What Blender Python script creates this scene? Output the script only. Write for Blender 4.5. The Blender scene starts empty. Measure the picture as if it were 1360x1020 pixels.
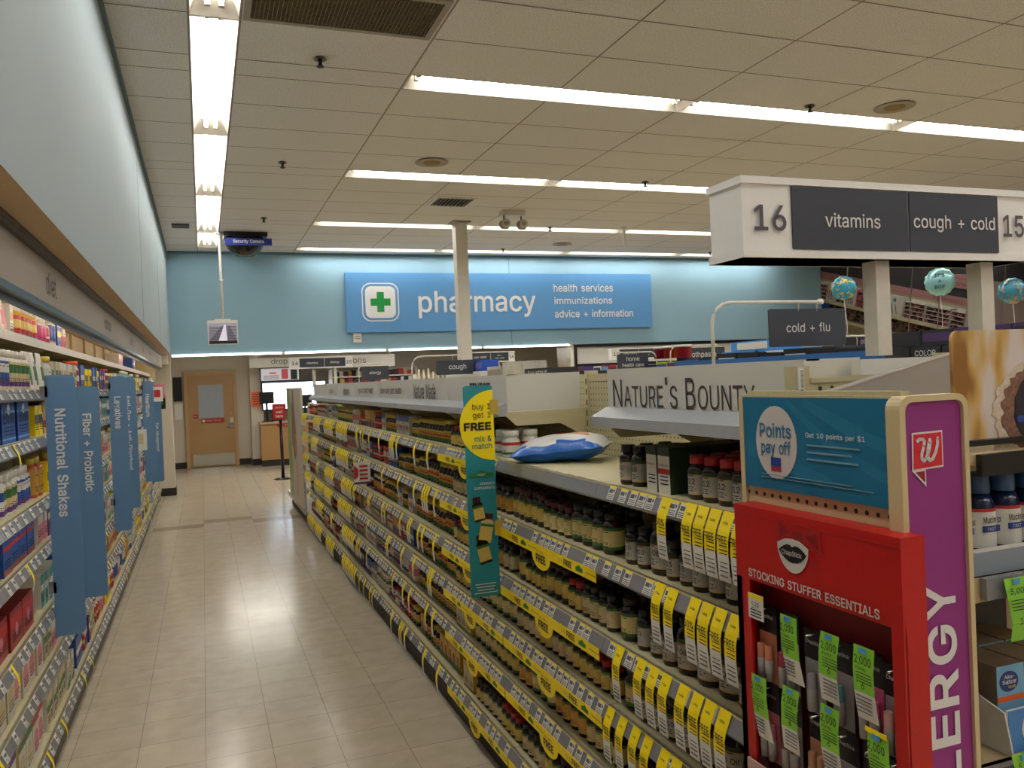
import bpy, math, random
from math import sin, cos, pi, radians
from mathutils import Vector, Matrix
from mathutils.geometry import tessellate_polygon
random.seed(7)
SC = bpy.context.scene
COL = SC.collection

# ---------------------------------------------------------------- camera, world, exposure
def make_camera():
    f, yaw, pitch, roll, H = 1093.17, .35927, -.00818, -.04182, 1.75
    s, c = sin(yaw), cos(yaw)
    F = Vector((s, c, 0)); R = Vector((c, -s, 0)); U = Vector((0, 0, 1))
    F2 = F * cos(pitch) + U * sin(pitch); U2 = U * cos(pitch) - F * sin(pitch)
    R3 = R * cos(roll) + U2 * sin(roll); U3 = U2 * cos(roll) - R * sin(roll)
    cam = bpy.data.cameras.new('camera')
    cam.sensor_width = 36.0
    cam.lens = 36.0 * f / 1360.0
    cam.clip_start = .05
    o = bpy.data.objects.new('camera', cam)
    COL.objects.link(o)
    m = Matrix((R3, U3, -F2)).transposed().to_4x4()
    m.translation = (0, 0, H)
    o.matrix_world = m
    SC.camera = o
make_camera()
W = bpy.data.worlds.new('world')
W.use_nodes = True
W.node_tree.nodes['Background'].inputs[0].default_value = (.5, .55, .6, 1)
W.node_tree.nodes['Background'].inputs[1].default_value = .02
SC.world = W
SC.view_settings.view_transform = 'Standard'
SC.view_settings.look = 'None'
SC.view_settings.gamma = 1
SC.view_settings.exposure = 0.17
SC.cycles.max_bounces = 9
SC.cycles.diffuse_bounces = 6
SC.cycles.glossy_bounces = 4
SC.cycles.transmission_bounces = 4
SC.cycles.caustics_reflective = False
SC.cycles.caustics_refractive = False
SC.cycles.sample_clamp_indirect = 6
TUBE = 27.0          # strength of the fluorescent tubes
COVE = 7.0           # valance strips under the far soffit
SHELF_LIGHT = 9.0    # tube behind the wall-fixture header

# ---------------------------------------------------------------- materials
def lin(v):
    v /= 255.0
    return v / 12.92 if v <= .04045 else ((v + .055) / 1.055) ** 2.4
MATS = {}
def M(name, rgb=None, rough=.5, metal=0., noise=.05, scale=30., emit=0., spec=.5, bump=0.):
    if name in MATS: return MATS[name]
    m = bpy.data.materials.new(name); m.use_nodes = True
    nt = m.node_tree; b = nt.nodes['Principled BSDF']
    c = tuple(lin(v) for v in rgb)
    b.inputs['Roughness'].default_value = rough
    b.inputs['Metallic'].default_value = metal
    b.inputs['Specular IOR Level'].default_value = spec
    if emit:
        b.inputs['Base Color'].default_value = (*c, 1)
        b.inputs['Emission Color'].default_value = (*c, 1)
        b.inputs['Emission Strength'].default_value = emit
    elif noise:
        tc = nt.nodes.new('ShaderNodeTexCoord'); n = nt.nodes.new('ShaderNodeTexNoise')
        n.inputs['Scale'].default_value = scale; n.inputs['Detail'].default_value = 2
        nt.links.new(tc.outputs['Object'], n.inputs['Vector'])
        mx = nt.nodes.new('ShaderNodeMix'); mx.data_type = 'RGBA'
        mx.inputs[6].default_value = (*[v * (1 - noise * 2) for v in c], 1)
        mx.inputs[7].default_value = (*[min(1, v * (1 + noise * 2)) for v in c], 1)
        nt.links.new(n.outputs['Fac'], mx.inputs[0]); nt.links.new(mx.outputs[2], b.inputs['Base Color'])
        if bump:
            bp = nt.nodes.new('ShaderNodeBump'); bp.inputs['Strength'].default_value = bump
            bp.inputs['Distance'].default_value = .004
            nt.links.new(n.outputs['Fac'], bp.inputs['Height']); nt.links.new(bp.outputs['Normal'], b.inputs['Normal'])
    else:
        b.inputs['Base Color'].default_value = (*c, 1)
    MATS[name] = m
    return m

def mat_floor():
    m = bpy.data.materials.new('vinyl_floor'); m.use_nodes = True
    nt = m.node_tree; b = nt.nodes['Principled BSDF']
    tc = nt.nodes.new('ShaderNodeTexCoord'); mp = nt.nodes.new('ShaderNodeMapping')
    mp.inputs['Location'].default_value = (.06, .1, 0)
    nt.links.new(tc.outputs['Object'], mp.inputs['Vector'])
    br = nt.nodes.new('ShaderNodeTexBrick'); br.offset = 0; br.squash = 1
    for k, v in (('Scale', 1.), ('Mortar Size', .0016), ('Mortar Smooth', .3), ('Bias', 0.), ('Brick Width', .3048), ('Row Height', .3048)):
        br.inputs[k].default_value = v
    br.inputs['Color1'].default_value = (lin(199), lin(188), lin(169), 1)
    br.inputs['Color2'].default_value = (lin(203), lin(192), lin(173), 1)
    br.inputs['Mortar'].default_value = (lin(138), lin(127), lin(112), 1)
    nt.links.new(mp.outputs['Vector'], br.inputs['Vector'])
    n = nt.nodes.new('ShaderNodeTexNoise'); n.inputs['Scale'].default_value = 9; n.inputs['Detail'].default_value = 6
    nt.links.new(mp.outputs['Vector'], n.inputs['Vector'])
    rmp = nt.nodes.new('ShaderNodeValToRGB')
    rmp.color_ramp.elements[0].position = .3; rmp.color_ramp.elements[0].color = (.86, .84, .81, 1)
    rmp.color_ramp.elements[1].position = .75; rmp.color_ramp.elements[1].color = (1, 1, 1, 1)
    nt.links.new(n.outputs['Fac'], rmp.inputs['Fac'])
    mx = nt.nodes.new('ShaderNodeMix'); mx.data_type = 'RGBA'; mx.blend_type = 'MULTIPLY'; mx.inputs[0].default_value = 1
    nt.links.new(br.outputs['Color'], mx.inputs[6]); nt.links.new(rmp.outputs['Color'], mx.inputs[7])
    nt.links.new(mx.outputs[2], b.inputs['Base Color'])
    n2 = nt.nodes.new('ShaderNodeTexNoise'); n2.inputs['Scale'].default_value = 3; n2.inputs['Detail'].default_value = 4
    nt.links.new(mp.outputs['Vector'], n2.inputs['Vector'])
    mr = nt.nodes.new('ShaderNodeMapRange'); mr.inputs[3].default_value = .12; mr.inputs[4].default_value = .26
    nt.links.new(n2.outputs['Fac'], mr.inputs[0]); nt.links.new(mr.outputs[0], b.inputs['Roughness'])
    bp = nt.nodes.new('ShaderNodeBump'); bp.inputs['Strength'].default_value = .05; bp.inputs['Distance'].default_value = .01
    nt.links.new(n2.outputs['Fac'], bp.inputs['Height']); nt.links.new(bp.outputs['Normal'], b.inputs['Normal'])
    b.inputs['Specular IOR Level'].default_value = .34
    MATS['vinyl_floor'] = m
    return m

def mat_peg():
    """cream steel pegboard: round holes on a one inch grid"""
    m = bpy.data.materials.new('pegboard'); m.use_nodes = True
    nt = m.node_tree; b = nt.nodes['Principled BSDF']
    tc = nt.nodes.new('ShaderNodeTexCoord')
    sc = nt.nodes.new('ShaderNodeVectorMath'); sc.operation = 'SCALE'; sc.inputs['Scale'].default_value = 1 / .0254
    nt.links.new(tc.outputs['Object'], sc.inputs[0])
    fr = nt.nodes.new('ShaderNodeVectorMath'); fr.operation = 'FRACTION'; nt.links.new(sc.outputs[0], fr.inputs[0])
    sb = nt.nodes.new('ShaderNodeVectorMath'); sb.operation = 'SUBTRACT'; sb.inputs[1].default_value = (.5, .5, .5)
    nt.links.new(fr.outputs[0], sb.inputs[0])
    ml = nt.nodes.new('ShaderNodeVectorMath'); ml.operation = 'MULTIPLY'; ml.inputs[1].default_value = (0, 1, 1)
    nt.links.new(sb.outputs[0], ml.inputs[0])
    ln = nt.nodes.new('ShaderNodeVectorMath'); ln.operation = 'LENGTH'; nt.links.new(ml.outputs[0], ln.inputs[0])
    cp = nt.nodes.new('ShaderNodeMath'); cp.operation = 'LESS_THAN'; cp.inputs[1].default_value = .14
    nt.links.new(ln.outputs['Value'], cp.inputs[0])
    mx = nt.nodes.new('ShaderNodeMix'); mx.data_type = 'RGBA'
    mx.inputs[6].default_value = (lin(190), lin(182), lin(146), 1); mx.inputs[7].default_value = (lin(40), lin(36), lin(28), 1)
    nt.links.new(cp.outputs[0], mx.inputs[0]); nt.links.new(mx.outputs[2], b.inputs['Base Color'])
    b.inputs['Roughness'].default_value = .45
    MATS['pegboard'] = m
    return m

def mat_ceiling():
    m = bpy.data.materials.new('acoustic_tile'); m.use_nodes = True
    nt = m.node_tree; b = nt.nodes['Principled BSDF']
    tc = nt.nodes.new('ShaderNodeTexCoord'); n = nt.nodes.new('ShaderNodeTexNoise')
    n.inputs['Scale'].default_value = 130; n.inputs['Detail'].default_value = 3
    nt.links.new(tc.outputs['Object'], n.inputs['Vector'])
    r = nt.nodes.new('ShaderNodeValToRGB')
    r.color_ramp.elements[0].position = .36; r.color_ramp.elements[0].color = (lin(188), lin(184), lin(180), 1)
    r.color_ramp.elements[1].position = .47; r.color_ramp.elements[1].color = (lin(230), lin(225), lin(221), 1)
    nt.links.new(n.outputs['Fac'], r.inputs['Fac']); nt.links.new(r.outputs['Color'], b.inputs['Base Color'])
    b.inputs['Roughness'].default_value = .9; b.inputs['Specular IOR Level'].default_value = .1
    MATS['acoustic_tile'] = m
    return m

# ---------------------------------------------------------------- text outlines as plain polygons
FONT_DATA = r"""A341d1a2C3A2R3A311a2p1a2T2W2R2d2P2k2M2u2I342L342I2u2F2k2C2d2A2W1r1a/1w201w2C2k2C2k20 B2#1m1a1m3A2K3A2U392c362i322m2y2p2s2q2l2p2f2n2a2l2W2h2T2d2R2Z2P2Z2O2e2N2j2L2n2H2q2D2t272u1#2t1u2q1n2l1i2f1e2W1b2L1a/1z1l2L1l2V1n2c1q2g1v2h1#2g242e292b2D2X2G2S2I2M2I1z2I/1z2T2K2T2P2U2U2V2Y2Y2b2b2d2g2d2k2c2r2Z2w2T2z2K2!1z2! C3A2P1Z2H1Z291b221f1y1k1s1q1o1x1l231j2D1i2N1j2X1l2g1o2p1s2w1y30223529382H3A2P3B2X3B2e392l362q322v2z2!2u312n332g2s2g2q2l2o2p2l2t2h2w2d2y2Z2!2U2#2P2#2H2!292w222r1z2j1w2Z1v2N1w2B1z21221v291p2H1m2P1l2U1l2Z1m2d1o2h1q2l1t2o1x2q1#2s243324311z2!1s2w1m2q1i2l1e2e1b2X1Z D382G1a1t1a1t1l2F1l2Q1n2a1q2h1w2m222p2C2q2N2p2Y2m2i2h2q2a2w2R2z2G2!1t2!1t3A2H3A2R392Z372h342q2y2x2o2!2g302X302N302D2!242x1y2s1r2n1l2g1g2Y1d2Q1b/1z3A1z1a1m1a1m3A E2u1m1a1m3A2k3A2k2!1z2!1z2T2h2T2h2I1z2I1z1l2l1l2l1a F2s1m1a1m3A2k3A2k2!1z2!1z2S2f2S2f2G1z2G1z1a G3C2Q1Z2H1Z291b221f1y1k1s1q1o1x1l231j2D1i2N1j2X1l2g1o2p1s2w1x30223529382H3A2P3B2X3B2e392l362r322w2z2!2t312n332g2s2g2q2k2n2p2l2s2h2v2d2y2Z2!2U2#2P2#2G2!292w222r1z2j1w2Z1v2N1w2B1z21221v291p2H1m2Q1l2Y1l2f1o2l1t2p1z2s242t2C2x2C2T2C2T2N342N342C32202!1s2u1k2l1e2b1a H3B1m1a1m3A1z3A1z2U2o2U2o3A2#3A2#1a2o1a2o2I1z2I1z1a I2W1g1a1g1l1y1l1y2!1g2!1g3A2Q3A2Q2!292!291l2Q1l2Q1a J2p291Z1z1b1p1h1k1n1i1u1h211h271u271u211v1v1y1p221l291k2G1l2M1p2P1v2Q212Q3A2d3A2d212c1u2a1n2V1h2L1b K311v211v2F1y2K202O232S272X2B2b2E2f2j3A2!3A2I2R/1m1a1m3A1z3A1z2d1z2H1z2B1z1a/2k1a2A2O2I2Y2!1a L2p1m1a1m3A1z3A1z1l2i1l2i1a M3Y1m1a1m3A223A2R292S272T242W1z2X1v2Y1r2Z1n2a1k2X1k2a1r2c1y2d202e242g272g29333A3M3A3M1a391a392U392b392f392k392t392#3B2#392x382s342j332e312a302X2#2U2e1a2T1a262U252X242a212i1#2n1!2s1y2w1w2#1y2#1y2t1y2k1y2c1y2Y1y2U1y1a N3D1m1a1m3A1#3A2f292g262j222l1!2o1v2q1q2t1l2r1l2q1q2q1w2q1#2q232q2B2q3A313A311a2n1a2C2U2A2Y272c252h222m1w2!1y2#1y2n1z2h1z2c1z2X1z2U1z1a O3F2P1Z2H1Z291b221f1y1k1s1q1o1x1l231j2D1i2N1j2X1l2g1o2p1s2w1y30223529382H3A2P3B2Y3A2g382n352t302y2w312p342g362X372N362D3423311x2y1q2t1k2n1f2g1b2Y1Z/2P1l2Y1m2g1p2n1v2s212v2B2w2N2v2Z2s2j2n2r2g2x2Y2!2P2#2H2!292x222r1z2j1w2Z1v2N1w2B1z21221v291p2H1m P2z1m1a1m3A2J3A2U392c352j302o2w2r2o2s2g2r2X2o2P2j2J2c2D2U2A2J291w291w2K2J2K2Q2L2V2N2a2Q2d2V2e2a2f2g2e2l2d2q2a2v2V2y2Q2!2I2!1z2!1z1a Q3F2L242Z242k1r2n1n321Q2q1Q2f1f2c1j/2P1Z2H1Z291b221f1y1k1s1q1o1x1l231j2D1i2N1j2X1l2g1o2p1s2w1y30223529382H3A2P3B2Y3A2g382n352t302y2w312p342g362X372N362D3423311x2y1q2t1k2n1f2g1b2Y1Z/2P1l2Y1m2g1p2n1v2s212v2B2w2N2v2Z2s2j2n2r2g2x2Y2!2P2#2H2!292x222r1z2j1w2Z1v2N1w2B1z21221v291p2H1m R2!1m1a1m3A2J3A2U392d362j312o2x2r2p2s2g2r2Y2o2Q2j2K2d2F2U2D2J2C1t2C1t2N2J2N2Q2O2W2P2a2S2d2W2e2b2f2g2e2m2d2r2a2v2W2y2Q2!2J2!1z2!1z1a/2h1a2I2I2X2I2w1a S2z2H1Y261Z1!1c1s1g1n1m1j1t1i1#1v1#1w1w1z1s201o251m2B1k2H1k2N1k2T1m2Y1p2c1s2e1x2f202e242c282Z2B2V2D2Q2F2L2G292K1!2O1r2U1m2b1k2k1m2t1p2!1u332038283A2H3B2R3A2Z382g332l2!2p2t2q2m2d2m2b2s2W2x2P2#2H302B2#252!212x1!2u1y2q1x2l1y2g1!2d222a262Y2A2W2E2V2P2S2T2Q2Y2P2d2M2i2K2m2G2p2C2r262s202r1u2n1n2i1h2b1c2S1Z T2!1g2!1g3A2t3A2t2!2N2!2N1a2B1a2B2! U3B2O1Y2D1a231d1x1j1r1q1n1z1m271m3A1z3A1z281!21201x241r291o2G1l2O1k2W1l2c1o2h1r2l1x2o212p282p3A2#3A2#272!1z2x1q2r1j2j1d2Z1a V342D1a1d3A1r3A2A2D2D272F1#2I1s2M1g2J1g2M1s2P202S272U2D2p3A313A2S1a W3j231a1d3A1q3A252B26262721281y291t2A1n2B1i2A1i2B1n2C1t2D1y2E212G262H2B2X3A2m3A302B32263321341y351t361n371i361i371n381t391y3A213D2B3T3A3g3A3E1a2#1a2k2b2i2h2g2o2f2w2d332g332e2x2d2p2b2i2a2b2I1a X331e1a2F2T2F2J1g3A1v3A282q2A2m2D2i2F2f2H2c2J2Y2L2U2I2U2L2Y2M2c2O2f2Q2i2T2m2W2q2l3A2z3A2O2K2O2T2#1a2m1a2U1!2S222Q252O282M2B2K2E2I2I2L2I2J2F2H2B2F282D252B22281!1s1a Y322D1a2D2E1d3A1s3A2A2f2E2a2G2U2J2P2M2I2H2I2J2P2M2V2P2a2S2f2m3A2#3A2Q2E2Q1a Z2y1i1a1i1j2R2n2U2s2X2w2b2#2e332g2#2Z2#2T2!2N2!2H2!1i2!1i3A2p3A2p30261!221v1#1q1x1l1t1h1s1l1y1l221l291l2F1l2q1l2q1a a2o241Y1z1Z1t1b1o1e1k1j1h1p1g1w1h201j241m281q2B1u2D1z2E222F282G2E2H2J2H2M2I2P2J2R2L2R2N2R2S2P2V2N2Y2K2a2G2c2B2c262c222a1!2Z1y2W1v2U1u2R1i2U1l2a1q2f1v2j1#2l252m2B2n2F2n2K2m2P2k2T2i2X2f2a2a2d2U2d2M2d1a2R1a2R1k2Q1k2P1i2M1f2J1c2F1a2A1Z/261j2C1k2I1m2M1p2P1t2Q1x2R202R2A2Q292O282L282I272F272C26272623251#241x221v201t1z1s1v1t1r1u1o1x1m1!1k221j b2v2I1Y2C1Z261b231d201g1z1j1y1m1w1m1w1a1l1a1l3A1x3A1x2a1y2a1z2c1#2f222i262l2B2m2I2n2R2m2Z2i2f2c2k2V2n2L2o2A2n1#2k1r2f1j2Z1d2R1a/2G1j2N1k2S1n2W1s2Z1x2b222c2A2b2H2Z2O2W2U2S2Y2N2b2G2c2A2b242Y202U1z2P1x2I1x2A1x221z1x201r241n2A1k c2p2D1Y241a1x1d1q1j1l1r1i1#1h291i2L1l2U1q2c1x2i242m2D2n2J2n2O2l2T2k2X2h2b2e2e2a2h2W2i2R2X2O2W2R2U2U2S2W2Q2Y2N2a2K2b2H2c2D2c272b212Y1z2T1w2O1u2H1t291u221w1x1z1s211n271k2D1j2H1k2L1k2O1m2Q1n2S1p2U1s2W1u2X1x2j1u2h1q2e1l2b1h2X1e2T1c2O1a2J1Z d2v2B1Y221a1w1d1q1j1l1r1i1#1h2A1i2L1l2V1q2c1w2i222m2B2n2I2m2N2l2Q2i2T2f2W2c2X2a2Y2a2Y3A2k3A2k1a2Z1a2Z1m2X1m2W1j2T1g2Q1d2M1b2H1Z/2D1j2J1k2P1n2T1r2W1x2Y222Y2A2Y2I2W2P2T2U2P2Y2J2b2D2c262b212Y1z2U1w2O1u2H1t2A1u221w1x1z1s211n261k e2r2E1Y241a1x1d1q1j1l1r1i1!1h291i2K1l2U1q2c1x2i232m2D2n2J2m2P2l2V2i2a2e2e2Z2h2S2k2K2k2B2k261p261p2G2e2G2Y2C2X2J2W2Q2T2V2P2Z2J2b2D2c272b212Z1z2V1w2Q1u2K1t2E1t281u201w1v1!1q221m281k2E1j2J1k2N1l2Q1m2T1p2V1s2X1v2j1s2h1n2d1i2Y1e2T1b2M1Z f2N2I2m2I2b1b2b1b2m/1q1a1q2w1r301t351x391#3C243D293E2D3E2G3D2J3D2L3C2H322G322F322D332B3326322330212z202u201a g2v2D1626161#181v1B1q1E1n1I1k1M1u1S1w1P1y1N1#1K231I281H2D1H2M1I2S1L2X1R2Y1Z2Y1o2X1o2W1l2T1i2Q1g2M1d2H1c2B1b221c1x1f1q1l1l1s1i1#1h2A1i2L1l2V1q2c1w2i222m2B2n2I2m2N2l2R2i2U2f2W2c2Y2a2Z2a2Z2m2k2m2k1Y2j1P2g1I2b1D2U192M17/2D1m2J1n2P1p2T1t2W1y2Y232Y2B2Y2I2W2P2T2U2P2Y2J2b2D2c262b212Y1z2U1w2O1u2I1t2B1u231w1z1z1t211p261n h2s1x2H1x1a1l1a1l3A1x3A1x2T1u2T1z2c222i292m2H2n2P2m2V2k2a2g2e2a2h2T2h2K2h1a2V1a2V2J2U2R2R2X2L2b2E2c292b242Z202X1z2T1x2N i251l1a1l2m1x2m1x1a/1r2z1n2z1l2#1j321i351j381l3A1n3C1r3D1u3C1x3A1z381z351z321x2#1u2z j251l2m1x2m1x1U1w1N1u1I1r1D1n1A1h181b171Y171Y1J1a1J1f1J1i1M1k1P1l1U/1r2z1n2z1l2#1j321i351j381l3A1n3C1r3D1u3C1x3A1z381z351z321x2#1u2z k2m1w1#1w2E1y2E2T2m2i2m292C272C/1l1a1l3A1x3A1x1a/2V1a22292A2I2k1a l2A201a1u1b1p1e1m1j1l1r1l3A1x3A1x1u1x1p1y1m1!1l211k231k241l251l261l281b261a241a221a m3U1l1a1l2m1w2m1w2V1y2b1!2f222j262l2B2n2G2n2N2m2T2i2Y2c2a2V2Y2V2a2a2d2f2h2i2m2l2r2n2x2n322n372k3C2h3G2c3J2V3J2N3J1a371a372N362U332Z2z2b2u2c2p2c2l2a2i2X2f2U2e2Q2d2L2d1a2R1a2R2O2Q2U2N2Y2I2b2C2c282c242a202X1z2U1x2P1x2K1x1a n2s1x2H1x1a1l1a1l2m1w2m1w2T1u2T1z2c222i292m2H2n2P2m2V2k2a2g2e2a2h2T2h2K2h1a2V1a2V2J2U2R2R2X2L2b2E2c292b242Z202X1z2T1x2N o2t2D1Y241a1x1d1q1j1l1r1i1#1h291i2L1l2U1q2c1x2i242m2D2n2N2m2W2i2d2c2i2U2l2L2m292l1#2i1r2d1j2W1d2N1a/2D1j2K1k2Q1n2U1s2X1x2Z222a292Z2H2X2O2U2T2Q2Y2K2b2D2c272b212Y1z2T1w2O1u2H1t291u221w1x1z1s211n271k p2v1l171l2m1w2m1w2a1y2a1z2c1#2f222i262l2B2m2I2n2R2m2Z2i2f2c2k2V2n2L2o2A2n1#2k1r2f1j2Z1d2R1a2I1Y2C1Z271b231d201g1z1j1y1m1x1m1x17/2G1j2N1k2S1n2W1s2Z1x2b222c2A2b2H2Z2O2W2U2S2Y2N2b2G2c2A2b242Y202U1z2P1x2I1x2A1x221z1x201r241n2A1k q2v2k172Y172Y1m2X1m2W1j2T1g2Q1d2M1b2H1Z2B1Y221a1w1d1q1j1l1r1i1#1h2A1i2L1l2V1q2c1w2i222m2B2n2I2m2N2l2Q2i2T2f2W2c2X2a2Z2a2Z2m2k2m/2D1j2J1k2P1n2T1r2W1x2Y222Y2A2Y2I2W2P2T2U2P2Y2J2b2D2c262b212Y1z2U1w2O1u2H1t2A1u221w1x1z1s211n261k r2O1l1a1l2m1w2m1w2a1x2a1!2f222j282m2F2n2G2n2I2n2L2n2L2a2K2b2I2b2G2b2D2b282b242Z202W1z2T1x2O1x2J1x1a s2j281Y211Z1w1b1r1e1m1i1j1n1h1t1t1v1v1q1z1m221k281j2F1k2L1m2O1q2Q1v2P1y2N1#2J212E2322261v291o2E1l2J1j2R1k2X1n2c1r2h1x2k222m292n2H2m2N2k2S2i2W2e2Z2Z2b2U2Q2R2O2W2L2Z2G2c292d232c1!2Z1x2W1w2R1w2O1z2L212I262H2I2E2R2B2X262b202c1v2b1p2Y1j2U1f2O1b2H1Z t2H2D2m2D2b1b2b1b2m/1n321z321z1u1!1p1#1m221l261k271k291k2B1k2C1l2F1a2D1a2A1Z281Z261Z1z1a1s1e1o1k1n1t u2s281Z211a1x1c1s1g1o1m1l1t1l201l2m1x2m1x211y1v1#1p251l2C1k2H1l2M1m2Q1p2T1t2V1y2V232V2m2h2m2h1a2W1a2W1s2X1s2T1j2N1d2G1a v2o251a1d2m1r2m2523271y291r2B1l2D1e291e2B1l2D1r2F1y2H232X2m2k2m2H1a w3L201a1f2m1r2m1#2F2127231#251s271i251i271s291#2B272D2F2M2m2Z2m2i2F2k272m1#2o1s2q1i2o1i2q1s2t1#2v272x2F342m3H2m2w1a2k1a2a262X2H2V2M2U2S2R2e2U2e2R2S2Q2M2P2H2N2C2M262C1a x2m1e1a262G26261g2m1u2m212X252S282N2B2I2D2D272D2A2I2C2N2F2S2J2X2S2m2g2m2E262E2F2i1a2T1a2I1r2F1w2C1#292427282D282A24281#251w221r1s1a y2o1j181m1J1o1J1s1I1v1I1y1J1!1L201O221T251a1d2m1r2m2523271y291r2B1l2D1e291e2B1l2C1r2E1y2H232X2m2k2m2D1O2A1J271F241B20191x171s171p171n171l18 z2m1i1a1i1j2N2a2N2b1k2b1k2m2d2m2d2c1z1m1z1l2e1l2e1a 02#2H1Z271a1!1f1t1m1o1x1l231k2C1k2N1k2X1l2h1o2p1t2z1!35273A2H3B2S3A2b352i2z2n2p2p2h2r2X2r2N2r2C2p232n1x2i1m2b1f2S1a/2H1k2O1l2U1p2Z1v2c212e2B2f2N2e2Z2c2j2Z2r2U2x2O2#2H302A2#252x202r1z2j1x2Z1w2N1x2B1z21201v251p2A1l 12#1p1a1p1l2o1l2o1a/2R3A2R1a2E1a2E2!1r2i1r2v2C3A 22#1n1a1n1j2J2I2O2N2S2S2W2X2Y2b2a2g2a2k2Z2p2Y2u2V2x2R2!2M2#2H302B2#262z232x202t1!2o1z2i1n2i1o2r1r2y1w332137283A2H3B2Q3A2X372d332i2z2l2s2m2k2m2f2k2a2h2U2d2O2X2H2P28231m231l2o1l2o1a 32#2G1Z271Z1#1c1u1g1o1l1k1s1j1!1w1!1x1v1z1r211o251m2A1k2G1k2M1l2R1m2V1p2Z1t2b1x2c212b262Z2B2W2F2R2J2K2L2C2M232M232W2U2!1o2!1o3A2k3A2k302E2S2E2U2P2U2Y2R2f2N2k2G2n292p212n1v2k1n2f1h2Y1c2P1a 42#1i1v1i242L3A2Y3A1w252t252t1v/2S1a2S1y2S212S2a2f2a2f1a 52#2G1Z281a201c1w1g1r1m1n1t1m1!1y1!1z1w201s231p271m2B1k2G1k2M1l2R1n2W1q2Z1v2b1!2c242b2B2Z2G2V2L2R2O2M2R2G2R2A2R252Q212O1!2L1n2N1t3A2j3A2j2!222!1#2W232Z282b2D2c2I2d2P2c2V2a2a2X2f2T2j2O2m2I2o2C2o252n1x2k1p2f1i2Y1d2Q1a 62#2H1Z281a201d1w1i1r1p1o1x1n241o2C1q2K1u2T1#2e2M3A2a3A222O212O232R252U282W2B2X2F2Y2J2Z2S2Y2Z2V2f2Q2k2K2n2C2o232n1w2k1p2f1i2Y1d2Q1a/2H1k2N1k2S1n2W1q2Z1u2b1!2b232b292Z2F2W2J2S2M2N2O2H2P2C2O272M232J202F1!2A1z241!1!201u231q271n2C1k 72#1t1a2b2!1m2!1m3A2o3A2o2!251a 82#2H1Z281a1#1c1u1h1p1m1l1t1k1#1l251n2B1q2G1u2K1z2N232P1y2S1t2Y1p2e1o2m1p2t1s2!1x332138293A2H3B2Q3A2X382d332i2!2l2t2m2m2l2e2i2Y2d2S2W2P2b2N2g2K2k2G2n2B2p252q1#2p1t2m1m2g1h2Z1c2R1a/2H1k2O1k2T1m2X1p2b1s2d1x2d202d252a2A2X2E2T2H2N2I2H2J2B2I262H212E1!2A1y251x201y1x1!1s211p251m2B1k/2H2U2M2U2R2W2V2Z2X2c2Z2g2a2l2Z2q2Y2u2V2x2R2!2M2#2H302C2#272!242x212u1#2q1#2l1#2g212c242Z282W2C2U 92#2H3B2Q3A2Y372f322k2x2n2p2o2f2n2Y2l2Q2g2H2Z262C1a1!1a2W2M2X2M2W2J2T2G2R2E2N2C2K2B2G2B272C1#2F1v2J1r2Q1o2X1n2g1o2p1r2x1w322137283A/2H302C2#272z232w202r1!2m1z2g1!2a202V232R272N2C2L2H2L2N2L2S2N2W2R2Z2V2b2a2b2g2b2m2Z2r2W2w2S2z2N2# +2#2C1h2C2j2N2j2N1h/1m261m2H2o2H2o26 -2#2d2L2d2A1x2A1x2L ,2A1i1C1o1o1#1o1r1C .2A1t1Z1q1a1n1c1l1f1k1i1l1m1n1p1q1r1t1r1x1r1!1p201m201i201f1!1c1x1a &2!2B1Z221a1w1c1q1h1l1m1i1t1h1#1h251j2A1n2F1r2J1w2N202S2F2d2H2f2J2g2L2j2N2l2O2o2O2r2O2v2L2z2H2#2C302930262#232z212w202t1#2q202m212j232f262b292X2D2T2y1a2j1a262I1y2V1u2a1r2f1q2k1p2q1q2w1s301w341#38253A2C3B2J3A2P382U342Y302a2x2b2r2a2m2Z2i2X2e2U2b2R2Y2N2V232F1!2B1w271u231t1!1u1w1w1r1z1o211l251k2B1j2H1k2M1m2S1p2W1t2a1y2d222f292g2H2s2H2r282p212n1x2k1s2h1p2f1m2d1j2X1f2Q1b2J1Z '2D1q2a1o3A1#3A1!2a $2z2C1L2C3P2L3P2L1L/2H1Y261Z1!1c1s1g1n1m1j1t1i1#1v1#1w1w1z1s201o251m2B1k2H1k2N1k2T1m2Y1p2c1s2e1x2f202e242c282Z2B2V2D2Q2F2L2G292K1!2O1r2U1m2b1k2k1m2t1p2!1u332038283A2H3B2R3A2Z382g332l2!2p2t2q2m2d2m2b2s2W2x2P2#2H302B2#252!212x1!2u1y2q1x2l1y2g1!2d222a262Y2A2W2E2V2P2S2T2Q2Y2P2d2M2i2K2m2G2p2C2r262s202r1u2n1n2i1h2b1c2S1Z %3h272T212T1y2V1u2Z1r2d1q2i1p2o1p2s1q2y1r311u351y39213B273B2D3B2I392M352P312R2y2R2s2R2o2R2i2P2d2M2Z2I2V2D2T/272b2C2c2E2f2G2j2H2o2H2s2G2x2F2#2C3227332332202#1!2x1z2s1z2o1!2j202f232c/381Y321Z2z1b2v1e2s1j2r1o2q1t2q1y2r212s262v2B2z2E322G382H3E2G3J2E3N2B3Q263S213S1y3S1t3S1o3Q1j3N1e3J1b3E1Z/381h3D1i3G1l3H1p3I1t3I1y3H203G243D273828342731242#202#1y2#1t2#1p311l341i/1!1a343A3G3A2A1a"""
_AB = {ch: i for i, ch in enumerate('0123456789ABCDEFGHIJKLMNOPQRSTUVWXYZabcdefghijklmnopqrstuvwxyz!#')}
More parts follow.
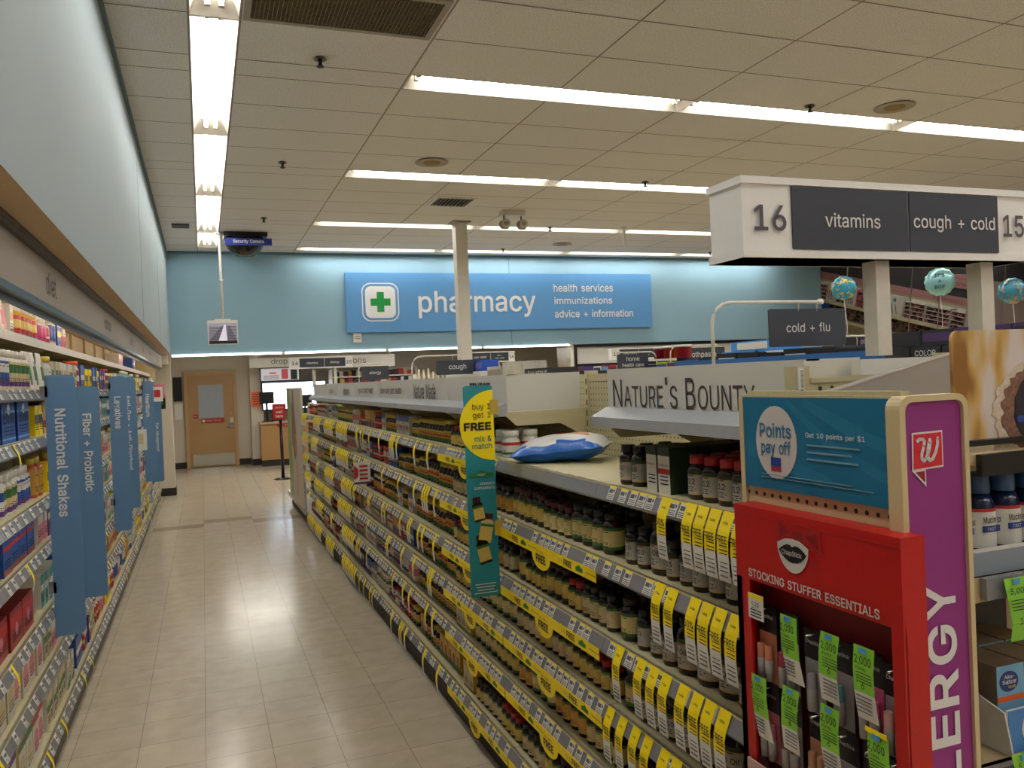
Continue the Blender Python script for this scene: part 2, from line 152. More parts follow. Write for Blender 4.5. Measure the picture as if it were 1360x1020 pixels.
def _glyphs():
    def num(s): return [(_AB[s[i]] * 64 + _AB[s[i + 1]] - 100) / 200 for i in range(0, len(s), 2)]
    g = {' ': (.28, [])}
    for w in FONT_DATA.split(' '):
        n = [num(l) for l in w[3:].split('/')]
        g[w[0]] = (num(w[1:3])[0], [list(zip(l[::2], l[1::2])) for l in n])
    return g
GLYPHS = _glyphs()
_TX = {}
def crosses(a, b, c, d):
    def s(p, q, r): return (q.x - p.x) * (r.y - p.y) - (q.y - p.y) * (r.x - p.x)
    return s(a, b, c) * s(a, b, d) < -1e-12 and s(c, d, a) * s(c, d, b) < -1e-12
def ears(P):
    """ear clipping of one closed outline"""
    n = len(P)
    if sum(P[i - 1].x * P[i].y - P[i].x * P[i - 1].y for i in range(n)) < 0: idx = list(range(n))[::-1]
    else: idx = list(range(n))
    def s(p, q, r): return (q.x - p.x) * (r.y - p.y) - (q.y - p.y) * (r.x - p.x)
    out = []
    while len(idx) > 3:
        m = len(idx); pick = None; flat = None
        for k in range(m):
            ia, ib, ic = idx[k - 1], idx[k], idx[(k + 1) % m]; A, B, Cc = P[ia], P[ib], P[ic]
            ar = s(A, B, Cc)
            if abs(ar) < 1e-9: flat = k; break
            if ar < 0: continue
            for j in idx:
                q = P[j]
                if j in (ia, ib, ic) or (q - A).length_squared < 1e-12 or (q - B).length_squared < 1e-12 or (q - Cc).length_squared < 1e-12: continue
                if s(A, B, q) >= -1e-9 and s(B, Cc, q) >= -1e-9 and s(Cc, A, q) >= -1e-9: break
            else:
                l = min((A - B).length, (B - Cc).length)
                if pick is None or ar > pick[0]: pick = (ar, k)
        if flat is not None: idx.pop(flat); continue
        if pick is None: break
        k = pick[1]; out.append((idx[k - 1], idx[k], idx[(k + 1) % m])); idx.pop(k)
    if len(idx) == 3: out.append(tuple(idx))
    return out
def text_polys(s, bold=0.):
    """outlines of a line of neutral sans lettering, filled; bold grows the strokes"""
    k = (s, bold)
    if k in _TX: return _TX[k]
    v = []; f = []; x = 0.
    for ch in s:
        adv, loops = GLYPHS[ch]
        ls = []
        for l in loops:
            if bold:
                q = []; n = len(l)
                for i in range(n):
                    (ax, ay), (bx, by), (cx, cy) = l[i - 1], l[i], l[(i + 1) % n]
                    d1 = Vector((bx - ax, by - ay)).normalized(); d2 = Vector((cx - bx, cy - by)).normalized()
                    nn = Vector((-d1.y - d2.y, d1.x + d2.x)); m = nn.length
                    if m > .2: nn = nn / m; nn = nn * min(2., 1 / max(.5, nn.dot(Vector((-d1.y, d1.x)))))
                    q.append((bx + bold * nn.x, by + bold * nn.y))
                l = q
            ls.append([Vector((px + x, py, 0)) for px, py in l])
        area = [sum(l[i - 1].x * l[i].y - l[i].x * l[i - 1].y for i in range(len(l))) for l in ls]
        k_ = 0
        for o, ar in zip(ls, area):
            if ar > 0: continue          # outer outlines run clockwise
            bx0, bx1 = min(p.x for p in o), max(p.x for p in o); by0, by1 = min(p.y for p in o), max(p.y for p in o)
            grp = [o] + [h for h, ah in zip(ls, area) if ah > 0 and bx0 <= h[0].x <= bx1 and by0 <= h[0].y <= by1]
            poly = list(grp[0])
            for h in grp[1:]:            # cut each counter open to the outline
                best = None; edges = [(q[i - 1], q[i]) for q in [poly] + grp[1:] for i in range(len(q))]
                for d_, i, j in sorted(((poly[i] - h[j]).length_squared, i, j) for i in range(len(poly)) for j in range(len(h))):
                    p, q = poly[i], h[j]
                    if not any(crosses(p, q, e0, e1) for e0, e1 in edges): best = (i, j); break
                i, j = best or (0, 0)
                poly = poly[:i + 1] + h[j:] + h[:j + 1] + poly[i:]
            base = len(v); v += [(p.x, p.y, k_) for p in poly]; k_ += 1
            flat = [p for l in grp for p in l]
            want = abs(sum(l[i - 1].x * l[i].y - l[i].x * l[i - 1].y for l in grp for i in range(len(l)))) / 2
            def got(P, T): return sum(abs((P[q].x - P[p].x) * (P[r].y - P[p].y) - (P[r].x - P[p].x) * (P[q].y - P[p].y)) for p, q, r in T) / 2
            T1 = ears(poly); T2 = tessellate_polygon(grp)
            if abs(got(flat, T2) - want) < abs(got(poly, T1) - want) - 1e-4: v[base:] = [(p.x, p.y, k_ - 1) for p in flat]; T1 = T2
            if ch in 'YRPQKe':            # strokes that fold over themselves: lay the pieces one on another
                P = [(p[0], p[1]) for p in v[base:]]; v[base:] = []
                for n_, t in enumerate(T1): f.append((len(v), len(v) + 1, len(v) + 2)); v += [(*P[i], k_ + n_ * .06) for i in t]
                continue
            f += [tuple(base + i for i in t) for t in T1]
        x += adv * .98 + bold * .8
    x0 = min(p[0] for p in v); x1 = max(p[0] for p in v); y0 = min(p[1] for p in v); y1 = max(p[1] for p in v)
    v = [((p[0] - x0), (p[1] - y0), p[2]) for p in v]
    _TX[k] = (v, f, x1 - x0, y1 - y0)
    return _TX[k]

# ---------------------------------------------------------------- mesh builder
class MB:
    def __init__(s): s.v = []; s.f = []; s.m = []; s.sm = []
    def add(s, vs, fs, m=0, smooth=False):
        n = len(s.v); s.v += [tuple(p) for p in vs]
        for f in fs: s.f.append(tuple(n + i for i in f)); s.m.append(m); s.sm.append(smooth)
        return s
    def box(s, x0, x1, y0, y1, z0, z1, m=0, fm=None):
        vs = [(x0, y0, z0), (x1, y0, z0), (x1, y1, z0), (x0, y1, z0), (x0, y0, z1), (x1, y0, z1), (x1, y1, z1), (x0, y1, z1)]
        fs = [(0, 3, 2, 1), (4, 5, 6, 7), (0, 1, 5, 4), (1, 2, 6, 5), (2, 3, 7, 6), (3, 0, 4, 7)]  # bottom top -y +x +y -x
        for i, f in enumerate(fs): s.add(vs if i == 0 else [], [], 0)
        n = len(s.v) - 8
        for i, f in enumerate(fs):
            s.f.append(tuple(n + j for j in f)); s.m.append(fm[i] if fm else m); s.sm.append(False)
        return s
    def quad(s, a, b, c, d, m=0): return s.add([a, b, c, d], [(0, 1, 2, 3)], m)
    def lathe(s, prof, c=(0, 0, 0), n=14, m=0, a0=0., a1=2 * pi, smooth=True, cap=True):
        """prof: list of (r, z[, material of the band above])"""
        full = abs(a1 - a0 - 2 * pi) < 1e-6
        k = n if full else n + 1
        base = len(s.v)
        for p in prof:
            for i in range(k):
                a = a0 + (a1 - a0) * i / n
                s.v.append((c[0] + p[0] * cos(a), c[1] + p[0] * sin(a), c[2] + p[1]))
        for j in range(len(prof) - 1):
            mm = prof[j][2] if len(prof[j]) > 2 else m
            for i in range(n):
                i2 = (i + 1) % k
                s.f.append((base + j * k + i, base + j * k + i2, base + (j + 1) * k + i2, base + (j + 1) * k + i)); s.m.append(mm); s.sm.append(smooth)
        if cap and full:
            s.f.append(tuple(base + i for i in reversed(range(k)))); s.m.append(m); s.sm.append(False)
            t = base + (len(prof) - 1) * k
            mm = prof[-1][2] if len(prof[-1]) > 2 else m
            s.f.append(tuple(t + i for i in range(k))); s.m.append(mm); s.sm.append(False)
        return s
    def tube(s, path, r, n=8, m=0):
        P = [Vector(p) for p in path]; base = len(s.v)
        for i, p in enumerate(P):
            d = (P[min(i + 1, len(P) - 1)] - P[max(i - 1, 0)]).normalized()
            u = d.cross(Vector((0, 0, 1)) if abs(d.z) < .9 else Vector((1, 0, 0))).normalized(); w = d.cross(u)
            for k in range(n):
                a = 2 * pi * k / n; s.v.append(tuple(p + u * (r * cos(a)) + w * (r * sin(a))))
        for i in range(len(P) - 1):
            for k in range(n):
                k2 = (k + 1) % n
                s.f.append((base + i * n + k, base + i * n + k2, base + (i + 1) * n + k2, base + (i + 1) * n + k)); s.m.append(m); s.sm.append(True)
        s.f.append(tuple(base + k for k in reversed(range(n)))); s.m.append(m); s.sm.append(False)
        t = base + (len(P) - 1) * n; s.f.append(tuple(t + k for k in range(n))); s.m.append(m); s.sm.append(False)
        return s
    def plate(s, pts, O, ux, uy, th, m=0, ms=None):
        """a flat outline pts (2-D) on the plane O + x*ux + y*uy, extruded th backwards; front face material m, rest ms"""
        ux = Vector(ux); uy = Vector(uy); nn = ux.cross(uy).normalized(); O = Vector(O)
        ms = m if ms is None else ms
        fr = [O + ux * x + uy * y for x, y in pts]; bk = [p - nn * th for p in fr]; n = len(pts)
        s.add(fr + bk, [tuple(range(n))], m); b = len(s.v) - 2 * n
        s.f.append(tuple(b + n + i for i in reversed(range(n)))); s.m.append(ms); s.sm.append(False)
        for i in range(n):
            j = (i + 1) % n; s.f.append((b + i, b + n + i, b + n + j, b + j)); s.m.append(ms); s.sm.append(False)
        return s
    def text(s, t, C, ux, uy, w=None, h=None, m=0, bold=0., cyl=None):
        """centred at C; scaled to width w and/or height h of its ink"""
        v, f, tw, th = text_polys(t, bold)
        sx = w / tw if w else h / th; sy = h / th if h else sx
        C = Vector(C); ux = Vector(ux); uy = Vector(uy)
        if cyl:   # wrap on an upright cylinder (radius cyl about the local z axis) facing -x
            vs = [(-cyl * cos((x - tw / 2) * sx / cyl), -(cyl) * sin((x - tw / 2) * sx / cyl), C.z + (y - th / 2) * sy) for x, y, _ in v]
        else:
            nn = ux.cross(uy).normalized() * 2e-4      # overlapping strokes of a letter lie on top of each other
            vs = [C + ux * ((x - tw / 2) * sx) + uy * ((y - th / 2) * sy) + nn * k for x, y, k in v]
        return s.add(vs, f, m)
    def mesh(s, name, mats, off=(0, 0, 0)):
        me = bpy.data.meshes.new(name)
        if any(off): s.v = [(x - off[0], y - off[1], z - off[2]) for x, y, z in s.v]
        me.from_pydata(s.v, [], s.f)
        for x in mats: me.materials.append(x)
        me.polygons.foreach_set('material_index', s.m); me.polygons.foreach_set('use_smooth', s.sm)
        me.update()
        return me

def rrect(x0, x1, y0, y1, r, n=4, corners=(1, 1, 1, 1)):
    pts = []
    for k, (cx, cy) in enumerate(((x1 - r, y1 - r), (x0 + r, y1 - r), (x0 + r, y0 + r), (x1 - r, y0 + r))):
        if corners[k]:
            for i in range(n + 1):
                a = (k + i / n) * pi / 2; pts.append((cx + r * cos(a), cy + r * sin(a)))
        else: pts.append(((x1, x0, x0, x1)[k], (y1, y1, y0, y0)[k]))
    return pts
def disc(cx, cy, rx, ry=None, n=28, a0=0., a1=2 * pi):
    ry = ry or rx
    k = n if abs(a1 - a0 - 2 * pi) < 1e-6 else n + 1
    return [(cx + rx * cos(a0 + (a1 - a0) * i / n), cy + ry * sin(a0 + (a1 - a0) * i / n)) for i in range(k)]

# ---------------------------------------------------------------- objects
def link(name, data, parent=None, loc=(0, 0, 0), rz=0.):
    o = bpy.data.objects.new(name, data); COL.objects.link(o)
    o.location = loc
    if rz: o.rotation_euler = (0, 0, rz)
    if parent: o.parent = parent
    return o
def tag(o, label=None, cat=None, group=None, kind=None):
    if label: o['label'] = label
    if cat: o['category'] = cat
    if group: o['group'] = group
    if kind: o['kind'] = kind
    return o
def thing(name, label, cat, loc, group=None, rz=0.):
    return tag(link(name, None, None, loc, rz), label, cat, group)
def part(name, mb, mats, root, local=False):
    """a part built in world coordinates, hung under the thing's Empty"""
    off = (0, 0, 0) if local else tuple(root.location)
    if root.parent and not local: off = tuple(a + b for a, b in zip(root.parent.location, root.location))
    return link(name, mb.mesh(name, mats, off), root)
def solo(name, mb, mats, label, cat, loc, group=None):
    return tag(link(name, mb.mesh(name, mats, loc), None, loc), label, cat, group)
def struct(name, mb, mats, parent=None):
    o = link(name, mb.mesh(name, mats), parent)
    if parent is None: o['kind'] = 'structure'
    return o
ORD = ['first', 'second', 'third', 'fourth', 'fifth', 'sixth', 'seventh', 'eighth', 'ninth', 'tenth', 'eleventh', 'twelfth', 'thirteenth', 'fourteenth',
       'fifteenth', 'sixteenth', 'seventeenth', 'eighteenth', 'nineteenth', 'twentieth']
def od(i): return ORD[i] if i < 20 else 'twenty-' + ORD[i - 20] if i < 29 else 'thirtieth' if i == 29 else 'thirty-' + ORD[(i - 30) % 9]
X3, Y3, Z3 = (1, 0, 0), (0, 1, 0), (0, 0, 1)
NX, NY, NZ = (-1, 0, 0), (0, -1, 0), (0, 0, -1)

# common materials
WHITE = M('white_enamel', (214, 210, 202), .4); OFFW = M('offwhite_paint', (205, 198, 184), .7, noise=.02, scale=3)
CREAM = M('cream_steel', (196, 187, 150), .45, noise=.02); GREYP = M('grey_plastic', (128, 129, 134), .22, noise=.03)
GREYL = M('silver_plastic', (166, 170, 178), .25, noise=.03); BLACK = M('black_plastic', (22, 21, 22), .35); DARK = M('dark_kick', (38, 34, 31), .6)
NAVY = M('slate_sign', (58, 63, 76), .6, noise=.01); TXW = M('white_print', (226, 226, 226), .6, noise=0); TXK = M('black_print', (34, 31, 33), .6, noise=0)
TXG = M('grey_print', (92, 84, 92), .6, noise=0); YEL = M('sale_yellow', (255, 226, 0), .5, noise=.02); PAPER = M('paper_white', (224, 224, 218), .7, noise=.02)
BLADE = M('blade_blue', (92, 132, 174), .45, noise=.02, scale=6); HEAD = M('header_card', (208, 207, 200), .6, noise=.015, scale=6)
RED = M('red_card', (186, 10, 12), .4, noise=.03); GREEN = M('leaf_green', (46, 122, 52), .5); CHROME = M('chrome', (200, 198, 190), .22, .9)
GRNTAG = M('points_green', (136, 205, 58), .55, noise=.02); BLUE = M('strong_blue', (30, 84, 170), .45); ORANGE = M('orange_card', (240, 104, 30), .5)
TEAL = M('teal_card', (38, 140, 152), .45, noise=.02); LTBLUE = M('light_blue', (120, 176, 214), .5)
# ---------------------------------------------------------------- room shell
XL, YF, ZC, ZS = -.46, 14.25, 4.0, 2.35
XR = 23.6; YB = -6.0
ROWS = [(-5.2, 0), (-2.45, 0), (.35, 0), (3.1, 0), (5.9, 1), (8.69, 1), (11.5, 1), (13.69, 1)]
def shell():
    fl = MB().quad((-3, YB, 0), (XR + .4, YB, 0), (XR + .4, 20.6, 0), (-3, 20.6, 0))
    struct('floor', fl, [mat_floor()])
    band = M('tan_tile', (158, 140, 118), .22, noise=.04)
    b = MB()
    for i in range(6):
        x = -.67 + i * .3048
        y = 11.55 if i in (2, 3) else 11.24
        b.quad((x, y, .0008), (x + .3048, y, .0008), (x + .3048, y + .3, .0008), (x, y + .3, .0008))
    struct('trim_1', b, [band])
    # ceiling with slots for the recessed troffers
    c = MB()
    def q(x0, x1, y0, y1, z=ZC, m=0): c.quad((x0, y0, z), (x0, y1, z), (x1, y1, z), (x1, y0, z), m)
    q(XL - .1, .02, YB, YF + .1); q(.30, 1.53, YB, YF + .1)
    q(.02, .30, YB, -2.04); q(.02, .30, 13.86, YF + .1)
    y = YB
    for y0, _ in ROWS:
        q(1.53, XR + .4, y, y0); y = y0 + .3
    q(1.53, XR + .4, y, YF + .1)
    # T-bars
    xs = [1.507 + 1.2192 * k for k in range(0, 18)]
    w = .007; z = ZC - .0015
    lines = []
    for y0, _ in ROWS:
        lines += [y0, y0 + .3, y0 + .92, y0 + 1.53, y0 + 2.14]
    for ly in lines:
        if ly > YF: continue
        q(XL, .01, ly - w, ly + w, z, 1); q(.31, 1.50, ly - w, ly + w, z, 1); q(1.52, XR, ly - w, ly + w, z, 1)
    for lx in xs[1:]:
        y = 2.2
        for y0, _ in ROWS[3:]:
            q(lx - w, lx + w, y, y0, z, 1); y = y0 + .3
    q(1.508, 1.522, YB, YF, z, 1); q(.005, .02, YB, YF, z, 1); q(.30, .315, YB, YF, z, 1)
    ceil = struct('ceiling', c, [mat_ceiling(), M('t_bar', (150, 139, 124), .7)])
    # left soffit wall
    LW = M('blue_wall_grazing_light', (152, 165, 170), .75, noise=.015, scale=1.5)  # same blue paint as the far wall, greyed for warm grazing light
    FB = M('sky_blue_wall', (136, 171, 188), .75, noise=.015, scale=1.5)
    TAN = M('tan_soffit', (206, 178, 142), .8, noise=.02, scale=2)
    w = MB().box(XL - .25, XL, YB, YF, ZS, ZC, 0, [1, 0, 0, 0, 0, 0]); w.box(XL - .9, XL - .25, YB, YF + .3, ZS + .002, ZS + .2, 1)
    for sy in (7.9, 11.0): w.box(XL - .01, XL + .0012, sy, sy + .006, ZS, ZC, 2)
    w.box(XL, XL + .02, YB, YF, ZC - .05, ZC - .002, 2)
    struct('wall_left', w, [LW, TAN, M('seam_blue', (104, 122, 132), .7)])
    lo = MB().box(-1.75, -1.55, YB, 20.4, 0, ZC)
    struct('wall_behind_fixture', lo, [OFFW])
    # far soffit wall
    w = MB().box(XL, 12.55, YF, YF + .5, ZS - .02, ZC, 0, [1, 0, 0, 0, 0, 0])
    for sx in (5.38,): w.box(sx, sx + .012, YF - .001, YF + .01, ZS, ZC, 2)
    w.box(XL, 12.55, YF - .015, YF, ZC - .04, ZC - .002, 2)
    struct('wall_far', w, [FB, M('cove_white', (214, 208, 196), .7), M('seam_teal', (88, 124, 142), .7)])
    w = MB().box(12.55, XR + .4, YF + .25, YF + .5, 0, ZC)
    struct('wall_beside_mirror', w, [OFFW])
    # right wall (seen in the mirror) and the wall behind the camera
    w = MB().box(XR, XR + .3, YB, YF + .3, 0, ZC)
    struct('wall_right', w, [M('charcoal_wall', (62, 58, 60), .7)])
    w = MB().box(-3, XR + .3, YB - .3, YB, 0, ZC)
    struct('wall_near', w, [OFFW])
    # rear pharmacy area
    w = MB().box(-1.6, 1.0, 19.95, 20.3, 0, 2.9); w.box(1.0, 1.28, 19.55, 20.3, 0, 2.9); w.box(1.28, 9.0, 20.0, 20.3, 0, 2.9)
    struct('wall_back', w, [OFFW])
    w = MB().box(-1.6, 9.0, YF + .5, 20.4, 2.72, 2.8)
    struct('ceiling_back', w, [M('back_tile', (190, 184, 172), .9)])
    w = MB().box(6.65, 12.9, YF + .05, YF + .3, 0, ZS - .02); w.box(8.8, 9.0, YF + .3, 20.3, 0, 2.8)
    struct('wall_pharmacy_side', w, [OFFW])
    # pier at the end of the left run
    w = MB().box(-1.2, -.50, 15.0, 15.35, 0, 2.74); w.box(-1.2, -.52, YF + .3, 15.0, 2.2, 2.74)
    struct('column_left', w, [M('pier_paint', (206, 197, 180), .7, noise=.02)])
    w = MB().box(-1.2, -.488, 14.985, 15.36, 0, .13)
    struct('baseboard_pier', w, [DARK])
    w = MB().box(-1.5, -.40, 19.93, 19.95, 0, .14); w.box(.72, .99, 19.93, 19.95, 0, .14); w.box(.98, 1.30, 19.53, 19.55, 0, .14)
    struct('baseboard_back', w, [DARK])
    # the white steel column standing in the sales floor
    w = MB().box(3.45, 3.62, 11.2, 11.37, 0, ZC)
    struct('column_floor', w, [M('column_paint', (212, 206, 196), .6, noise=.02)])
    w = MB().box(3.40, 3.67, 11.15, 11.42, ZC - .02, ZC - .004)
    struct('trim_column', w, [M('column_collar', (150, 140, 126), .6)])
    # door
    wood = M('tan_door', (190, 156, 112), .45, noise=.03, scale=4)
    w = MB().box(-.40, -.33, 19.88, 19.96, 0, 2.17).box(.65, .72, 19.88, 19.96, 0, 2.17).box(-.33, .65, 19.88, 19.96, 2.09, 2.17)
    d = MB().box(-.33, .65, 19.92, 19.95, .01, 2.09)
    dr = struct('door_1', d, [M('door_paint', (178, 144, 100), .4, noise=.03, scale=3)])
    struct('door_frame', w, [wood], dr)
    struct('door_window', MB().box(-.10, .42, 19.905, 19.93, 1.12, 1.86), [M('frosted_pane', (166, 178, 192), .25)], dr)
    struct('window_frame', MB().box(-.12, -.10, 19.9, 19.93, 1.1, 1.88).box(.42, .44, 19.9, 19.93, 1.1, 1.88).box(-.12, .44, 19.9, 19.93, 1.86, 1.88), [wood], dr)
    struct('kick_plate', MB().box(-.27, .63, 19.91, 19.93, .03, .30), [CHROME], dr)
    m = MB().box(-.06, .43, 19.9, 19.93, 1.0, 1.1); m.text('PHARMACY STAFF ONLY', (.20, 19.898, 1.05), X3, Z3, .32, .03, 1); m.plate(disc(0, 0, .03), (-.01, 19.898, 1.05), X3, Z3, .002, 1)
    m.box(-.22, -.13, 19.9, 19.93, 1.12, 1.21); m.text('No', (-.175, 19.898, 1.165), X3, Z3, .05, .04, 1)
    struct('door_notice', m, [M('notice_red', (170, 42, 46), .5), TXW], dr)
    struct('door_handle', MB().box(.46, .58, 19.86, 19.88, .90, .93).box(.545, .62, 19.87, 19.93, .87, .97), [CHROME], dr)
    struct('door_lock', MB().box(.55, .63, 19.88, 19.93, .99, 1.10).lathe([(.02, 0), (.02, .02)], (.585, 19.9, 1.2), 10), [WHITE], dr)
shell()

# valance lights along the bottom edge of the far soffit
def cove():
    for i in range(4):
        x0 = XL + .02 + i * 1.76
        t = thing('valance_light', f'white light strip under the far blue wall, {od(i)} from the tan door end', 'light', (x0, YF, ZS), 'light strips under the far soffit')
        part('diffuser', MB().box(x0, x0 + 1.70, YF - .012, YF + .10, ZS - .045, ZS - .02), [M('cove_glow', (255, 250, 238), emit=COVE)], t)
        part('end_cap', MB().box(x0 + 1.70, x0 + 1.755, YF - .012, YF + .10, ZS - .05, ZS - .02), [WHITE], t)
    for i, x in enumerate((.9, 4.2)):  # glowing panels added out of view to brighten the pharmacy area
        o = solo('hidden_fill_panel', MB().box(x - .6, x + .6, 16.6, 17.2, 2.69, 2.718), [M('fill_panel_glow', (255, 250, 240), emit=14.0)], f'added unseen fill panel over the pharmacy counter, {od(i)} from the tan door', 'light', (x, 16.9, 2.7), 'added pharmacy fill panels')
cove()

# ---------------------------------------------------------------- recessed fluorescent troffers
def troffer_meshes(L, W):
    refl = M('reflector_white', (168, 161, 148), .5, noise=0); glow = M('tube_glow', (255, 253, 249), emit=TUBE)
    pan = MB(); h = .11; a = .03
    x0, x1, y0, y1 = 0, W, .004, L - .004
    pan.quad((x0, y0, 0), (x0, y1, 0), (x0 + .05, y1 - .06, h), (x0 + .05, y0 + .06, h)); pan.quad((x1, y1, 0), (x1, y0, 0), (x1 - .05, y0 + .06, h), (x1 - .05, y1 - .06, h))
    pan.quad((x0, y1, 0), (x1, y1, 0), (x1 - .05, y1 - .06, h), (x0 + .05, y1 - .06, h)); pan.quad((x1, y0, 0), (x0, y0, 0), (x0 + .05, y0 + .06, h), (x1 - .05, y0 + .06, h))
    pan.quad((x0 + .05, y0 + .06, h), (x0 + .05, y1 - .06, h), (x1 - .05, y1 - .06, h), (x1 - .05, y0 + .06, h))
    pan.box(x0 - .002, x1 + .002, -.004, .005, -.004, .02)
    tubes = []
    for cx in (W * .36, W * .64):
        tubes.append(MB().tube([(cx, .10, .055), (cx, L - .10, .055)], .016, 6).mesh('tube', [glow]))
    so = MB()
    for cx in (W * .36, W * .64):
        for y in (.07, L - .10): so.box(cx - .016, cx + .016, y, y + .03, .03, .10)
    return pan.mesh('reflector_pan', [refl]), tubes, so.mesh('lamp_sockets', [refl])
def lights():
    A = troffer_meshes(2.435, .28); B = troffer_meshes(1.28, .28); Cc = troffer_meshes(2.4384, .30)
    def put(ms, loc, rz, label, g):
        t = thing('ceiling_troffer', label, 'ceiling light', loc, g, rz)
        link('reflector_pan', ms[0], t); link('lamp_sockets', ms[2], t)
        for x in ms[1]: link('fluorescent_tube', x, t)
    k = 0
    for y in (-2.04, .40, 2.84, 5.28, 7.72, 10.155):
        vis = y > 2
        put(A, (.02, y, ZC), 0, f'recessed fluorescent troffer along the left wall, {od(k)} of the lengthwise row' if vis else 'recessed troffer of the lengthwise row behind the viewpoint', 'lengthwise troffer row'); k += vis
    put(B, (.02, 12.58, ZC), 0, 'short recessed troffer ending the lengthwise row beside the security camera dome', 'lengthwise troffer row')
    nm = {5.9: 'nearest crosswise row', 8.69: 'second crosswise row', 11.5: 'third crosswise row', 13.69: 'crosswise row at the blue wall'}
    for y, v in ROWS:
        for i in (range(3) if not v else (0, 1, 2, 3, 7, 8) if y < 9 else range(4)):
            put(Cc, (1.53 + 2.4384 * (i + 1), y, ZC), pi / 2, f'bright recessed troffer in the {nm[y]}, {od(i)} from its left end' if v else f'recessed troffer over the near aisles, {od(i)} from the left, {"nearer row" if y > 3 else "overhead row" if y > 0 else "row behind" if y > -4 else "rearmost row"}', f'troffers of the {nm[y]}' if v else 'troffers over the near aisles')
lights()

# ---------------------------------------------------------------- things on the ceiling
def ceiling_things():
    g = 'return air grilles'
    t = thing('return_air_grille', 'large dark egg-crate return air grille beside the lengthwise light row', 'vent', (.9, 4.97, ZC))
    f = MB().box(.32, 1.49, 5.21, 5.25, ZC - .012, ZC).box(.32, 1.49, 4.68, 4.72, ZC - .012, ZC).box(.32, .36, 4.72, 5.21, ZC - .012, ZC).box(1.45, 1.49, 4.72, 5.21, ZC - .012, ZC)
    part('frame', f, [M('grille_frame', (160, 150, 136), .6)], t)
    gr = MB()
    for i in range(44): x = .36 + i * .025; gr.box(x, x + .003, 4.72, 5.21, ZC - .014, ZC - .003)
    for i in range(20): y = 4.72 + i * .025; gr.box(.36, 1.45, y, y + .003, ZC - .014, ZC - .003)
    gr.box(.36, 1.45, 4.72, 5.21, ZC - .003, ZC - .002, 1)
    part('egg_crate_core', gr, [M('egg_crate', (128, 112, 84), .6), M('duct_dark', (40, 34, 26), .9)], t)
    t = thing('air_supply_vent', 'small louvred air vent on the ceiling near the white column', 'vent', (3.03, 9.97, ZC))
    part('frame', MB().box(2.77, 3.31, 9.73, 9.77, ZC - .015, ZC).box(2.77, 3.31, 10.2, 10.24, ZC - .015, ZC).box(2.77, 2.81, 9.77, 10.2, ZC - .015, ZC).box(3.27, 3.31, 9.77, 10.2, ZC - .015, ZC), [WHITE], t)
    gr = MB().box(2.81, 3.27, 9.77, 10.2, ZC - .003, ZC - .002, 1)
    for i in range(9): x = 2.82 + i * .05; gr.plate([(0, 0), (.43, 0), (.43, .03), (0, .03)], (x, 9.77, ZC - .025), Y3, (.5, 0, .87), .003, 0)
    part('louvre_blades', gr, [M('louvre_grey', (170, 164, 152), .5), BLACK], t)
    for i, (x, y, w) in enumerate(((.85, 5.75, 'beside the nearest lengthwise light'), (.84, 8.5, 'beside the second lengthwise light'), (.85, 11.35, 'just before the security camera'), (5.03, 5.76, 'over the number 16 aisle sign'),
                                   (5.0, 8.55, 'behind the nearest crosswise light row'), (5.02, 11.45, 'close to the third crosswise light row'), (5.01, 13.5, 'above the large blue wall sign'), (9.26, 13.5, 'far along the blue wall'))):
        t = thing('fire_sprinkler', f'small dark fire sprinkler on the ceiling {w}', 'sprinkler', (x, y, ZC), 'ceiling sprinklers')
        part('escutcheon', MB().lathe([(.045, -.012), (.03, 0)], (x, y, ZC), 14), [M('sprinkler_brass', (92, 78, 58), .4, .5)], t)
        part('sprinkler_head', MB().lathe([(.014, -.055), (.012, -.03), (.018, -.012)], (x, y, ZC), 10).lathe([(.026, -.062), (.026, -.057)], (x, y, ZC), 12), [M('sprinkler_dark', (56, 48, 40), .5, .4)], t)
    for i, (x, y, w) in enumerate(((2.3, 8.2, 'near the second crosswise row'), (5.82, 5.6, 'above the aisle 16 sign'), (5.87, 12.9, 'above the blue wall sign'))):
        o = solo('ceiling_speaker', MB().lathe([(.17, -.012), (.15, -.004)], (x, y, ZC), 24).lathe([(.09, -.016), (.09, -.012)], (x, y, ZC), 20, 1), [M('speaker_rim', (170, 158, 138), .7), M('speaker_tan', (150, 128, 90), .8)], f'round ceiling speaker cover {w}', 'speaker', (x, y, ZC), 'round ceiling speakers')
    # emergency light
    t = thing('emergency_light', 'white twin-head emergency light on the ceiling behind the second light row', 'emergency light', (4.02, 10.41, ZC))
    part('housing', MB().box(3.86, 4.18, 10.34, 10.5, ZC - .07, ZC), [WHITE], t)
    for dx in (-.13, .12):
        part('lamp_head', MB().tube([(4.02 + dx, 10.41, ZC - .07), (4.02 + dx, 10.40, ZC - .13)], .012, 8).lathe([(.05, -.06), (.075, -.02), (.078, .02), (.05, .05)], (4.02 + dx, 10.38, ZC - .19), 16).plate(disc(0, 0, .06), (4.02 + dx, 10.31, ZC - .19), X3, Z3, .02, 1), [M('lamp_grey', (150, 140, 128), .4), M('lens_grey', (196, 188, 176), .2)], t)
    # security camera
    t = thing('security_camera', 'black security camera dome on the ceiling with a blue sign band', 'camera', (.64, 12.6, ZC))
    part('mount', MB().box(.37, .97, 12.4, 12.8, ZC - .06, ZC), [BLACK], t)
    part('dome', MB().lathe([(.02, -.34), (.12, -.32), (.21, -.26), (.26, -.18), (.27, -.06)], (.66, 12.6, ZC), 24), [M('dome_black', (14, 14, 16), .12)], t)
    s = MB().box(.38, 1.02, 12.30, 12.315, ZC - .21, ZC - .11); s.text('Security Camera', (.70, 12.298, ZC - .16), X3, Z3, .42, .062, 1, .01)
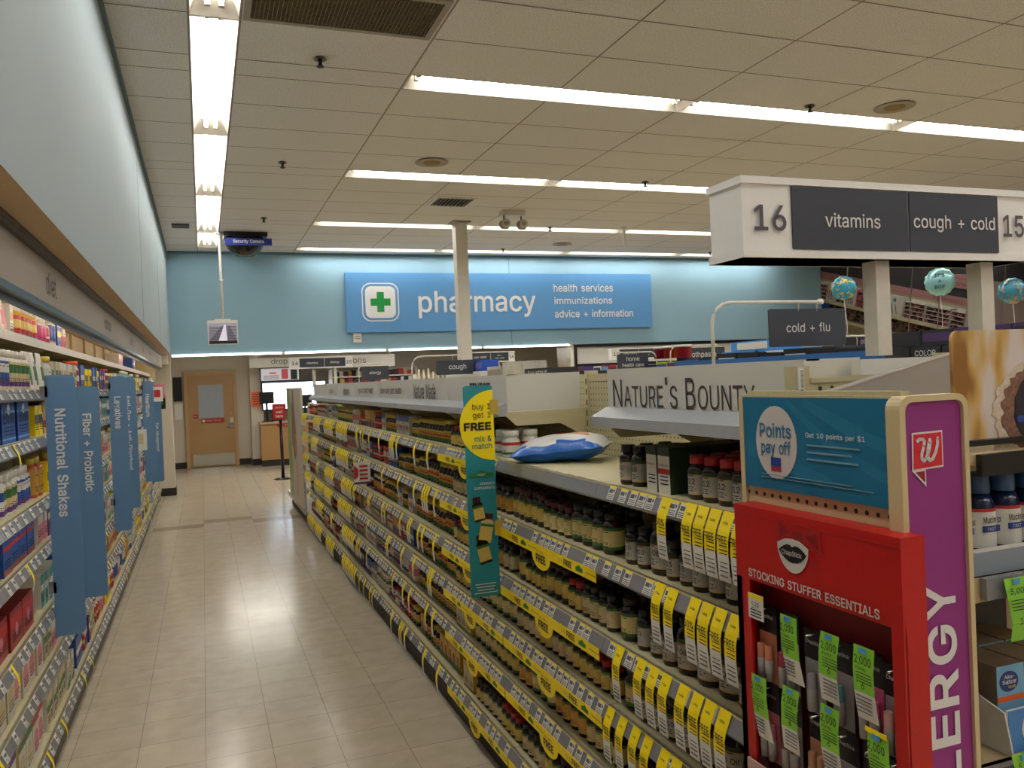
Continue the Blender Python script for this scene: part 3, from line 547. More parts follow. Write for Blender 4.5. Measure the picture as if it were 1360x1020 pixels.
    part('sign_band', s, [M('camera_blue', (24, 44, 140), .5), TXW], t)
    # hanging monitor
    t = thing('hanging_monitor', 'small monitor hung from the ceiling on a white pole, showing an aisle', 'monitor', (.31, 12.5, 2.4))
    part('pole', MB().tube([(.31, 12.55, 2.73), (.31, 12.55, ZC)], .02, 10).lathe([(.03, 0), (.03, .03)], (.31, 12.55, 3.3), 12).lathe([(.06, 0), (.06, .02)], (.31, 12.55, ZC - .02), 14), [WHITE], t)
    part('casing', MB().box(.10, .51, 12.5, 12.62, 2.40, 2.74).box(.10, .51, 12.495, 12.5, 2.70, 2.74).box(.10, .51, 12.495, 12.5, 2.39, 2.405), [WHITE], t)
    s = MB().box(.115, .495, 12.492, 12.5, 2.445, 2.70, 0).box(.115, .495, 12.49, 12.5, 2.405, 2.445, 1)
    s.quad((.115, 12.491, 2.445), (.495, 12.491, 2.445), (.40, 12.491, 2.66), (.29, 12.491, 2.66), 2)
    s.quad((.24, 12.490, 2.445), (.36, 12.490, 2.445), (.345, 12.490, 2.68), (.325, 12.490, 2.68), 3)
    for i in range(9):
        y = 2.46 + i * .022; s.box(.12, .25 + i * .008, 12.489, 12.4905, y, y + .008, 1); s.box(.37, .49, 12.489, 12.4905, y + .01, y + .016, 1)
    part('screen', s, [M('screen_grey', (150, 146, 160), .3, emit=.35), BLACK, M('screen_mid', (112, 108, 122), emit=.35), M('screen_light', (205, 200, 214), emit=.5)], t)
    part('bracket', MB().box(.2, .42, 12.52, 12.6, 2.72, 2.76), [WHITE], t)
    solo('ceiling_vent_slot', MB().box(-.30, -.08, 11.9, 12.15, ZC - .02, ZC - .002), [M('slot_dark', (70, 62, 54), .7)], 'small dark slot vent on the ceiling beside the far end of the light row', 'vent', (-.2, 12.0, ZC))
    solo('hanging_hook', MB().tube([(6.2, 11.3, ZC), (6.2, 11.3, ZC - .3)], .018, 8).lathe([(.05, 0), (.05, .015)], (6.2, 11.3, ZC - .016), 12), [WHITE], 'short white stub pipe hanging from the ceiling at the third light row', 'pipe', (6.2, 11.3, ZC))
ceiling_things()

# ---------------------------------------------------------------- far wall signs
def far_signs():
    t = thing('pharmacy_sign', 'large blue wall sign with a green cross and the word pharmacy', 'sign', (5.35, YF, 2.6))
    b = MB().box(2.356, 8.33, YF - .07, YF, 2.63, 3.66)
    part('board', b, [M('sign_blue', (88, 146, 200), .45, noise=.015, scale=1)], t)
    y = YF - .075
    c = MB(); C = (2.95, y, 3.15)
    c.plate(rrect(-.325, .325, -.335, .335, .15), C, X3, Z3, .004, 0); c.plate(rrect(-.305, .305, -.315, .315, .135), (C[0], y - .002, C[2]), X3, Z3, .003, 1)
    c.plate(rrect(-.265, .265, -.275, .275, .10), (C[0], y - .004, C[2]), X3, Z3, .003, 0)
    a, l = .062, .175
    c.plate([(-a, -l), (a, -l), (a, -a), (l, -a), (l, a), (a, a), (a, l), (-a, l), (-a, a), (-l, a), (-l, -a), (-a, -a)], (C[0], y - .007, C[2]), X3, Z3, .003, 2)
    part('cross_emblem', c, [TXW, M('sign_blue'), M('cross_green', (10, 140, 60), .5)], t)
    x = MB(); x.text('pharmacy', (4.745, y - .002, 3.10), X3, Z3, 2.24, .48, 0, .010)
    part('title_lettering', x, [TXW], t)
    for s_, xx, zz, ww, hh in (('health services', 6.86, 3.395, 1.25, .155), ('immunizations', 6.85, 3.155, 1.22, .135), ('advice + information', 7.07, 2.905, 1.66, .145)):
        part('service_lettering', MB().text(s_, (xx, y - .002, zz), X3, Z3, ww, hh, 0, .012), [TXW], t)
    t = thing('thermostat', 'small white box on the blue wall below the large sign', 'thermostat', (2.55, YF, 2.5))
    part('cover', MB().box(2.46, 2.60, YF - .05, YF, 2.46, 2.62), [WHITE], t)
    part('vent_slits', MB().box(2.48, 2.58, YF - .053, YF - .049, 2.55, 2.56).box(2.48, 2.58, YF - .053, YF - .049, 2.52, 2.53), [TXG], t)
    # drop off counter
    t = thing('drop_off_counter', 'tan pharmacy drop off counter below the bright screen', 'counter', (2.2, 19.3, 0))
    part('front_panel', MB().box(1.16, 2.70, 19.0, 19.45, .14, .94), [M('counter_tan', (170, 132, 84), .5, noise=.03, scale=4)], t)
    part('worktop', MB().box(1.14, 2.72, 18.95, 19.46, .94, .98), [M('counter_top', (190, 160, 118), .4)], t)
    part('plinth', MB().box(1.18, 2.70, 19.02, 19.45, 0, .14), [DARK], t)
    s = MB().box(1.52, 2.1, 18.985, 19.0, .86, .94); s.text('STAFF ONLY', (1.86, 18.983, .90), X3, Z3, .36, .035, 1); part('notice_strip', s, [M('notice_red'), TXW], t)
    t = thing('drop_off_header', 'off-white header sign reading drop off above the counter', 'sign', (2.3, 19.0, 2.19))
    s = MB().box(.98, 3.1, 18.9, 19.0, 2.19, 2.40).box(.98, 3.1, 18.88, 18.9, 2.385, 2.40); part('panel', s, [HEAD], t)
    part('lettering', MB().text('drop off', (1.76, 18.895, 2.31), X3, Z3, .64, .15, 0), [TXG], t)
    part('hanger', MB().box(1.1, 1.14, 18.93, 18.97, 2.40, 2.72).box(2.9, 2.94, 18.93, 18.97, 2.40, 2.72), [WHITE], t)
    t = thing('menu_screen', 'dark-framed notice screen hung under the drop off sign', 'screen', (1.6, 19.0, 1.88))
    part('frame', MB().box(1.19, 2.07, 19.06, 19.12, 1.87, 2.19), [M('frame_navy', (28, 34, 58), .4)], t)
    s = MB().box(1.22, 2.04, 19.05, 19.06, 1.90, 2.17, 0); s.box(1.66, 1.80, 19.045, 19.05, 1.93, 2.15, 1).box(1.86, 2.0, 19.045, 19.05, 1.91, 2.13, 2).box(1.40, 1.55, 19.045, 19.05, 2.05, 2.08, 3)
    for k in range(4): s.box(1.27, 1.60, 19.045, 19.05, 1.93 + k * .025, 1.938 + k * .025, 4)
    part('display', s, [M('disp_light', (190, 188, 196), emit=.4), M('disp_pink', (170, 70, 80), emit=.3), M('disp_dark', (36, 44, 40), emit=.1), M('disp_red', (200, 40, 50), emit=.4), TXG], t)
    part('hanger', MB().box(1.3, 1.33, 19.0, 19.08, 2.18, 2.21).box(1.9, 1.93, 19.0, 19.08, 2.18, 2.21), [BLACK], t)
    t = thing('bright_screen', 'large glowing white screen behind the drop off counter', 'screen', (1.9, 19.5, 1.2))
    part('frame', MB().box(1.24, 2.70, 19.5, 19.56, 1.22, 1.875).box(1.24, 1.27, 19.46, 19.5, 1.22, 1.875).box(1.24, 2.70, 19.46, 19.5, 1.845, 1.875), [M('frame_navy')], t)
    s = MB().box(1.27, 2.67, 19.485, 19.5, 1.25, 1.845, 0)
    random.seed(3)
    for k in range(26): x = random.uniform(1.3, 2.5); z = random.uniform(1.27, 1.8); s.box(x, x + random.uniform(.04, .16), 19.48, 19.485, z, z + .02, 1)
    part('display', s, [M('screen_glow', (226, 240, 255), emit=3.2), M('screen_blue', (140, 190, 235), emit=2.2)], t)
    # the two small monitors and clutter on the counter
    for i, (x, z, a, w) in enumerate(((1.33, 1.52, .3, 'turned sideways before the bright screen'), (2.16, 1.42, -.2, 'above the red sign on the drop off counter'))):
        t = thing('counter_monitor', f'black monitor {w}', 'monitor', (x, 19.2, .98), None, a)
        part('display', MB().box(-.16, .16, -.02, .02, z - .98 - .13, z - .98 + .13), [BLACK], t, True)
        part('stand', MB().box(-.02, .02, 0, .03, .02, z - .98 - .1).box(-.1, .1, -.07, .08, 0, .02), [BLACK], t, True)
    solo('desk_printer', MB().box(1.56, 1.74, 19.2, 19.44, .98, 1.2).box(1.58, 1.72, 19.17, 19.2, 1.0, 1.06, 1), [WHITE, GREYL], 'white boxy printer on the drop off counter', 'printer', (1.6, 19.3, .98))
    t = thing('card_terminal', 'black card payment terminal on the drop off counter', 'terminal', (1.86, 19.1, .98))
    part('body', MB().box(1.76, 1.96, 19.02, 19.14, 1.0, 1.25), [BLACK], t); part('stand', MB().lathe([(.09, 0), (.03, .02), (.03, .06)], (1.86, 19.1, .98), 12), [BLACK], t)
    part('screen', MB().box(1.78, 1.94, 19.01, 19.02, 1.13, 1.23), [M('term_blue', (90, 130, 190), emit=.4)], t)
    m = MB().box(1.02, 1.22, 19.50, 19.548, 1.33, 1.66)
    for k in range(5): m.box(1.05, 1.19, 19.498, 19.50, 1.38 + k * .055, 1.40 + k * .055, 1)
    solo('orange_notice', m, [ORANGE, TXG], 'orange paper notice on the pier beside the drop off counter', 'notice', (1.12, 19.5, 1.33))
    solo('wall_plaque', MB().box(-.62, -.44, 19.88, 19.95, 1.52, 2.06), [BLACK], 'black upright panel on the wall beside the tan door', 'panel', (-.5, 19.9, 1.5))
    solo('document_holder', MB().box(-.62, -.44, 19.91, 19.95, 1.10, 1.48).box(-.60, -.46, 19.9, 19.91, 1.12, 1.44, 1), [WHITE, PAPER], 'white paper holder on the wall below the black panel', 'holder', (-.5, 19.9, 1.1))
    # stanchion
    t = thing('stanchion_sign', 'black floor stanchion with a red please wait here sign', 'stanchion', (1.36, 16.2, 0))
    part('base', MB().lathe([(.17, 0), (.17, .012), (.05, .03)], (1.36, 16.2, 0), 24), [BLACK], t)
    part('post', MB().tube([(1.36, 16.2, .02), (1.36, 16.2, 1.14)], .03, 12), [BLACK], t)
    s = MB().box(1.22, 1.45, 16.15, 16.17, 1.14, 1.42); s.text('please', (1.335, 16.148, 1.36), X3, Z3, .15, .05, 1); s.text('wait', (1.335, 16.148, 1.28), X3, Z3, .12, .055, 1, .02); s.text('here', (1.335, 16.148, 1.20), X3, Z3, .13, .055, 1, .02)
    part('sign_plate', s, [M('wait_red', (206, 28, 34), .5), TXW], t)
    part('sign_frame', MB().box(1.21, 1.46, 16.17, 16.18, 1.13, 1.43).box(1.32, 1.36, 16.17, 16.2, 1.1, 1.14), [BLACK], t)
    # consultations header and the shelving behind the counter
    t = thing('consultation_header', 'off-white header sign partly hidden by the small number 15 aisle sign', 'sign', (3.6, 18.6, 2.15))
    part('panel', MB().box(2.6, 4.12, 18.5, 18.6, 2.12, 2.40), [HEAD], t); part('lettering', MB().text('consultations', (2.90, 18.495, 2.28), X3, Z3, 1.13, .14, 0), [TXG], t)
    part('hanger', MB().box(2.7, 2.74, 18.53, 18.57, 2.42, 2.72).box(4.0, 4.04, 18.53, 18.57, 2.42, 2.72), [WHITE], t)
    t = thing('pharmacy_shelving', 'open shelving full of dark boxes behind the pharmacy counter', 'shelf unit', (3.6, 19.2, 0))
    s = MB().box(2.75, 4.75, 19.4, 19.45, 0, 2.1)
    for x in (2.75, 4.72): s.box(x, x + .03, 19.0, 19.4, 0, 2.1)
    part('frame', s, [WHITE], t)
    for z in (1.55, 1.74, 1.93):
        part('shelf', MB().box(2.78, 4.72, 18.95, 19.4, z - .03, z), [WHITE], t)
    random.seed(11)
    cols = [M('box_wine', (120, 36, 44), .5), M('box_navy', (34, 40, 70), .5), M('box_black', (30, 28, 30), .5), M('box_redder', (158, 44, 48), .5), PAPER, M('box_gold', (190, 150, 80), .5)]
    n = 0
    for r, z in enumerate((1.55, 1.74, 1.93)):
        x = 2.8; k = 0
        while x < 4.6:
            w = random.uniform(.07, .15); h = random.uniform(.10, .15)
            solo('shelf_box', MB().box(x, x + w, 19.0, 19.2, z, z + h), [random.choice(cols)], f'small product box, {od(k)} along the {od(2 - r)} shelf behind the counter', 'box', (x + w / 2, 19.1, z), 'boxes on the pharmacy shelving'); x += w + .01; k += 1
    bag = M('kraft_bag', (186, 172, 146), .8, noise=.04)
    t = thing('bag_rack', 'low rack of pale prescription bags behind the far gondola end', 'rack', (5.0, 18.0, 0))
    part('rack_frame', MB().box(4.45, 6.6, 18.2, 18.24, 0, 1.9).box(4.45, 6.6, 17.9, 18.2, 1.66, 1.7).box(4.45, 4.48, 17.9, 18.2, 0, 1.7).box(6.57, 6.6, 17.9, 18.2, 0, 1.7), [WHITE], t)
    for k in range(18):
        x = 4.55 + k * .11
        solo('prescription_bag', MB().plate([(0, 0), (.26, 0), (.25, random.uniform(.24, .34)), (.02, random.uniform(.22, .33))], (x, 17.93, 1.70), (.25, .97, 0), Z3, .045), [bag], f'pale paper prescription bag, {od(k)} in the rack from the left', 'bag', (x, 18.0, 1.7), 'prescription bags in the rack')
    solo('mounted_screen', MB().box(5.45, 6.05, 19.5, 19.56, 1.93, 2.2).box(6.0, 6.15, 19.52, 19.6, 2.16, 2.26), [BLACK], 'black screen on the back wall beside the cough sign', 'screen', (5.7, 19.5, 1.93))
    # black framed opening to the right below the blue wall
    t = thing('pass_window', 'wide low opening with a black frame below the right part of the blue wall', 'window', (9.0, YF, 2.1))
    part('frame', MB().box(6.66, 12.4, YF - .01, YF + .05, 2.27, 2.32).box(6.66, 12.4, YF - .01, YF + .05, 1.9, 1.95).box(6.66, 6.70, YF - .01, YF + .05, 1.95, 2.27), [BLACK], t)
    s = MB().box(6.70, 12.4, YF + .03, YF + .048, 1.95, 2.27, 0)
    s.text('first aid', (10.75, YF + .027, 2.13), X3, Z3, 1.0, .15, 1)
    part('backing', s, [HEAD, TXG], t)
far_signs()

# ---------------------------------------------------------------- mirror and what it shows
def mirror():
    T = radians(7.5)
    up = Vector((0, -sin(T), cos(T))); L = 2.02
    mm = M('mirror_glass', (214, 218, 218), .015, 1.0, noise=0)
    seams = [12.56, 13.29, 15.15, 16.02, 18.05, 19.9]
    y0, z0 = YF + .235, 1.98
    for i in range(5):
        a, b = seams[i], seams[i + 1]
        t = thing('mirror_panel', f'tall tilted mirror panel reflecting the cosmetics wall, {od(i)} from the blue wall', 'mirror', ((a + b) / 2, y0, z0), 'tilted mirror panels')
        part('glass', MB().plate([(a, 0), (b, 0), (b, L), (a, L)], (0, y0, z0), X3, up, .008), [mm], t)
        part('edge_moulding', MB().plate([(b - .012, 0), (b + .012, 0), (b + .012, L), (b - .012, L)], (0, y0 - .006, z0), X3, up, .012), [WHITE], t)
    struct('trim_mirror', MB().box(12.56, 19.9, YF + .05, YF + .26, 1.9, 1.97), [DARK])
    # cosmetics wall on the right side of the store, seen only in the mirror
    XW = 23.2
    t = thing('cosmetics_fixture', 'cream cosmetics wall fixture with a pink band, reflected in the tilted mirror', 'shelf unit', (XW, 6.0, 0))
    part('back_panel', MB().box(XW + .01, XR - .01, 0, 13.0, 0, 2.0), [CREAM], t)
    pink = M('dusty_pink', (190, 138, 136), .6, noise=.02)
    b = MB().box(XW - .0, XR - .01, 0, 13.2, 2.0, 2.27)
    b.text('cosmetics', (XW - .005, 8.3, 2.13), NY, Z3, 1.2, .13, 1)
    part('pink_band', b, [pink, M('band_print', (120, 74, 74), .6)], t)
    part('dark_fascia', MB().box(XW, XR - .01, 0, 13.2, 2.27, 3.98), [M('charcoal_fascia', (66, 62, 64), .7)], t)
    for i, z in enumerate((1.26, .66, .18)):
        s = thing('cosmetics_shelf', f'long cream cosmetics shelf seen in the mirror, {("upper", "lower", "lowest")[i]} tier', 'shelf', (XW - .17, 6.5, z - .1), 'cosmetics shelves')
        part('shelf_deck', MB().box(XW - .35, XW + .0, 0, 13.0, z - .03, z - .002), [M('cream_shelf', (222, 208, 164), .5)], s)
        part('shelf_lip', MB().box(XW - .36, XW - .35, 0, 13.0, z - .1, z), [MATS['cream_shelf']], s)
    t2 = thing('web_address_sign', 'pink half-round web address sign reflected backwards in the mirror', 'sign', (XW, 8.85, 2.6))
    part('panel', MB().plate(disc(0, 0, 1.05, .46, 24, 0, pi), (XW - .06, 8.85, 2.56), NY, Z3, .04), [pink], t2)
    x = MB(); x.text('walgreens.com', (XW - .065, 8.85, 2.68), NY, Z3, 1.5, .17, 0); x.text('shop online anytime', (XW - .065, 8.9, 2.87), NY, Z3, .9, .1, 0)
    part('lettering', x, [M('band_print')], t2)
    part('bracket', MB().box(XW - .06, XW, 8.4, 8.45, 2.6, 2.9), [BLACK], t2)
    solo('hanging_banner', MB().box(XW - .06, XW - .01, 2.4, 4.25, 2.65, 3.1), [pink], 'pink hanging banner over the cosmetics wall, reflected beside the blue wall', 'banner', (XW, 3.3, 2.65))
    # displays standing on the cosmetics shelves
    random.seed(5)
    lite = M('display_white', (226, 220, 208), .5); tealm = M('display_teal', (40, 150, 160), .5); pk = M('display_pink', (214, 130, 140), .5); dk = M('display_dark', (48, 36, 38), .5)
    wine = M('display_wine', (128, 40, 52), .5)
    k = 0
    y = .6
    for kind, w in (('m', .5), ('p', .5), ('m', .7), ('r', .6), ('p', .45), ('r', .6), ('P', .42), ('k', .35), ('r', 1.0), ('P', .8), ('r', .9), ('m', 1.0), ('r', .9), ('m', .8)):
        t = thing('cosmetics_display', f'cosmetics display reflected in the mirror, {od(k)} along the upper shelf', 'display', (XW - .15, y + w / 2, 1.26), 'cosmetics displays in the mirror'); k += 1
        if kind in 'Pp':
            p = MB().box(XW - .3, XW - .1, y, y + w, 1.26, 1.95)
            part('card', p, [lite], t)
            q = MB().plate(disc(0, 0, .07), (XW - .302, y + w * .5, 1.80), NY, Z3, .003, 0)
            for j in range(3): q.plate([(-.03, 0), (.0, 0), (.12, .34), (.09, .34)], (XW - .302, y + w * (.25 + .22 * j), 1.32), NY, Z3, .003, 1)
            part('print', q, [tealm, dk], t)
        else:
            c = MB().box(XW - .08, XW, y, y + w, 1.26, 1.92); c.box(XW - .3, XW - .08, y, y + .015, 1.26, 1.9); c.box(XW - .3, XW - .08, y + w - .015, y + w, 1.26, 1.9)
            for z in (1.26, 1.40, 1.54, 1.68, 1.82): c.box(XW - .3, XW - .08, y, y + w, z, z + .02)
            part('rack', c, [lite if kind != 'k' else pk], t)
            q = MB()
            for z in (1.28, 1.42, 1.56, 1.70):
                yy = y + .03
                while yy < y + w - .06:
                    ww = random.uniform(.03, .07); q.box(XW - .27, XW - .1, yy, yy + ww, z, z + random.uniform(.05, .1), random.choice((0, 1, 2, 3, 1))); yy += ww + .01
            o = part('testers', q, [wine, dk, pk, M('tester_mid', (170, 120, 110), .5)], t); o['kind'] = 'stuff'
        y += w + .03
    k = 0; y = .5
    while y < 10.5:
        w = random.uniform(.5, .9)
        t = thing('cosmetics_pegs', f'pegged cosmetics panel reflected in the mirror, {od(k)} along the lower tier', 'display', (XW - .1, y + w / 2, .68), 'lower cosmetics panels in the mirror'); k += 1
        part('card', MB().box(XW - .1, XW, y, y + w, .66, 1.14), [random.choice((lite, M('display_grey', (150, 140, 126), .5)))], t)
        q = MB()
        for z in (.72, .86, 1.0):
            yy = y + .03
            while yy < y + w - .07:
                ww = random.uniform(.03, .06); q.box(XW - .2, XW - .1, yy, yy + ww, z, z + .1, random.choice((0, 1, 1, 2))); yy += ww + .03
        o = part('packs', q, [dk, M('pack_tan', (150, 124, 100), .5), wine], t); o['kind'] = 'stuff'
        y += w + .02
    solo('blue_shelf_sign', MB().box(XW - .37, XW - .36, 2.0, 3.3, .86, 1.16), [BLUE], 'blue shelf sign on the cosmetics wall, reflected at the corner of the blue wall', 'sign', (XW - .36, 2.6, .86))
    t = thing('advertising_panel', 'pale green and white advertising panel reflected beside the foil balloon', 'poster', (XW - .4, 10.3, 1.7))
    part('side_panel', MB().box(XW - .9, XW - .40, 9.82, 9.86, .0, 3.05), [M('sage_panel', (150, 158, 140), .6)], t)
    part('face_panel', MB().box(XW - .9, XW - .85, 9.86, 12.5, .0, 3.05), [M('blush_panel', (214, 190, 180), .6)], t)
mirror()
# ---------------------------------------------------------------- product prototypes (facing -x, base at z = 0)
def lab_mat(name, rgb): return M(name, rgb, .45, noise=.03, scale=60)
def bottle(r, h, body, cap, label, capr=.78, caph=.022, bands=(), word=None, n=14, neck=True, wordm=None, lz=(.12, .66)):
    """returns [(part name, mesh)]: first is the bottle body. bands: (z0, z1, material) as shares of the label height"""
    hb = h - caph
    sh = hb - r * .5
    prof = [(r * .9, 0), (r, .006), (r, sh), (r * .86, sh + r * .28), (r * capr * .9, hb - .004), (r * capr * .9, hb)]
    bm = MB().lathe(prof, n=n).mesh('bottle_body', [body])
    cp = MB().lathe([(r * capr, hb), (r * capr, h - .003), (r * capr * .9, h)], n=n).mesh('cap', [cap])
    rl = r * 1.012; z0, z1 = h * lz[0], min(h * lz[1], sh - .002); H = z1 - z0
    pr = []; zs = sorted({0, 1} | {b[0] for b in bands} | {b[1] for b in bands}); mats = [label]
    for q in zs[:-1]:
        mi = 0
        for b in bands:
            if b[0] <= q < b[1]:
                if b[2] not in mats: mats.append(b[2])
                mi = mats.index(b[2])
        pr.append((rl, z0 + q * H, mi))
    pr.append((rl, z1))
    lm = MB().lathe(pr, n=n, cap=False)
    tm = wordm or TXK
    if tm not in mats: mats.append(tm)
    ti = mats.index(tm)
    if word: lm.text(word, (0, 0, z0 + H * .56), X3, Z3, min(r * 1.75, .012 * len(word)), None, ti, .01, rl * 1.01)
    # small print as thin bars that follow the label
    for zq, a0, a1 in ((.30, -.75, .45), (.22, -.75, .7), (.14, -.6, .5), (.78, -.5, .5)) if n > 9 else ((.3, -.6, .6),):
        lm.lathe([(rl * 1.006, z0 + H * zq), (rl * 1.006, z0 + H * (zq + .035))], n=3, m=ti, a0=pi + a0, a1=pi + a1, cap=False)
    return [('bottle_body', bm), ('cap', cp), ('label', lm.mesh('label', mats))]
def carton(w, d, h, face, side, bands=(), word=None, wordm=None, circ=None):
    """box facing -x; w along y, d along x"""
    b = MB().box(-d / 2, d / 2, -w / 2, w / 2, 0, h, 0, [0, 2, 0, 0, 0, 1])
    mats = [side, face, side]
    f = MB(); fm = []
    def mi(m):
        if m not in fm: fm.append(m)
        return fm.index(m)
    x = -d / 2 - .0008
    for z0, z1, m in bands: f.box(x, -d / 2, -w / 2 * .995, w / 2 * .995, z0 * h, z1 * h, mi(m))
    if circ: f.plate(disc(0, 0, w * circ[0]), (x - .0006, 0, h * circ[1]), NY, Z3, .0008, mi(circ[2]))
    if word: f.text(word, (x - .0012, 0, h * .62), NY, Z3, w * .8, None, mi(wordm or TXK), .01)
    for zq in (.2, .28, .36): f.box(x - .0006, -d / 2, -w * .35, w * .3, zq * h, zq * h + h * .025, mi(wordm or TXK))
    return [('carton_body', b.mesh('carton_body', mats)), ('front_print', f.mesh('front_print', fm))]
def merge(parts):
    """one multi-material mesh for copies too small to show their parts"""
    me = bpy.data.meshes.new(parts[0][0]); V = []; F = []; mi = []; mats = []; sm = []
    for _, p in parts:
        n = len(V); V += [tuple(v.co) for v in p.vertices]
        for pl in p.polygons:
            F.append(tuple(n + i for i in pl.vertices)); mt = p.materials[pl.material_index]
            if mt not in mats: mats.append(mt)
            mi.append(mats.index(mt)); sm.append(pl.use_smooth)
    me.from_pydata(V, [], F)
    for x in mats: me.materials.append(x)
    me.polygons.foreach_set('material_index', mi); me.polygons.foreach_set('use_smooth', sm); me.update()
    return me
KIND_N = {}; REST = {}
def put_product(name, proto, loc, label, cat, group, parts=True, rz=0.):
    KIND_N[name] = KIND_N.get(name, 0) + 1
    if KIND_N[name] > 295:            # the farthest repeats of a kind go into one object
        V, F, mi, mats, sm = REST.setdefault(name, ([], [], [], [], []))
        n = len(V); cz, sz = cos(rz), sin(rz); me = proto['m']
        V += [(loc[0] + v.co.x * cz - v.co.y * sz, loc[1] + v.co.x * sz + v.co.y * cz, loc[2] + v.co.z) for v in me.vertices]
        for pl in me.polygons:
            F.append(tuple(n + i for i in pl.vertices)); mt = me.materials[pl.material_index]
            if mt not in mats: mats.append(mt)
            mi.append(mats.index(mt)); sm.append(pl.use_smooth)
        return None
    if not parts:
        o = link(name, proto['m'], None, loc, rz)
    else:
        o = link(name, proto['p'][0][1], None, loc, rz)
        for nm, me in proto['p'][1:]: link(nm, me, o)
    return tag(o, label, cat, group)
def P(parts, w, d, name, desc, cat): return {'p': parts, 'm': merge(parts), 'w': w, 'd': d, 'n': name, 'desc': desc, 'c': cat}
AMB = M('amber_plastic', (38, 22, 16), .18, spec=.6, noise=0); CAPB = M('cap_black', (18, 17, 18), .35, noise=0); CAPM = M('cap_maroon', (66, 20, 22), .35, noise=0)
CAPR = M('cap_red', (170, 30, 34), .35, noise=0); CAPY = M('cap_yellow', (206, 186, 74), .4, noise=0); CAPW = M('cap_white', (224, 222, 214), .4, noise=0)
LY = lab_mat('label_yellow', (212, 186, 92)); LYP = lab_mat('label_pale_yellow', (214, 198, 136)); LC = lab_mat('label_cream', (206, 190, 146)); LG = lab_mat('label_grey', (176, 174, 166))
LW = lab_mat('label_white', (214, 212, 204)); LGR = lab_mat('label_green', (58, 112, 52)); LDG = lab_mat('label_dark_green', (44, 62, 44)); LGOLD = lab_mat('label_gold', (196, 160, 92)); LO = lab_mat('label_orange', (206, 156, 62))
LR = lab_mat('label_red', (190, 40, 40)); LB = lab_mat('label_blue', (40, 80, 160)); LPK = lab_mat('label_pink', (214, 120, 140)); LPU = lab_mat('label_purple', (96, 54, 128)); BODYW = M('bottle_white', (216, 214, 206), .35, noise=0)
def amber(r, h, cap, lab, desc, extra=(), top=LGR): return P(bottle(r, h, AMB, cap, lab, bands=((.86, 1, top),) + extra), 2 * r + .006, 2 * r, 'amber_bottle', desc, 'bottle')
AMBERS = [amber(.024, .100, CAPB, LY, 'small amber bottle, yellow label'), amber(.028, .112, CAPM, LYP, 'amber bottle, maroon cap, pale label'), amber(.031, .118, CAPB, LO, 'amber bottle, orange label'),
          amber(.036, .13, CAPB, LYP, 'large amber bottle, pale yellow label', ((0, .14, LGR),)), amber(.027, .115, CAPB, LC, 'amber bottle, cream label'), amber(.026, .105, CAPR, LY, 'amber bottle, red cap, yellow label'),
          amber(.030, .125, CAPM, LY, 'amber bottle, maroon cap, yellow label', ((.0, .12, LDG),))]
def greyb(r, h, cap, word, desc): return P(bottle(r, h, AMB, cap, LG, word=word, bands=((.84, 1, LDG), (.80, .84, LGOLD), (0, .05, LGOLD))), 2 * r + .008, 2 * r, 'grey_label_bottle', desc, 'bottle')
GREYS = [greyb(.028, .12, CAPB, 'Q10', 'grey label bottle, black cap'), greyb(.033, .135, CAPB, 'Oil', 'large grey label bottle, black cap'), greyb(.036, .14, CAPB, 'Calcium', 'wide grey label bottle, black cap'),
         greyb(.029, .115, CAPR, 'B12', 'grey label bottle, red cap'), greyb(.026, .11, CAPB, 'D3', 'small grey label bottle, black cap'), greyb(.04, .15, CAPB, 'Fish Oil', 'extra large grey label bottle')]
def yel(r, h, desc, top=LR): return P(bottle(r, h, AMB, CAPY, LO, bands=((0, .3, LGR), (.8, 1, LY), (.48, .6, top)), lz=(.05, .55)), 2 * r + .005, 2 * r, 'yellow_cap_bottle', desc, 'bottle')
YELS = [yel(.028, .115, 'yellow cap bottle, green-banded label'), yel(.032, .125, 'large yellow cap bottle, red-striped label'), yel(.026, .105, 'small yellow cap bottle, orange label', LGOLD)]
YELS.append(P(bottle(.03, .12, AMB, CAPB, LO, bands=((0, .3, LGR), (.5, .7, LR))), .064, .06, 'yellow_cap_bottle', 'dark cap bottle, orange and green label', 'bottle'))
YELC = P(carton(.07, .07, .125, LY, LO, ((.0, .18, LGR), (.8, 1, LO)), circ=(.25, .5, LR)), .074, .07, 'vitamin_carton', 'yellow vitamin carton, red dot', 'carton')
WJ = P(bottle(.04, .115, BODYW, CAPW, LW, .86, .028, ((.75, 1, LR), (0, .2, LGR))), .086, .08, 'white_cap_jar', 'white lidded jar, red-topped label', 'jar')
PILLS = [P(bottle(r, h, BODYW if i % 3 else AMB, c, l, .84, .024, b, n=9), 2 * r + .006, 2 * r, 'pill_bottle', d, 'bottle') for i, (r, h, c, l, b, d) in enumerate((
    (.03, .115, CAPR, LR, ((.4, .6, LW),), 'red pill bottle, white stripe'), (.031, .12, CAPW, LW, ((0, .3, LB),), 'white pill bottle, blue foot'), (.028, .11, CAPB, LPU, ((.6, .8, LY),), 'purple pill bottle, yellow stripe'),
    (.034, .125, CAPW, LO, ((0, .25, LR),), 'orange pill bottle, red foot'), (.03, .118, CAPR, LW, ((.5, .8, LR),), 'white pill bottle, red band'), (.032, .12, CAPW, LPK, ((0, .3, LW),), 'pink pill bottle'),
    (.03, .115, CAPY, LY, ((0, .25, LGR),), 'yellow pill bottle, green foot'), (.035, .13, CAPW, LW, ((.7, 1, LGR),), 'white pill bottle, green top')))]
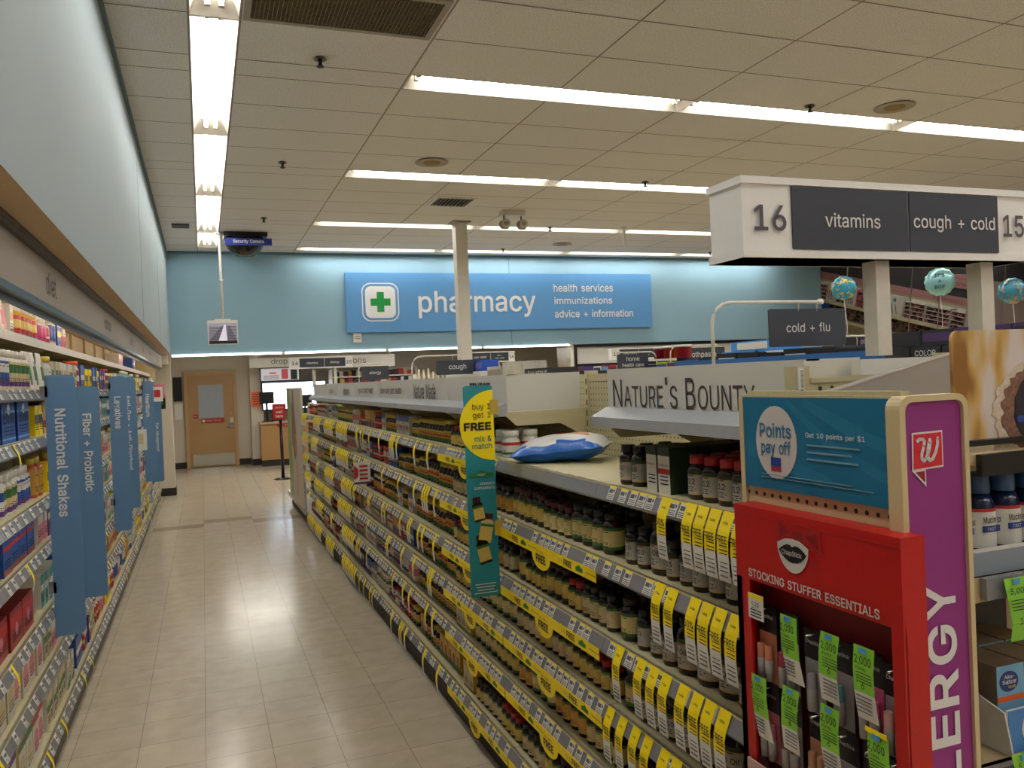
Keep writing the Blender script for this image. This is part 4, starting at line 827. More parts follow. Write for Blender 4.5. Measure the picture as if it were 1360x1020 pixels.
CARTS = [P(carton(w, .08, h, f, s, b, circ=c), w + .004, .08, 'small_carton', d, 'carton') for w, h, f, s, b, c, d in (
    (.055, .12, LW, LW, ((.7, 1, LB),), (.25, .4, LR), 'white carton, blue top'), (.06, .13, LB, LB, ((.3, .5, LW),), None, 'blue carton, white stripe'), (.05, .115, LC, LC, ((0, .3, LGR),), None, 'cream carton, green foot'),
    (.06, .125, LR, LR, ((.4, .7, LW),), None, 'red carton, white band'), (.055, .13, LO, LY, ((0, .3, LPU),), None, 'orange carton, purple foot'), (.052, .12, LW, LG, ((.55, .75, LGR),), (.3, .35, LO), 'white carton, green band'),
    (.058, .125, LPU, LPU, ((.6, .9, LW),), None, 'purple carton, white top'))]
PROB = [P(carton(.055, .09, .128, LW, LDG, ((.82, 1, LDG),), 'Probiotic 10'), .059, .09, 'probiotic_carton', 'white probiotic carton, black patch', 'carton'),
        P(carton(.062, .09, .128, LW, LDG, ((.82, 1, LDG), (.42, .54, LR)), 'Probiotic CX'), .066, .09, 'probiotic_carton', 'white probiotic carton, red patch', 'carton')]

# ---------------------------------------------------------------- gondola parts
GX = 1.13; GB = 1.57
BAY0, BW, NB = 1.406, .914, 10
SZ = [1.41, 1.17, .925, .71, .487, .20]
SHN = ['top', 'second', 'third', 'fourth', 'fifth', 'bottom']
BAYN = ['big-lettered header bay', 'chips bag bay', 'teal sign bay', 'slanted lettering bay', 'joint health bay', 'heart health bay', 'vitamins bay', 'calcium bay', 'blank header bay', 'end panel bay']
def bay_y(k): return BAY0 + BW * k, BAY0 + BW * (k + 1)
LABEL = None
def shelf_meshes(depth, W, s=1):
    """shelf with lip at x=0, body towards +x*s; z=0 is the rail's top edge"""
    d = MB().box(.018 * s if s > 0 else -depth, depth if s > 0 else -.018, -W / 2 + .002, W / 2 - .002, -.018, 0)
    for y in (-W / 2 + .012, W / 2 - .012):
        d.plate([(.02, -.018), (depth, -.018), (depth, -.10), (.30, -.06), (.05, -.045)] if s > 0 else [(-.02, -.03), (-.05, -.045), (-.30, -.06), (-depth, -.10), (-depth, -.03)], (0, y, 0), X3, Z3, .004)
    r = MB(); w = W / 2 - .001
    pf = [(.020 * s, 0), (0, -.042), (.006 * s, -.05), (.03 * s, -.034), (.032 * s, 0)]
    if s < 0: pf = pf[::-1]
    n = len(pf)
    r.add([(x, -w, z) for x, z in pf] + [(x, w, z) for x, z in pf], [tuple(range(n)), tuple(reversed(range(n, 2 * n)))] + [(i, n + i, n + (i + 1) % n, (i + 1) % n) for i in range(n)])
    return d.mesh('shelf_deck', [CREAM]), r.mesh('price_rail', [GREYP])
def label_mesh(s=1, ww=.042, top=1):
    b = MB()
    def pt(y, t, e): return (.020 * s - .020 * s * t - e * s, y, -.042 * t + e * .45)
    h = ww / 2
    def q(y0, y1, t0, t1, m, e=.0015): b.quad(pt(y1, t0, e), pt(y1, t1, e), pt(y0, t1, e), pt(y0, t0, e), m)
    q(-h, h, .04, .96, 0); q(-h, h, .04, .16, top, .002)
    q(-h * .3, h * .75, .26, .52, 2, .0022); q(-h * .8, -h * .45, .26, .45, 2, .0022)
    for t in (.62, .74, .85): q(-h * .8, h * .8, t, t + .05, 2, .0022)
    return b.mesh('price_label', [PAPER, YEL, M('label_ink', (90, 90, 96), .7, noise=0)])
def tag_mesh(s=1, w=.046, L=.10, word='FREE', near=True):
    """sale tag clipped over the rail and hanging below it, bowed"""
    b = MB(); h = w / 2
    path = [(.020, .002), (.0, -.042), (-.004, -.06), (-.005, -.06 - L * .35), (-.003, -.06 - L * .7), (0, -.06 - L)]
    path = [(x * s - .003 * s, z) for x, z in path]
    for i in range(len(path) - 1):
        (xa, za), (xb, zb) = path[i], path[i + 1]
        b.quad((xa, h, za), (xb, h, zb), (xb, -h, zb), (xa, -h, za), 0 if i < 3 else 1)
    if near:
        x = -.0065 * s - .001 * s; ux = (0, -s, 0)
        b.text(word, (x - .0025 * s, 0, -.060), ux, Z3, w * .88, .019, 2, .012)
        b.text('sale', (.0095 * s - .006 * s, 0, -.022), ux, (.0, 0, 1), w * .45, None, 2)
        for zq in (.10, .2, .28): b.box(min(x, x - .001), max(x, x - .001), -h * .8, h * .5, -.066 - L * zq, -.064 - L * zq, 2)
        for zq in (.5, .6, .7, .82): b.box(min(x + .002, x), max(x + .002, x), -h * .7, h * .6, -.066 - L * zq, -.064 - L * zq, 3)
    return b.mesh('sale_tag', [YEL, PAPER, TXK, M('label_ink')])
def strip_mesh(W):
    """long yellow promotion strip below a price rail, with a half-round tab"""
    b = MB(); w = W / 2
    pts = [(-w, -.03), (-.085, -.03)] + [(.085 * cos(a), -.03 + .052 * sin(a)) for a in [pi + pi * i / 12 for i in range(1, 12)]] + [(.085, -.03), (w, -.03), (w, .008), (-w, .008)]
    b.plate(pts, (-.004, 0, -.045), NY, Z3, .0015, 0)
    x = -.0048
    b.text('BUY 1 GET 1', (x, 0, -.062), NY, Z3, .07, None, 1); b.text('FREE', (x, 0, -.087), NY, Z3, .09, None, 1, .03)
    for y in (-.22, .28):
        b.text('FREE', (x, y - .02, -.056), NY, Z3, .065, None, 1, .02); b.text('1-1', (x, y + .04, -.056), NY, Z3, .03, None, 1)
        b.plate([(-.026, -.009), (.026, -.009), (.026, .004), (.012, .006), (0, .014), (-.012, .006), (-.026, .004)], (x, y - .11, -.056), NY, Z3, .0006, 2)
        b.box(x, x + .0005, y - .24, y - .16, -.058, -.055, 3)
    return b.mesh('promo_strip', [YEL, TXK, M('logo_green', (40, 120, 40), .5), M('faint_print', (190, 160, 20), .6)])

def right_gondola():
    yend = 12.4
    t = thing('store_gondola', 'long cream steel gondola of supplement shelves along the right of the aisle', 'shelving', (GB, 6.9, 0))
    bp = MB().box(GB - .005, GB + .03, BAY0, yend, .1, 1.745)
    part('back_panel', bp, [mat_peg()], t)
    for k in range(NB + 3):
        y = BAY0 + BW * k
        u = MB().box(GB - .012, GB + .04, y - .014, y + .014, 0, 1.765)
        for i in range(30): z = .4 + i * .045; u.box(GB - .0135, GB - .012, y - .003, y + .003, z, z + .025, 1)
        part('upright', u, [CREAM, M('slot_shadow', (48, 44, 34), .8)], t)
    part('top_rail', MB().box(GB - .008, GB + .034, BAY0, yend, 1.72, 1.75), [CREAM], t)
    part('kick_plate', MB().box(GX + .05, GX + .08, BAY0, yend + .3, 0, .12), [DARK], t)
    part('base_deck', MB().box(GX + .03, GB, BAY0, yend + .3, .12, .165).box(GX + .004, GX + .03, NB * BW + BAY0, yend + .35, .13, .2, 1), [CREAM, GREYP], t)
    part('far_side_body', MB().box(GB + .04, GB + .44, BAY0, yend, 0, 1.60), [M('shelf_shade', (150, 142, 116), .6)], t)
    part('far_side_top_shelf', MB().box(GB + .04, GB + .44, BAY0 + .2, yend, 1.70, 1.72), [CREAM], t)
    # shelves with rails and labels
    D, Rl = shelf_meshes(GB - GX - .01, BW); lm = label_mesh(); tg = tag_mesh(); tg50 = tag_mesh(word='50%'); tfar = tag_mesh(w=.036, L=.085, near=False); tden = tag_mesh(w=.058, L=.085, near=False)
    st = strip_mesh(BW - .01)
    for k in range(NB):
        y0, y1 = bay_y(k)
        for j, z in enumerate(SZ):
            s = thing('gondola_shelf', f'cream shelf with grey price rail, {SHN[j]} one in the {BAYN[k]}', 'shelf', (GX, (y0 + y1) / 2, z), 'gondola shelves')
            link('shelf_deck', D, s); link('price_rail', Rl, s)
            if k < 4 and not (k == 1 and j == 0):
                y = -BW / 2 + .04
                while y < BW / 2 - .03:
                    if random.random() < .82: link('price_label', lm, s, (0, y, 0))
                    y += random.choice((.046, .05, .06, .072))
            elif k >= 4:
                y = -BW / 2 + .04
                while y < BW / 2 - .03:
                    link('price_label', lm, s, (0, y, 0)); y += random.choice((.06, .075, .1)) if k < 6 else .12
    # promotion strips
    for k in (1, 2):
        for j in range(6):
            if k == 1 and j == 0: continue
            tag(link('promo_strip', st, None, (GX, sum(bay_y(k)) / 2, SZ[j])), f'yellow buy one get one strip on the {SHN[j]} rail, {BAYN[k]}', 'promotion strip', 'yellow strips under the price rails')
    # sale tags on the nearest bay
    near = {0: [(1.91, 1), 1.79, 1.738, 1.686, 1.634, 1.58], 1: [1.96, 1.895, (1.79, 1), 1.735, 1.68, 1.62], 2: [2.21, 2.08, 2.01, 1.945, 1.86, 1.795, 1.74, 1.68], 3: [2.29, 2.21, 2.13, 2.06, 1.97, 1.91, 1.83, 1.77], 4: [2.2, 2.1, 2.0, 1.93]}
    for j, ys in near.items():
        for i, y in enumerate(ys):
            m = tg
            if isinstance(y, tuple): y, m = y[0], tg50
            tag(link('sale_tag', m, None, (GX, y, SZ[j])), f'large yellow and white sale tag, {od(i)} from the far end, {SHN[j]} rail, {BAYN[0]}', 'price tag', 'yellow sale tags')
    # and farther down the run
    n = 0
    for k in range(3, NB):
        y0, y1 = bay_y(k)
        for j in range(6):
            if k < 6: ys = sorted(random.sample([y0 + .05 + .05 * i for i in range(17)], random.choice((2, 3, 4, 5))))
            else:
                a = random.choice((.0, .1, .3)); ys = [y0 + .06 + a + .08 * i for i in range(random.choice((7, 8, 9)) if random.random() < .88 else 2)]
            for i, y in enumerate(ys):
                if y > y1 - .02: continue
                tag(link('sale_tag', tfar if k < 6 else tden, None, (GX, y, SZ[j])), f'slim yellow sale tag, {od(i)} along the {SHN[j]} rail, {BAYN[k]}', 'price tag', 'yellow sale tags')
    # ---- header shelves and header cards
    hl = MB(); w = BW / 2 - .001
    pf = [(.055, .04), (0, .012), (0, -.018), (.05, -.018), (.06, .0)]; nn = len(pf)
    hl.add([(x, -w, z) for x, z in pf] + [(x, w, z) for x, z in pf], [tuple(range(nn)), tuple(reversed(range(nn, 2 * nn)))] + [(i, nn + i, nn + (i + 1) % nn, (i + 1) % nn) for i in range(nn)])
    hl = hl.mesh('light_lip', [GREYL])
    hd = MB().box(.05, GB - GX - .01, -w, w, -.015, 0)
    for y in (-w + .003, w - .003): hd.plate([(.05, -.015), (.1, -.06), (.30, -.06), (GB - GX - .01, -.13), (GB - GX - .01, .0), (.05, 0)][::-1], (0, y, 0), X3, Z3, .003)
    hd = hd.mesh('header_deck', [CREAM])
    words = {0: ("NATURE'S BOUNTY", .70, .085, .04), 2: ('FINEST', .30, .05, .09), 3: ('Nature Made', .50, .085, 0), 4: ('bone and joint health', .66, .06, 0), 5: ('eye and heart health', .62, .06, 0), 6: ('vitamins', .34, .06, 0), 7: ('calcium', .3, .05, 0), 8: None}
    hn = ['large white header card with big black lettering', '', 'white header card behind the teal sign, folded at its end', 'white header card with slanting black lettering', 'header card reading bone and joint health', 'header card reading eye and heart health', 'header card reading vitamins', 'header card with one small dark word, next to the blank ones', 'blank header card before the tall end panel']
    for k in range(9):
        if k == 1: continue
        y0, y1 = bay_y(k)
        s = thing('header_shelf', f'narrow top shelf with silver lip carrying the {hn[k].split(" header")[0].replace("large ", "")} header' if k in (0, 2) else f'top shelf with silver lip in the {BAYN[k]}', 'shelf', (GX, (y0 + y1) / 2, 1.605), 'header shelves')
        link('header_deck', hd, s); link('light_lip', hl, s)
        t = thing('header_sign', hn[k], 'sign', (1.19, (y0 + y1) / 2, 1.606), 'header cards')
        c = MB().box(1.19, 1.196, y0 + .004, y1 - .004, 1.606, 1.762)
        if k in (0, 2): c.box(1.196, 1.53 if k == 2 else 1.34, y0 + .004, y0 + .009, 1.606, 1.762)
        if k == 0: c.box(1.196, 1.3, y1 - .009, y1 - .004, 1.606, 1.762)
        c.box(1.196, 1.23, y0 + .004, y1 - .004, 1.758, 1.762)
        part('card', c, [HEAD], t)
        if words[k]:
            ws, ww, hh, dy = words[k]
            if k == 0:
                x = MB(); zc = 1.692; yc = (y0 + y1) / 2 + .075
                # small capitals: large initials, smaller rest
                seq = [('N', .058, .082), ("ATURE", .225, .062), ("'", .012, .02), ('S', .038, .062), ('B', .045, .082), ('OUNTY', .235, .062)]
                y = yc + .34; base = zc - .045
                for q, qw, qh in seq:
                    z = base + qh / 2 if q != "'" else base + .075
                    x.text(q, (1.1885, y - qw / 2, z), NY, Z3, qw, qh, 0, .0); y -= qw + (.012 if q not in ('S',) else .04)
            else:
                x = MB().text(ws, (1.1885, (y0 + y1) / 2 + (.0 if k != 2 else -.10), 1.69 if k != 2 else 1.706), NY, Z3, ww, hh, 0, .0 if k != 2 else .03)
                if k == 3: x.v = [(a, b - (c_ - 1.69) * .15, c_) for a, b, c_ in x.v]
            part('lettering', x, [M('header_ink', (64, 58, 56), .6, noise=0)], t)
        part('base_fold', MB().box(1.175, 1.19, y0 + .01, y1 - .01, 1.606, 1.609), [HEAD], t)
    # tall printed end panel
    t = thing('end_graphic_panel', 'tall pale panel with green and pink printed shapes closing the far end of the gondola', 'panel', (GX, 11.4, .2))
    ya, yb = bay_y(NB)[0] + .01, 12.3
    part('board', MB().box(GX, GX + .03, ya, yb, .205, 1.73), [M('panel_print', (196, 186, 172), .5, noise=.05, scale=2)], t)
    g = MB(); x = GX - .0015
    g.plate([(0, 0), (.45, 0), (.5, .5), (.42, .9), (.5, 1.3), (.4, 1.52), (0, 1.52)], (x, yb, .205), NY, Z3, .001, 0)
    g.plate([(.72, .62), (.9, .55), (1.1, .8), (1.04, 1.1), (.9, 1.5), (.75, 1.5), (.68, 1.0)], (x, yb, .205), NY, Z3, .001, 1)
    g.plate([(.9, .1), (1.15, .1), (1.2, .5), (1.0, .55)], (x, yb, .205), NY, Z3, .001, 2); g.plate([(.55, .75), (.66, .7), (.7, 1.3), (.6, 1.35)], (x, yb, .205), NY, Z3, .001, 3)
    g.plate([(.9, .66), (1.12, .62), (1.1, .9), (.95, .92)], (x - .001, yb, .205), NY, Z3, .001, 4)
    part('print', g, [M('print_sage', (140, 160, 96), .5, noise=.1, scale=5), M('print_brown', (128, 92, 84), .5, noise=.1, scale=5), M('print_rose', (200, 160, 150), .5, noise=.1, scale=5), M('print_moss', (110, 104, 80), .5), M('print_amber', (200, 130, 60), .5)], t)

    # ---- products
    def fill(k, j, protos, rows=2, parts=True, lo=None, hi=None, run=(2, 4), xgap=.006, gap=.0, skip=.0, cap_h=None):
        y0, y1 = bay_y(k); y0 = (lo if lo is not None else y0 + .012); y1 = (hi if hi is not None else y1 - .012)
        cnt = {}
        y = y0
        while y < y1 - .05:
            p = random.choice(protos)
            for _ in range(random.choice(range(run[0], run[1] + 1))):
                if y + p['w'] > y1: y = y1; break
                if random.random() >= skip:
                    for r in range(rows):
                        x = GX + (.048 if k < 3 else .07) + p['d'] / 2 + r * (p['d'] + xgap)
                        if x + p['d'] / 2 > GB - .02: continue
                        key = r
                        i = cnt.get(key, 0); cnt[key] = i + 1
                        lab = f"{p['desc']}, {od(i)} along {SHN[j]} shelf{'' if r == 0 else (' back row', ' rearmost row')[r - 1]}, {BAYN[k]}"
                        put_product(p['n'], p, (x + random.uniform(0, .006), y + p['w'] / 2 + random.uniform(-.001, .001), SZ[j] + .0005), lab, p['c'], f"{p['n'].replace('_', ' ')}s on the gondola", parts, random.uniform(-.25, .25) if p['c'] != 'carton' else 0)
                y += p['w'] + gap
    B0, B1 = bay_y(0)
    fill(0, 0, GREYS[:1] + GREYS[4:5], lo=B1 - .19, hi=B1 - .02, rows=3); fill(0, 0, PROB, lo=B1 - .37, hi=B1 - .20, rows=3, run=(1, 1)); fill(0, 0, [GREYS[3], GREYS[0], GREYS[3]], lo=B0 + .02, hi=B1 - .38, rows=3)
    for j in range(1, 6):
        fill(0, j, GREYS if j < 5 else GREYS[1:3] + GREYS[5:], rows=2, gap=.006, hi=B1 - (.10 if j > 1 else .02), run=(1, 3))
        if j > 1: fill(0, j, AMBERS[3:4], rows=2, lo=B1 - .10, run=(1, 1))
        fill(1, j, AMBERS if j not in (4,) else AMBERS[:5], rows=2)
        if j == 5: pass
    HC = P(carton(.075, .06, .135, LC, LO, ((.8, 1, LO), (.0, .1, LGR)), circ=(.2, .45, LG)), .079, .06, 'herbal_carton', 'tan cream carton', 'carton')
    fill(2, 0, [WJ], rows=2, hi=bay_y(2)[0] + .22); fill(2, 0, AMBERS, rows=1, lo=bay_y(2)[0] + .24)
    for j in range(1, 6):
        if j in (4, 5):
            fill(2, j, AMBERS, rows=2, hi=bay_y(2)[1] - .3); fill(2, j, [HC], rows=1, lo=bay_y(2)[1] - .29, hi=bay_y(2)[1] - .12 if j == 5 else None, run=(3, 3))
        else: fill(2, j, AMBERS, rows=2 if j < 3 else 1)
    for j in range(6):
        if j == 2: fill(3, j, YELS, rows=2, hi=bay_y(3)[0] + .5); fill(3, j, YELS + [YELC], lo=bay_y(3)[0] + .5)
        else: fill(3, j, YELS if j != 5 else YELS + [YELC], rows=2 if j < 3 else 1)
    for j in range(6):
        if j in (1,): fill(4, j, CARTS[1:2] + CARTS[3:4], rows=1, lo=bay_y(4)[0] + .4); fill(4, j, YELS, rows=1, hi=bay_y(4)[0] + .4)
        elif j in (0, 2): fill(4, j, YELS[:2] + CARTS[:1], rows=1)
        else: fill(4, j, PILLS if j != 3 else PILLS + CARTS, rows=1)
    for k in range(5, NB):
        for j in range(6):
            fill(k, j, random.sample(PILLS, 4) + random.sample(CARTS, 3 if j % 2 else 1), rows=1, parts=False, run=(2, 5), gap=.004 if k < 7 else .012)
right_gondola()
# ---------------------------------------------------------------- single things on and around the right gondola
def teal_sign():
    y = 3.215; x0, x1, z0, z1 = .992, 1.118, .853, 1.722
    t = thing('promo_blade_sign', 'tall teal blade sign with a yellow half disc reading buy 1 get 1 free', 'sign', (1.12, y, z0))
    part('board', MB().plate(rrect(x0, x1, z0, z1, .012), (0, y, 0), X3, Z3, .004, 0), [TEAL], t)
    d = MB(); d.plate([(x1 + .001 + .147 * cos(a), 1.557 + .145 * sin(a)) for a in [pi / 2 + pi * i / 24 for i in range(25)]], (0, y - .002, 0), X3, Z3, .002, 0)
    part('yellow_disc', d, [M('disc_yellow', (255, 228, 0), .45, noise=.02)], t)
    c = MB(); yy = y - .0045; xr = 1.106
    def rt(s, z, w, h, m, b=.0): c.text(s, (xr - w / 2, yy, z), X3, Z3, w, h, m, b)
    rt('buy 1', 1.632, .078, .031, 0); rt('get 1', 1.597, .078, .031, 0); rt('FREE', 1.554, .118, .033, 0, .04); rt('mix &', 1.503, .074, .025, 1, .01); rt('match', 1.473, .085, .023, 1, .01)
    part('offer_lettering', c, [TXK, M('teal_ink', (20, 120, 130), .6, noise=0)], t)
    c = MB()
    c.plate([(-.05, -.008), (.05, -.008), (.05, .006), (.018, .008), (0, .02), (-.018, .008), (-.05, .006)], (1.056, yy, 1.355), X3, Z3, .001, 0); c.text('FINEST', (1.056, yy - .001, 1.356), X3, Z3, .034, .010, 1)
    c.text('VITAMINS &', (1.078, yy, 1.318), X3, Z3, .062, .011, 1, .01); c.text('SUPPLEMENTS', (1.066, yy, 1.300), X3, Z3, .088, .011, 1, .01)
    for i, w in enumerate((.09, .08, .07, .10)): c.box(1.055 - w / 2, 1.055 + w / 2, yy, yy + .001, .905 - i * .012, .908 - i * .012, 1)
    part('brand_lettering', c, [M('logo_green'), TXW], t)
    pic = MB()
    for cx, cz, a, w, h, mi in ((1.035, 1.215, .15, .045, .10, 0), (1.068, 1.135, -.2, .055, .12, 2), (1.05, 1.05, .2, .052, .12, 0)):
        def rp(pts): return [(cx + (px * cos(a) - pz * sin(a)), cz + (px * sin(a) + pz * cos(a))) for px, pz in pts]
        pic.plate(rp([(-w / 2, -h / 2), (w / 2, -h / 2), (w / 2, h * .2), (w * .3, h * .3), (-w * .3, h * .3), (-w / 2, h * .2)]), (0, yy, 0), X3, Z3, .001, 3 if mi == 0 else 2)
        pic.plate(rp([(-w * .36, h * .3), (w * .36, h * .3), (w * .36, h * .5), (-w * .36, h * .5)]), (0, yy, 0), X3, Z3, .001, 0)
        pic.plate(rp([(-w / 2, -h * .42), (w / 2, -h * .42), (w / 2, h * .1), (-w / 2, h * .1)]), (0, yy - .001, 0), X3, Z3, .001, 1)
        pic.plate(rp([(-w / 2, h * .05), (w / 2, h * .05), (w / 2, h * .14), (-w / 2, h * .14)]), (0, yy - .002, 0), X3, Z3, .001, 4)
    part('printed_bottles', pic, [CAPM, LY, LC, AMB, LGR], t)
    for z in (1.60, 1.10): part('clip', MB().box(1.105, 1.14, y - .004, y + .012, z, z + .06), [M('clip_amber', (190, 160, 60), .4)], t)
teal_sign()

def chips():
    # pillow bag lying on the open shelf; grid deformed, white above, blue below
    c = Vector((1.32, 2.99, SZ[0] + .001)); L, Wd, H = .37, .24, .105
    ax = Vector((.80, -.60, 0)).normalized(); ay = Vector((.60, .80, 0))
    N, Mm = 22, 14
    t = thing('chips_bag', 'puffy white and blue snack bag lying on the empty top shelf', 'bag', tuple(c))
    def surf(sign):
        b = MB(); vs = []
        for i in range(N + 1):
            for j in range(Mm + 1):
                u = -1 + 2 * i / N; v = -1 + 2 * j / Mm
                th = (max(0, 1 - abs(u) ** 3.2) ** .6) * (max(0, 1 - abs(v) ** 2.6) ** .6)
                wr = .006 * sin(9 * v + 4 * u) * (abs(u) ** 2) + .004 * sin(13 * u * v + 2)
                pin = 1 - .10 * (1 - abs(u)) * abs(v)
                z = H * (.42 + .16 * u) + sign * th * H * (.55 if sign > 0 else .42) + wr * (.4 + th)
                if sign < 0: z = max(z, .001)
                p = c + ax * (u * L / 2) + ay * (v * Wd / 2 * pin) + Vector((0, 0, max(z, .002)))
                vs.append(tuple(p))
        fs = []
        for i in range(N):
            for j in range(Mm):
                a = i * (Mm + 1) + j; q = (a, a + Mm + 1, a + Mm + 2, a + 1)
                fs.append(q if sign > 0 else q[::-1])
        n = len(b.v); b.v += vs
        for (f, i, j) in [(fs[i * Mm + j], i, j) for i in range(N) for j in range(Mm)]:
            b.f.append(f); b.sm.append(True)
            u = -1 + 2 * (i + .5) / N; v = -1 + 2 * (j + .5) / Mm
            m = 0
            if sign < 0 or v < -.80 + .12 * sin(5 * u): m = 1
            if sign > 0 and .0 < u < .62 and -.35 < v < .35: m = 2
            if sign > 0 and .15 < u < .5 and -.15 < v < .2: m = 3
            if sign > 0 and -.12 < u < .05 and -.1 < v < .45: m = 4
            b.m.append(m)
        return b
    mats = [M('bag_white', (206, 206, 206), .3, noise=.03), M('bag_blue', (16, 96, 190), .28, noise=.03), M('bag_tan', (172, 116, 70), .35), M('bag_chip', (214, 168, 116), .35), M('bag_red', (170, 40, 44), .35)]
    part('upper_film', surf(1), mats, t); part('lower_film', surf(-1), mats, t)
    for sgn in (-1, 1):
        e = c + ax * (sgn * L / 2) + Vector((0, 0, H * (.42 + .16 * sgn)))
        part('crimped_seal', MB().plate([(-Wd * .45, -.004), (Wd * .45, -.004), (Wd * .45, .004), (-Wd * .45, .004)], e, ay, ax, .002), [mats[0]], t)
chips()

def shelf_talker():
    t = thing('shelf_talker_card', 'white and red square card sticking out from the far gondola shelves', 'card', (GX, 6.0, .98))
    c = MB().plate(rrect(1.0, 1.12, 1.02, 1.18, .008), (0, 6.0, 0), X3, Z3, .004, 0, 0); c.box(1.0, 1.12, 5.994, 5.996, 1.02, 1.035, 2)
    c.plate([(1.0, 1.05), (1.03, 1.08), (1.03, 1.13), (1.0, 1.16)], (0, 5.9945, 0), X3, Z3, .001, 1)
    for z in (1.15, 1.12, 1.09, 1.06): c.box(1.04, 1.10, 5.994, 5.996, z - .008, z + .006, 1)
    part('card', c, [PAPER, LR, M('card_purple', (110, 40, 110), .5)], t); part('clip', MB().box(1.09, 1.14, 5.995, 6.01, 1.0, 1.03), [BLACK], t)
shelf_talker()

# ---------------------------------------------------------------- aisle signs and flag signs
def aisle_sign(loc_y, xa, xb, z0, z1, n1, w1, w2, n2, label, posts, zp, deep=.12):
    t = thing('aisle_sign', label, 'sign', ((xa + xb) / 2, loc_y, z0))
    H = z1 - z0; Wd = xb - xa
    part('light_box', MB().box(xa, xb, loc_y, loc_y + deep, z0, z1).box(xa - .004, xb + .004, loc_y - .006, loc_y + deep + .006, z1 - .016, z1).box(xa - .004, xb + .004, loc_y - .006, loc_y + deep + .006, z0, z0 + .016), [M('sign_casing', (242, 241, 240), .45, noise=.01)], t)
    xa2, xm, xb2 = xa + Wd * .152, xa + Wd * .545, xb - Wd * .118
    y = loc_y - .0045
    part('word_panel', MB().box(xa2, xm - .003, y, loc_y, z0 + .02, z1 - .018), [NAVY], t); part('word_panel', MB().box(xm + .003, xb2, y, loc_y, z0 + .02, z1 - .018), [NAVY], t)
    x = MB(); zc = (z0 + z1) / 2 - .002
    def fit(s, cx, w, h, m, b=0.): x.text(s, (cx, y - .0015, zc), X3, Z3, w, h, m, b)
    fit(n1, (xa + xa2) / 2 + .004, Wd * .100, H * .32, 1, .012); fit(n2, (xb + xb2) / 2, Wd * .084, H * .31, 1, .012)
    if '|' in w2:
        a, b_ = w2.split('|'); x.text(a, ((xm + xb2) / 2, y - .0015, zc + H * .12), X3, Z3, None, H * .15, 0); x.text(b_, ((xm + xb2) / 2, y - .0015, zc - H * .12), X3, Z3, None, H * .13, 0)
    else: fit(w2, (xm + xb2) / 2, text_polys(w2)[2] * Wd * .071, None, 0, .006)
    fit(w1, (xa2 + xm) / 2, text_polys(w1)[2] * Wd * .071, None, 0, .006)
    part('lettering', x, [TXW, TXG], t)
    for px in posts: part('post', MB().box(px - .021, px + .021, loc_y + .02, loc_y + .062, zp, z0), [WHITE], t)
    return t
aisle_sign(1.50, 1.115, 1.978, 1.99, 2.168, '16', 'vitamins', 'cough + cold', '15', 'large white aisle sign 16 vitamins, 15 cough and cold, on two posts', (1.523, 1.862), 1.765)
aisle_sign(12.0, 1.165, 2.05, 1.995, 2.158, '16', 'vitamins', 'allergy', '15', 'small distant aisle sign 16 vitamins, 15 allergy, at the far gondola end', (1.5, 1.8), 1.72)
aisle_sign(12.0, 3.70, 4.57, 1.995, 2.16, '13', 'pain relief', 'eye +|ear care', '14', 'distant aisle sign pain relief and eye care beside the white column', (4.0, 4.3), 1.7)
aisle_sign(12.0, 6.27, 7.18, 1.965, 2.15, '11', 'baby care', 'household|needs', '12', 'distant aisle sign number 12 behind the home health care flag', (6.5, 6.9), 1.7)

def flag(y, xp, zt, xa, xb, z0, z1, lines, label, zb=1.72, arm=None, flip=1):
    t = thing('flag_sign', label, 'sign', (xp, y, zb))
    xe = arm if arm is not None else xb - .03
    path = [(xp, y, zb), (xp, y, zt - .07)] + [(xp + flip * (.07 - .07 * cos(a)), y, zt - .07 + .07 * sin(a)) for a in (.4, .8, 1.2, pi / 2)] + [(xe, y, zt)]
    part('hanger_arm', MB().tube(path, .006, 8).lathe([(.010, -.008), (.012, 0), (.008, .010)], (xe, y, zt), 10), [WHITE], t)
    s = MB().plate(rrect(xa, xb, z0, z1, .008), (0, y - .002, 0), X3, Z3, .005)
    part('board', s, [NAVY], t)
    x = MB(); n = len(lines); H = z1 - z0
    for i, (s_, w) in enumerate(lines): x.text(s_, ((xa + xb) / 2, y - .0035, z0 + H * (.5 if n == 1 else (.68 - .42 * i))), X3, Z3, w, None, 0)
    part('lettering', x, [TXW], t)
    for hx in (xa + (xb - xa) * .38, xa + (xb - xa) * .62): part('hook', MB().tube([(hx, y, zt - .004), (hx + .004, y, (zt + z1) / 2), (hx, y, z1 - .008)], .0025, 6), [WHITE], t)
flag(2.3, 1.575, 1.967, 1.80, 2.125, 1.815, 1.944, [('cold + flu', .185)], 'dark flag sign reading cold plus flu on a curved white arm', 1.745, 2.02)
flag(5.45, 1.33, 1.918, 1.50, 1.80, 1.785, 1.885, [('cough', .125)], 'dark flag sign reading cough near the white column', 1.76, 1.66)
flag(9.0, 1.60, 1.965, 1.63, 1.93, 1.785, 1.935, [('allergy', .13)], 'small dark flag sign reading allergy beyond the gondola headers', 1.72, 1.86)
flag(6.48, 3.834, 1.928, 3.434, 3.748, 1.782, 1.912, [('home', 0.130), ('health care', 0.216)], 'dark flag sign reading home health care in the next aisle', 1.78, 3.46, -1)
flag(6.175, 3.791, 1.96, 3.853, 4.347, 1.812, 1.941, [('toothpaste', 0.309)], 'dark flag sign reading toothpaste behind the big-lettered header', 1.78, 4.26)
flag(3.683, 3.81, 1.902, 3.238, 3.632, 1.712, 1.852, [('adult', 0.178)], 'small dark flag sign reading adult behind the cold and flu flag', 1.78, 3.3, -1)

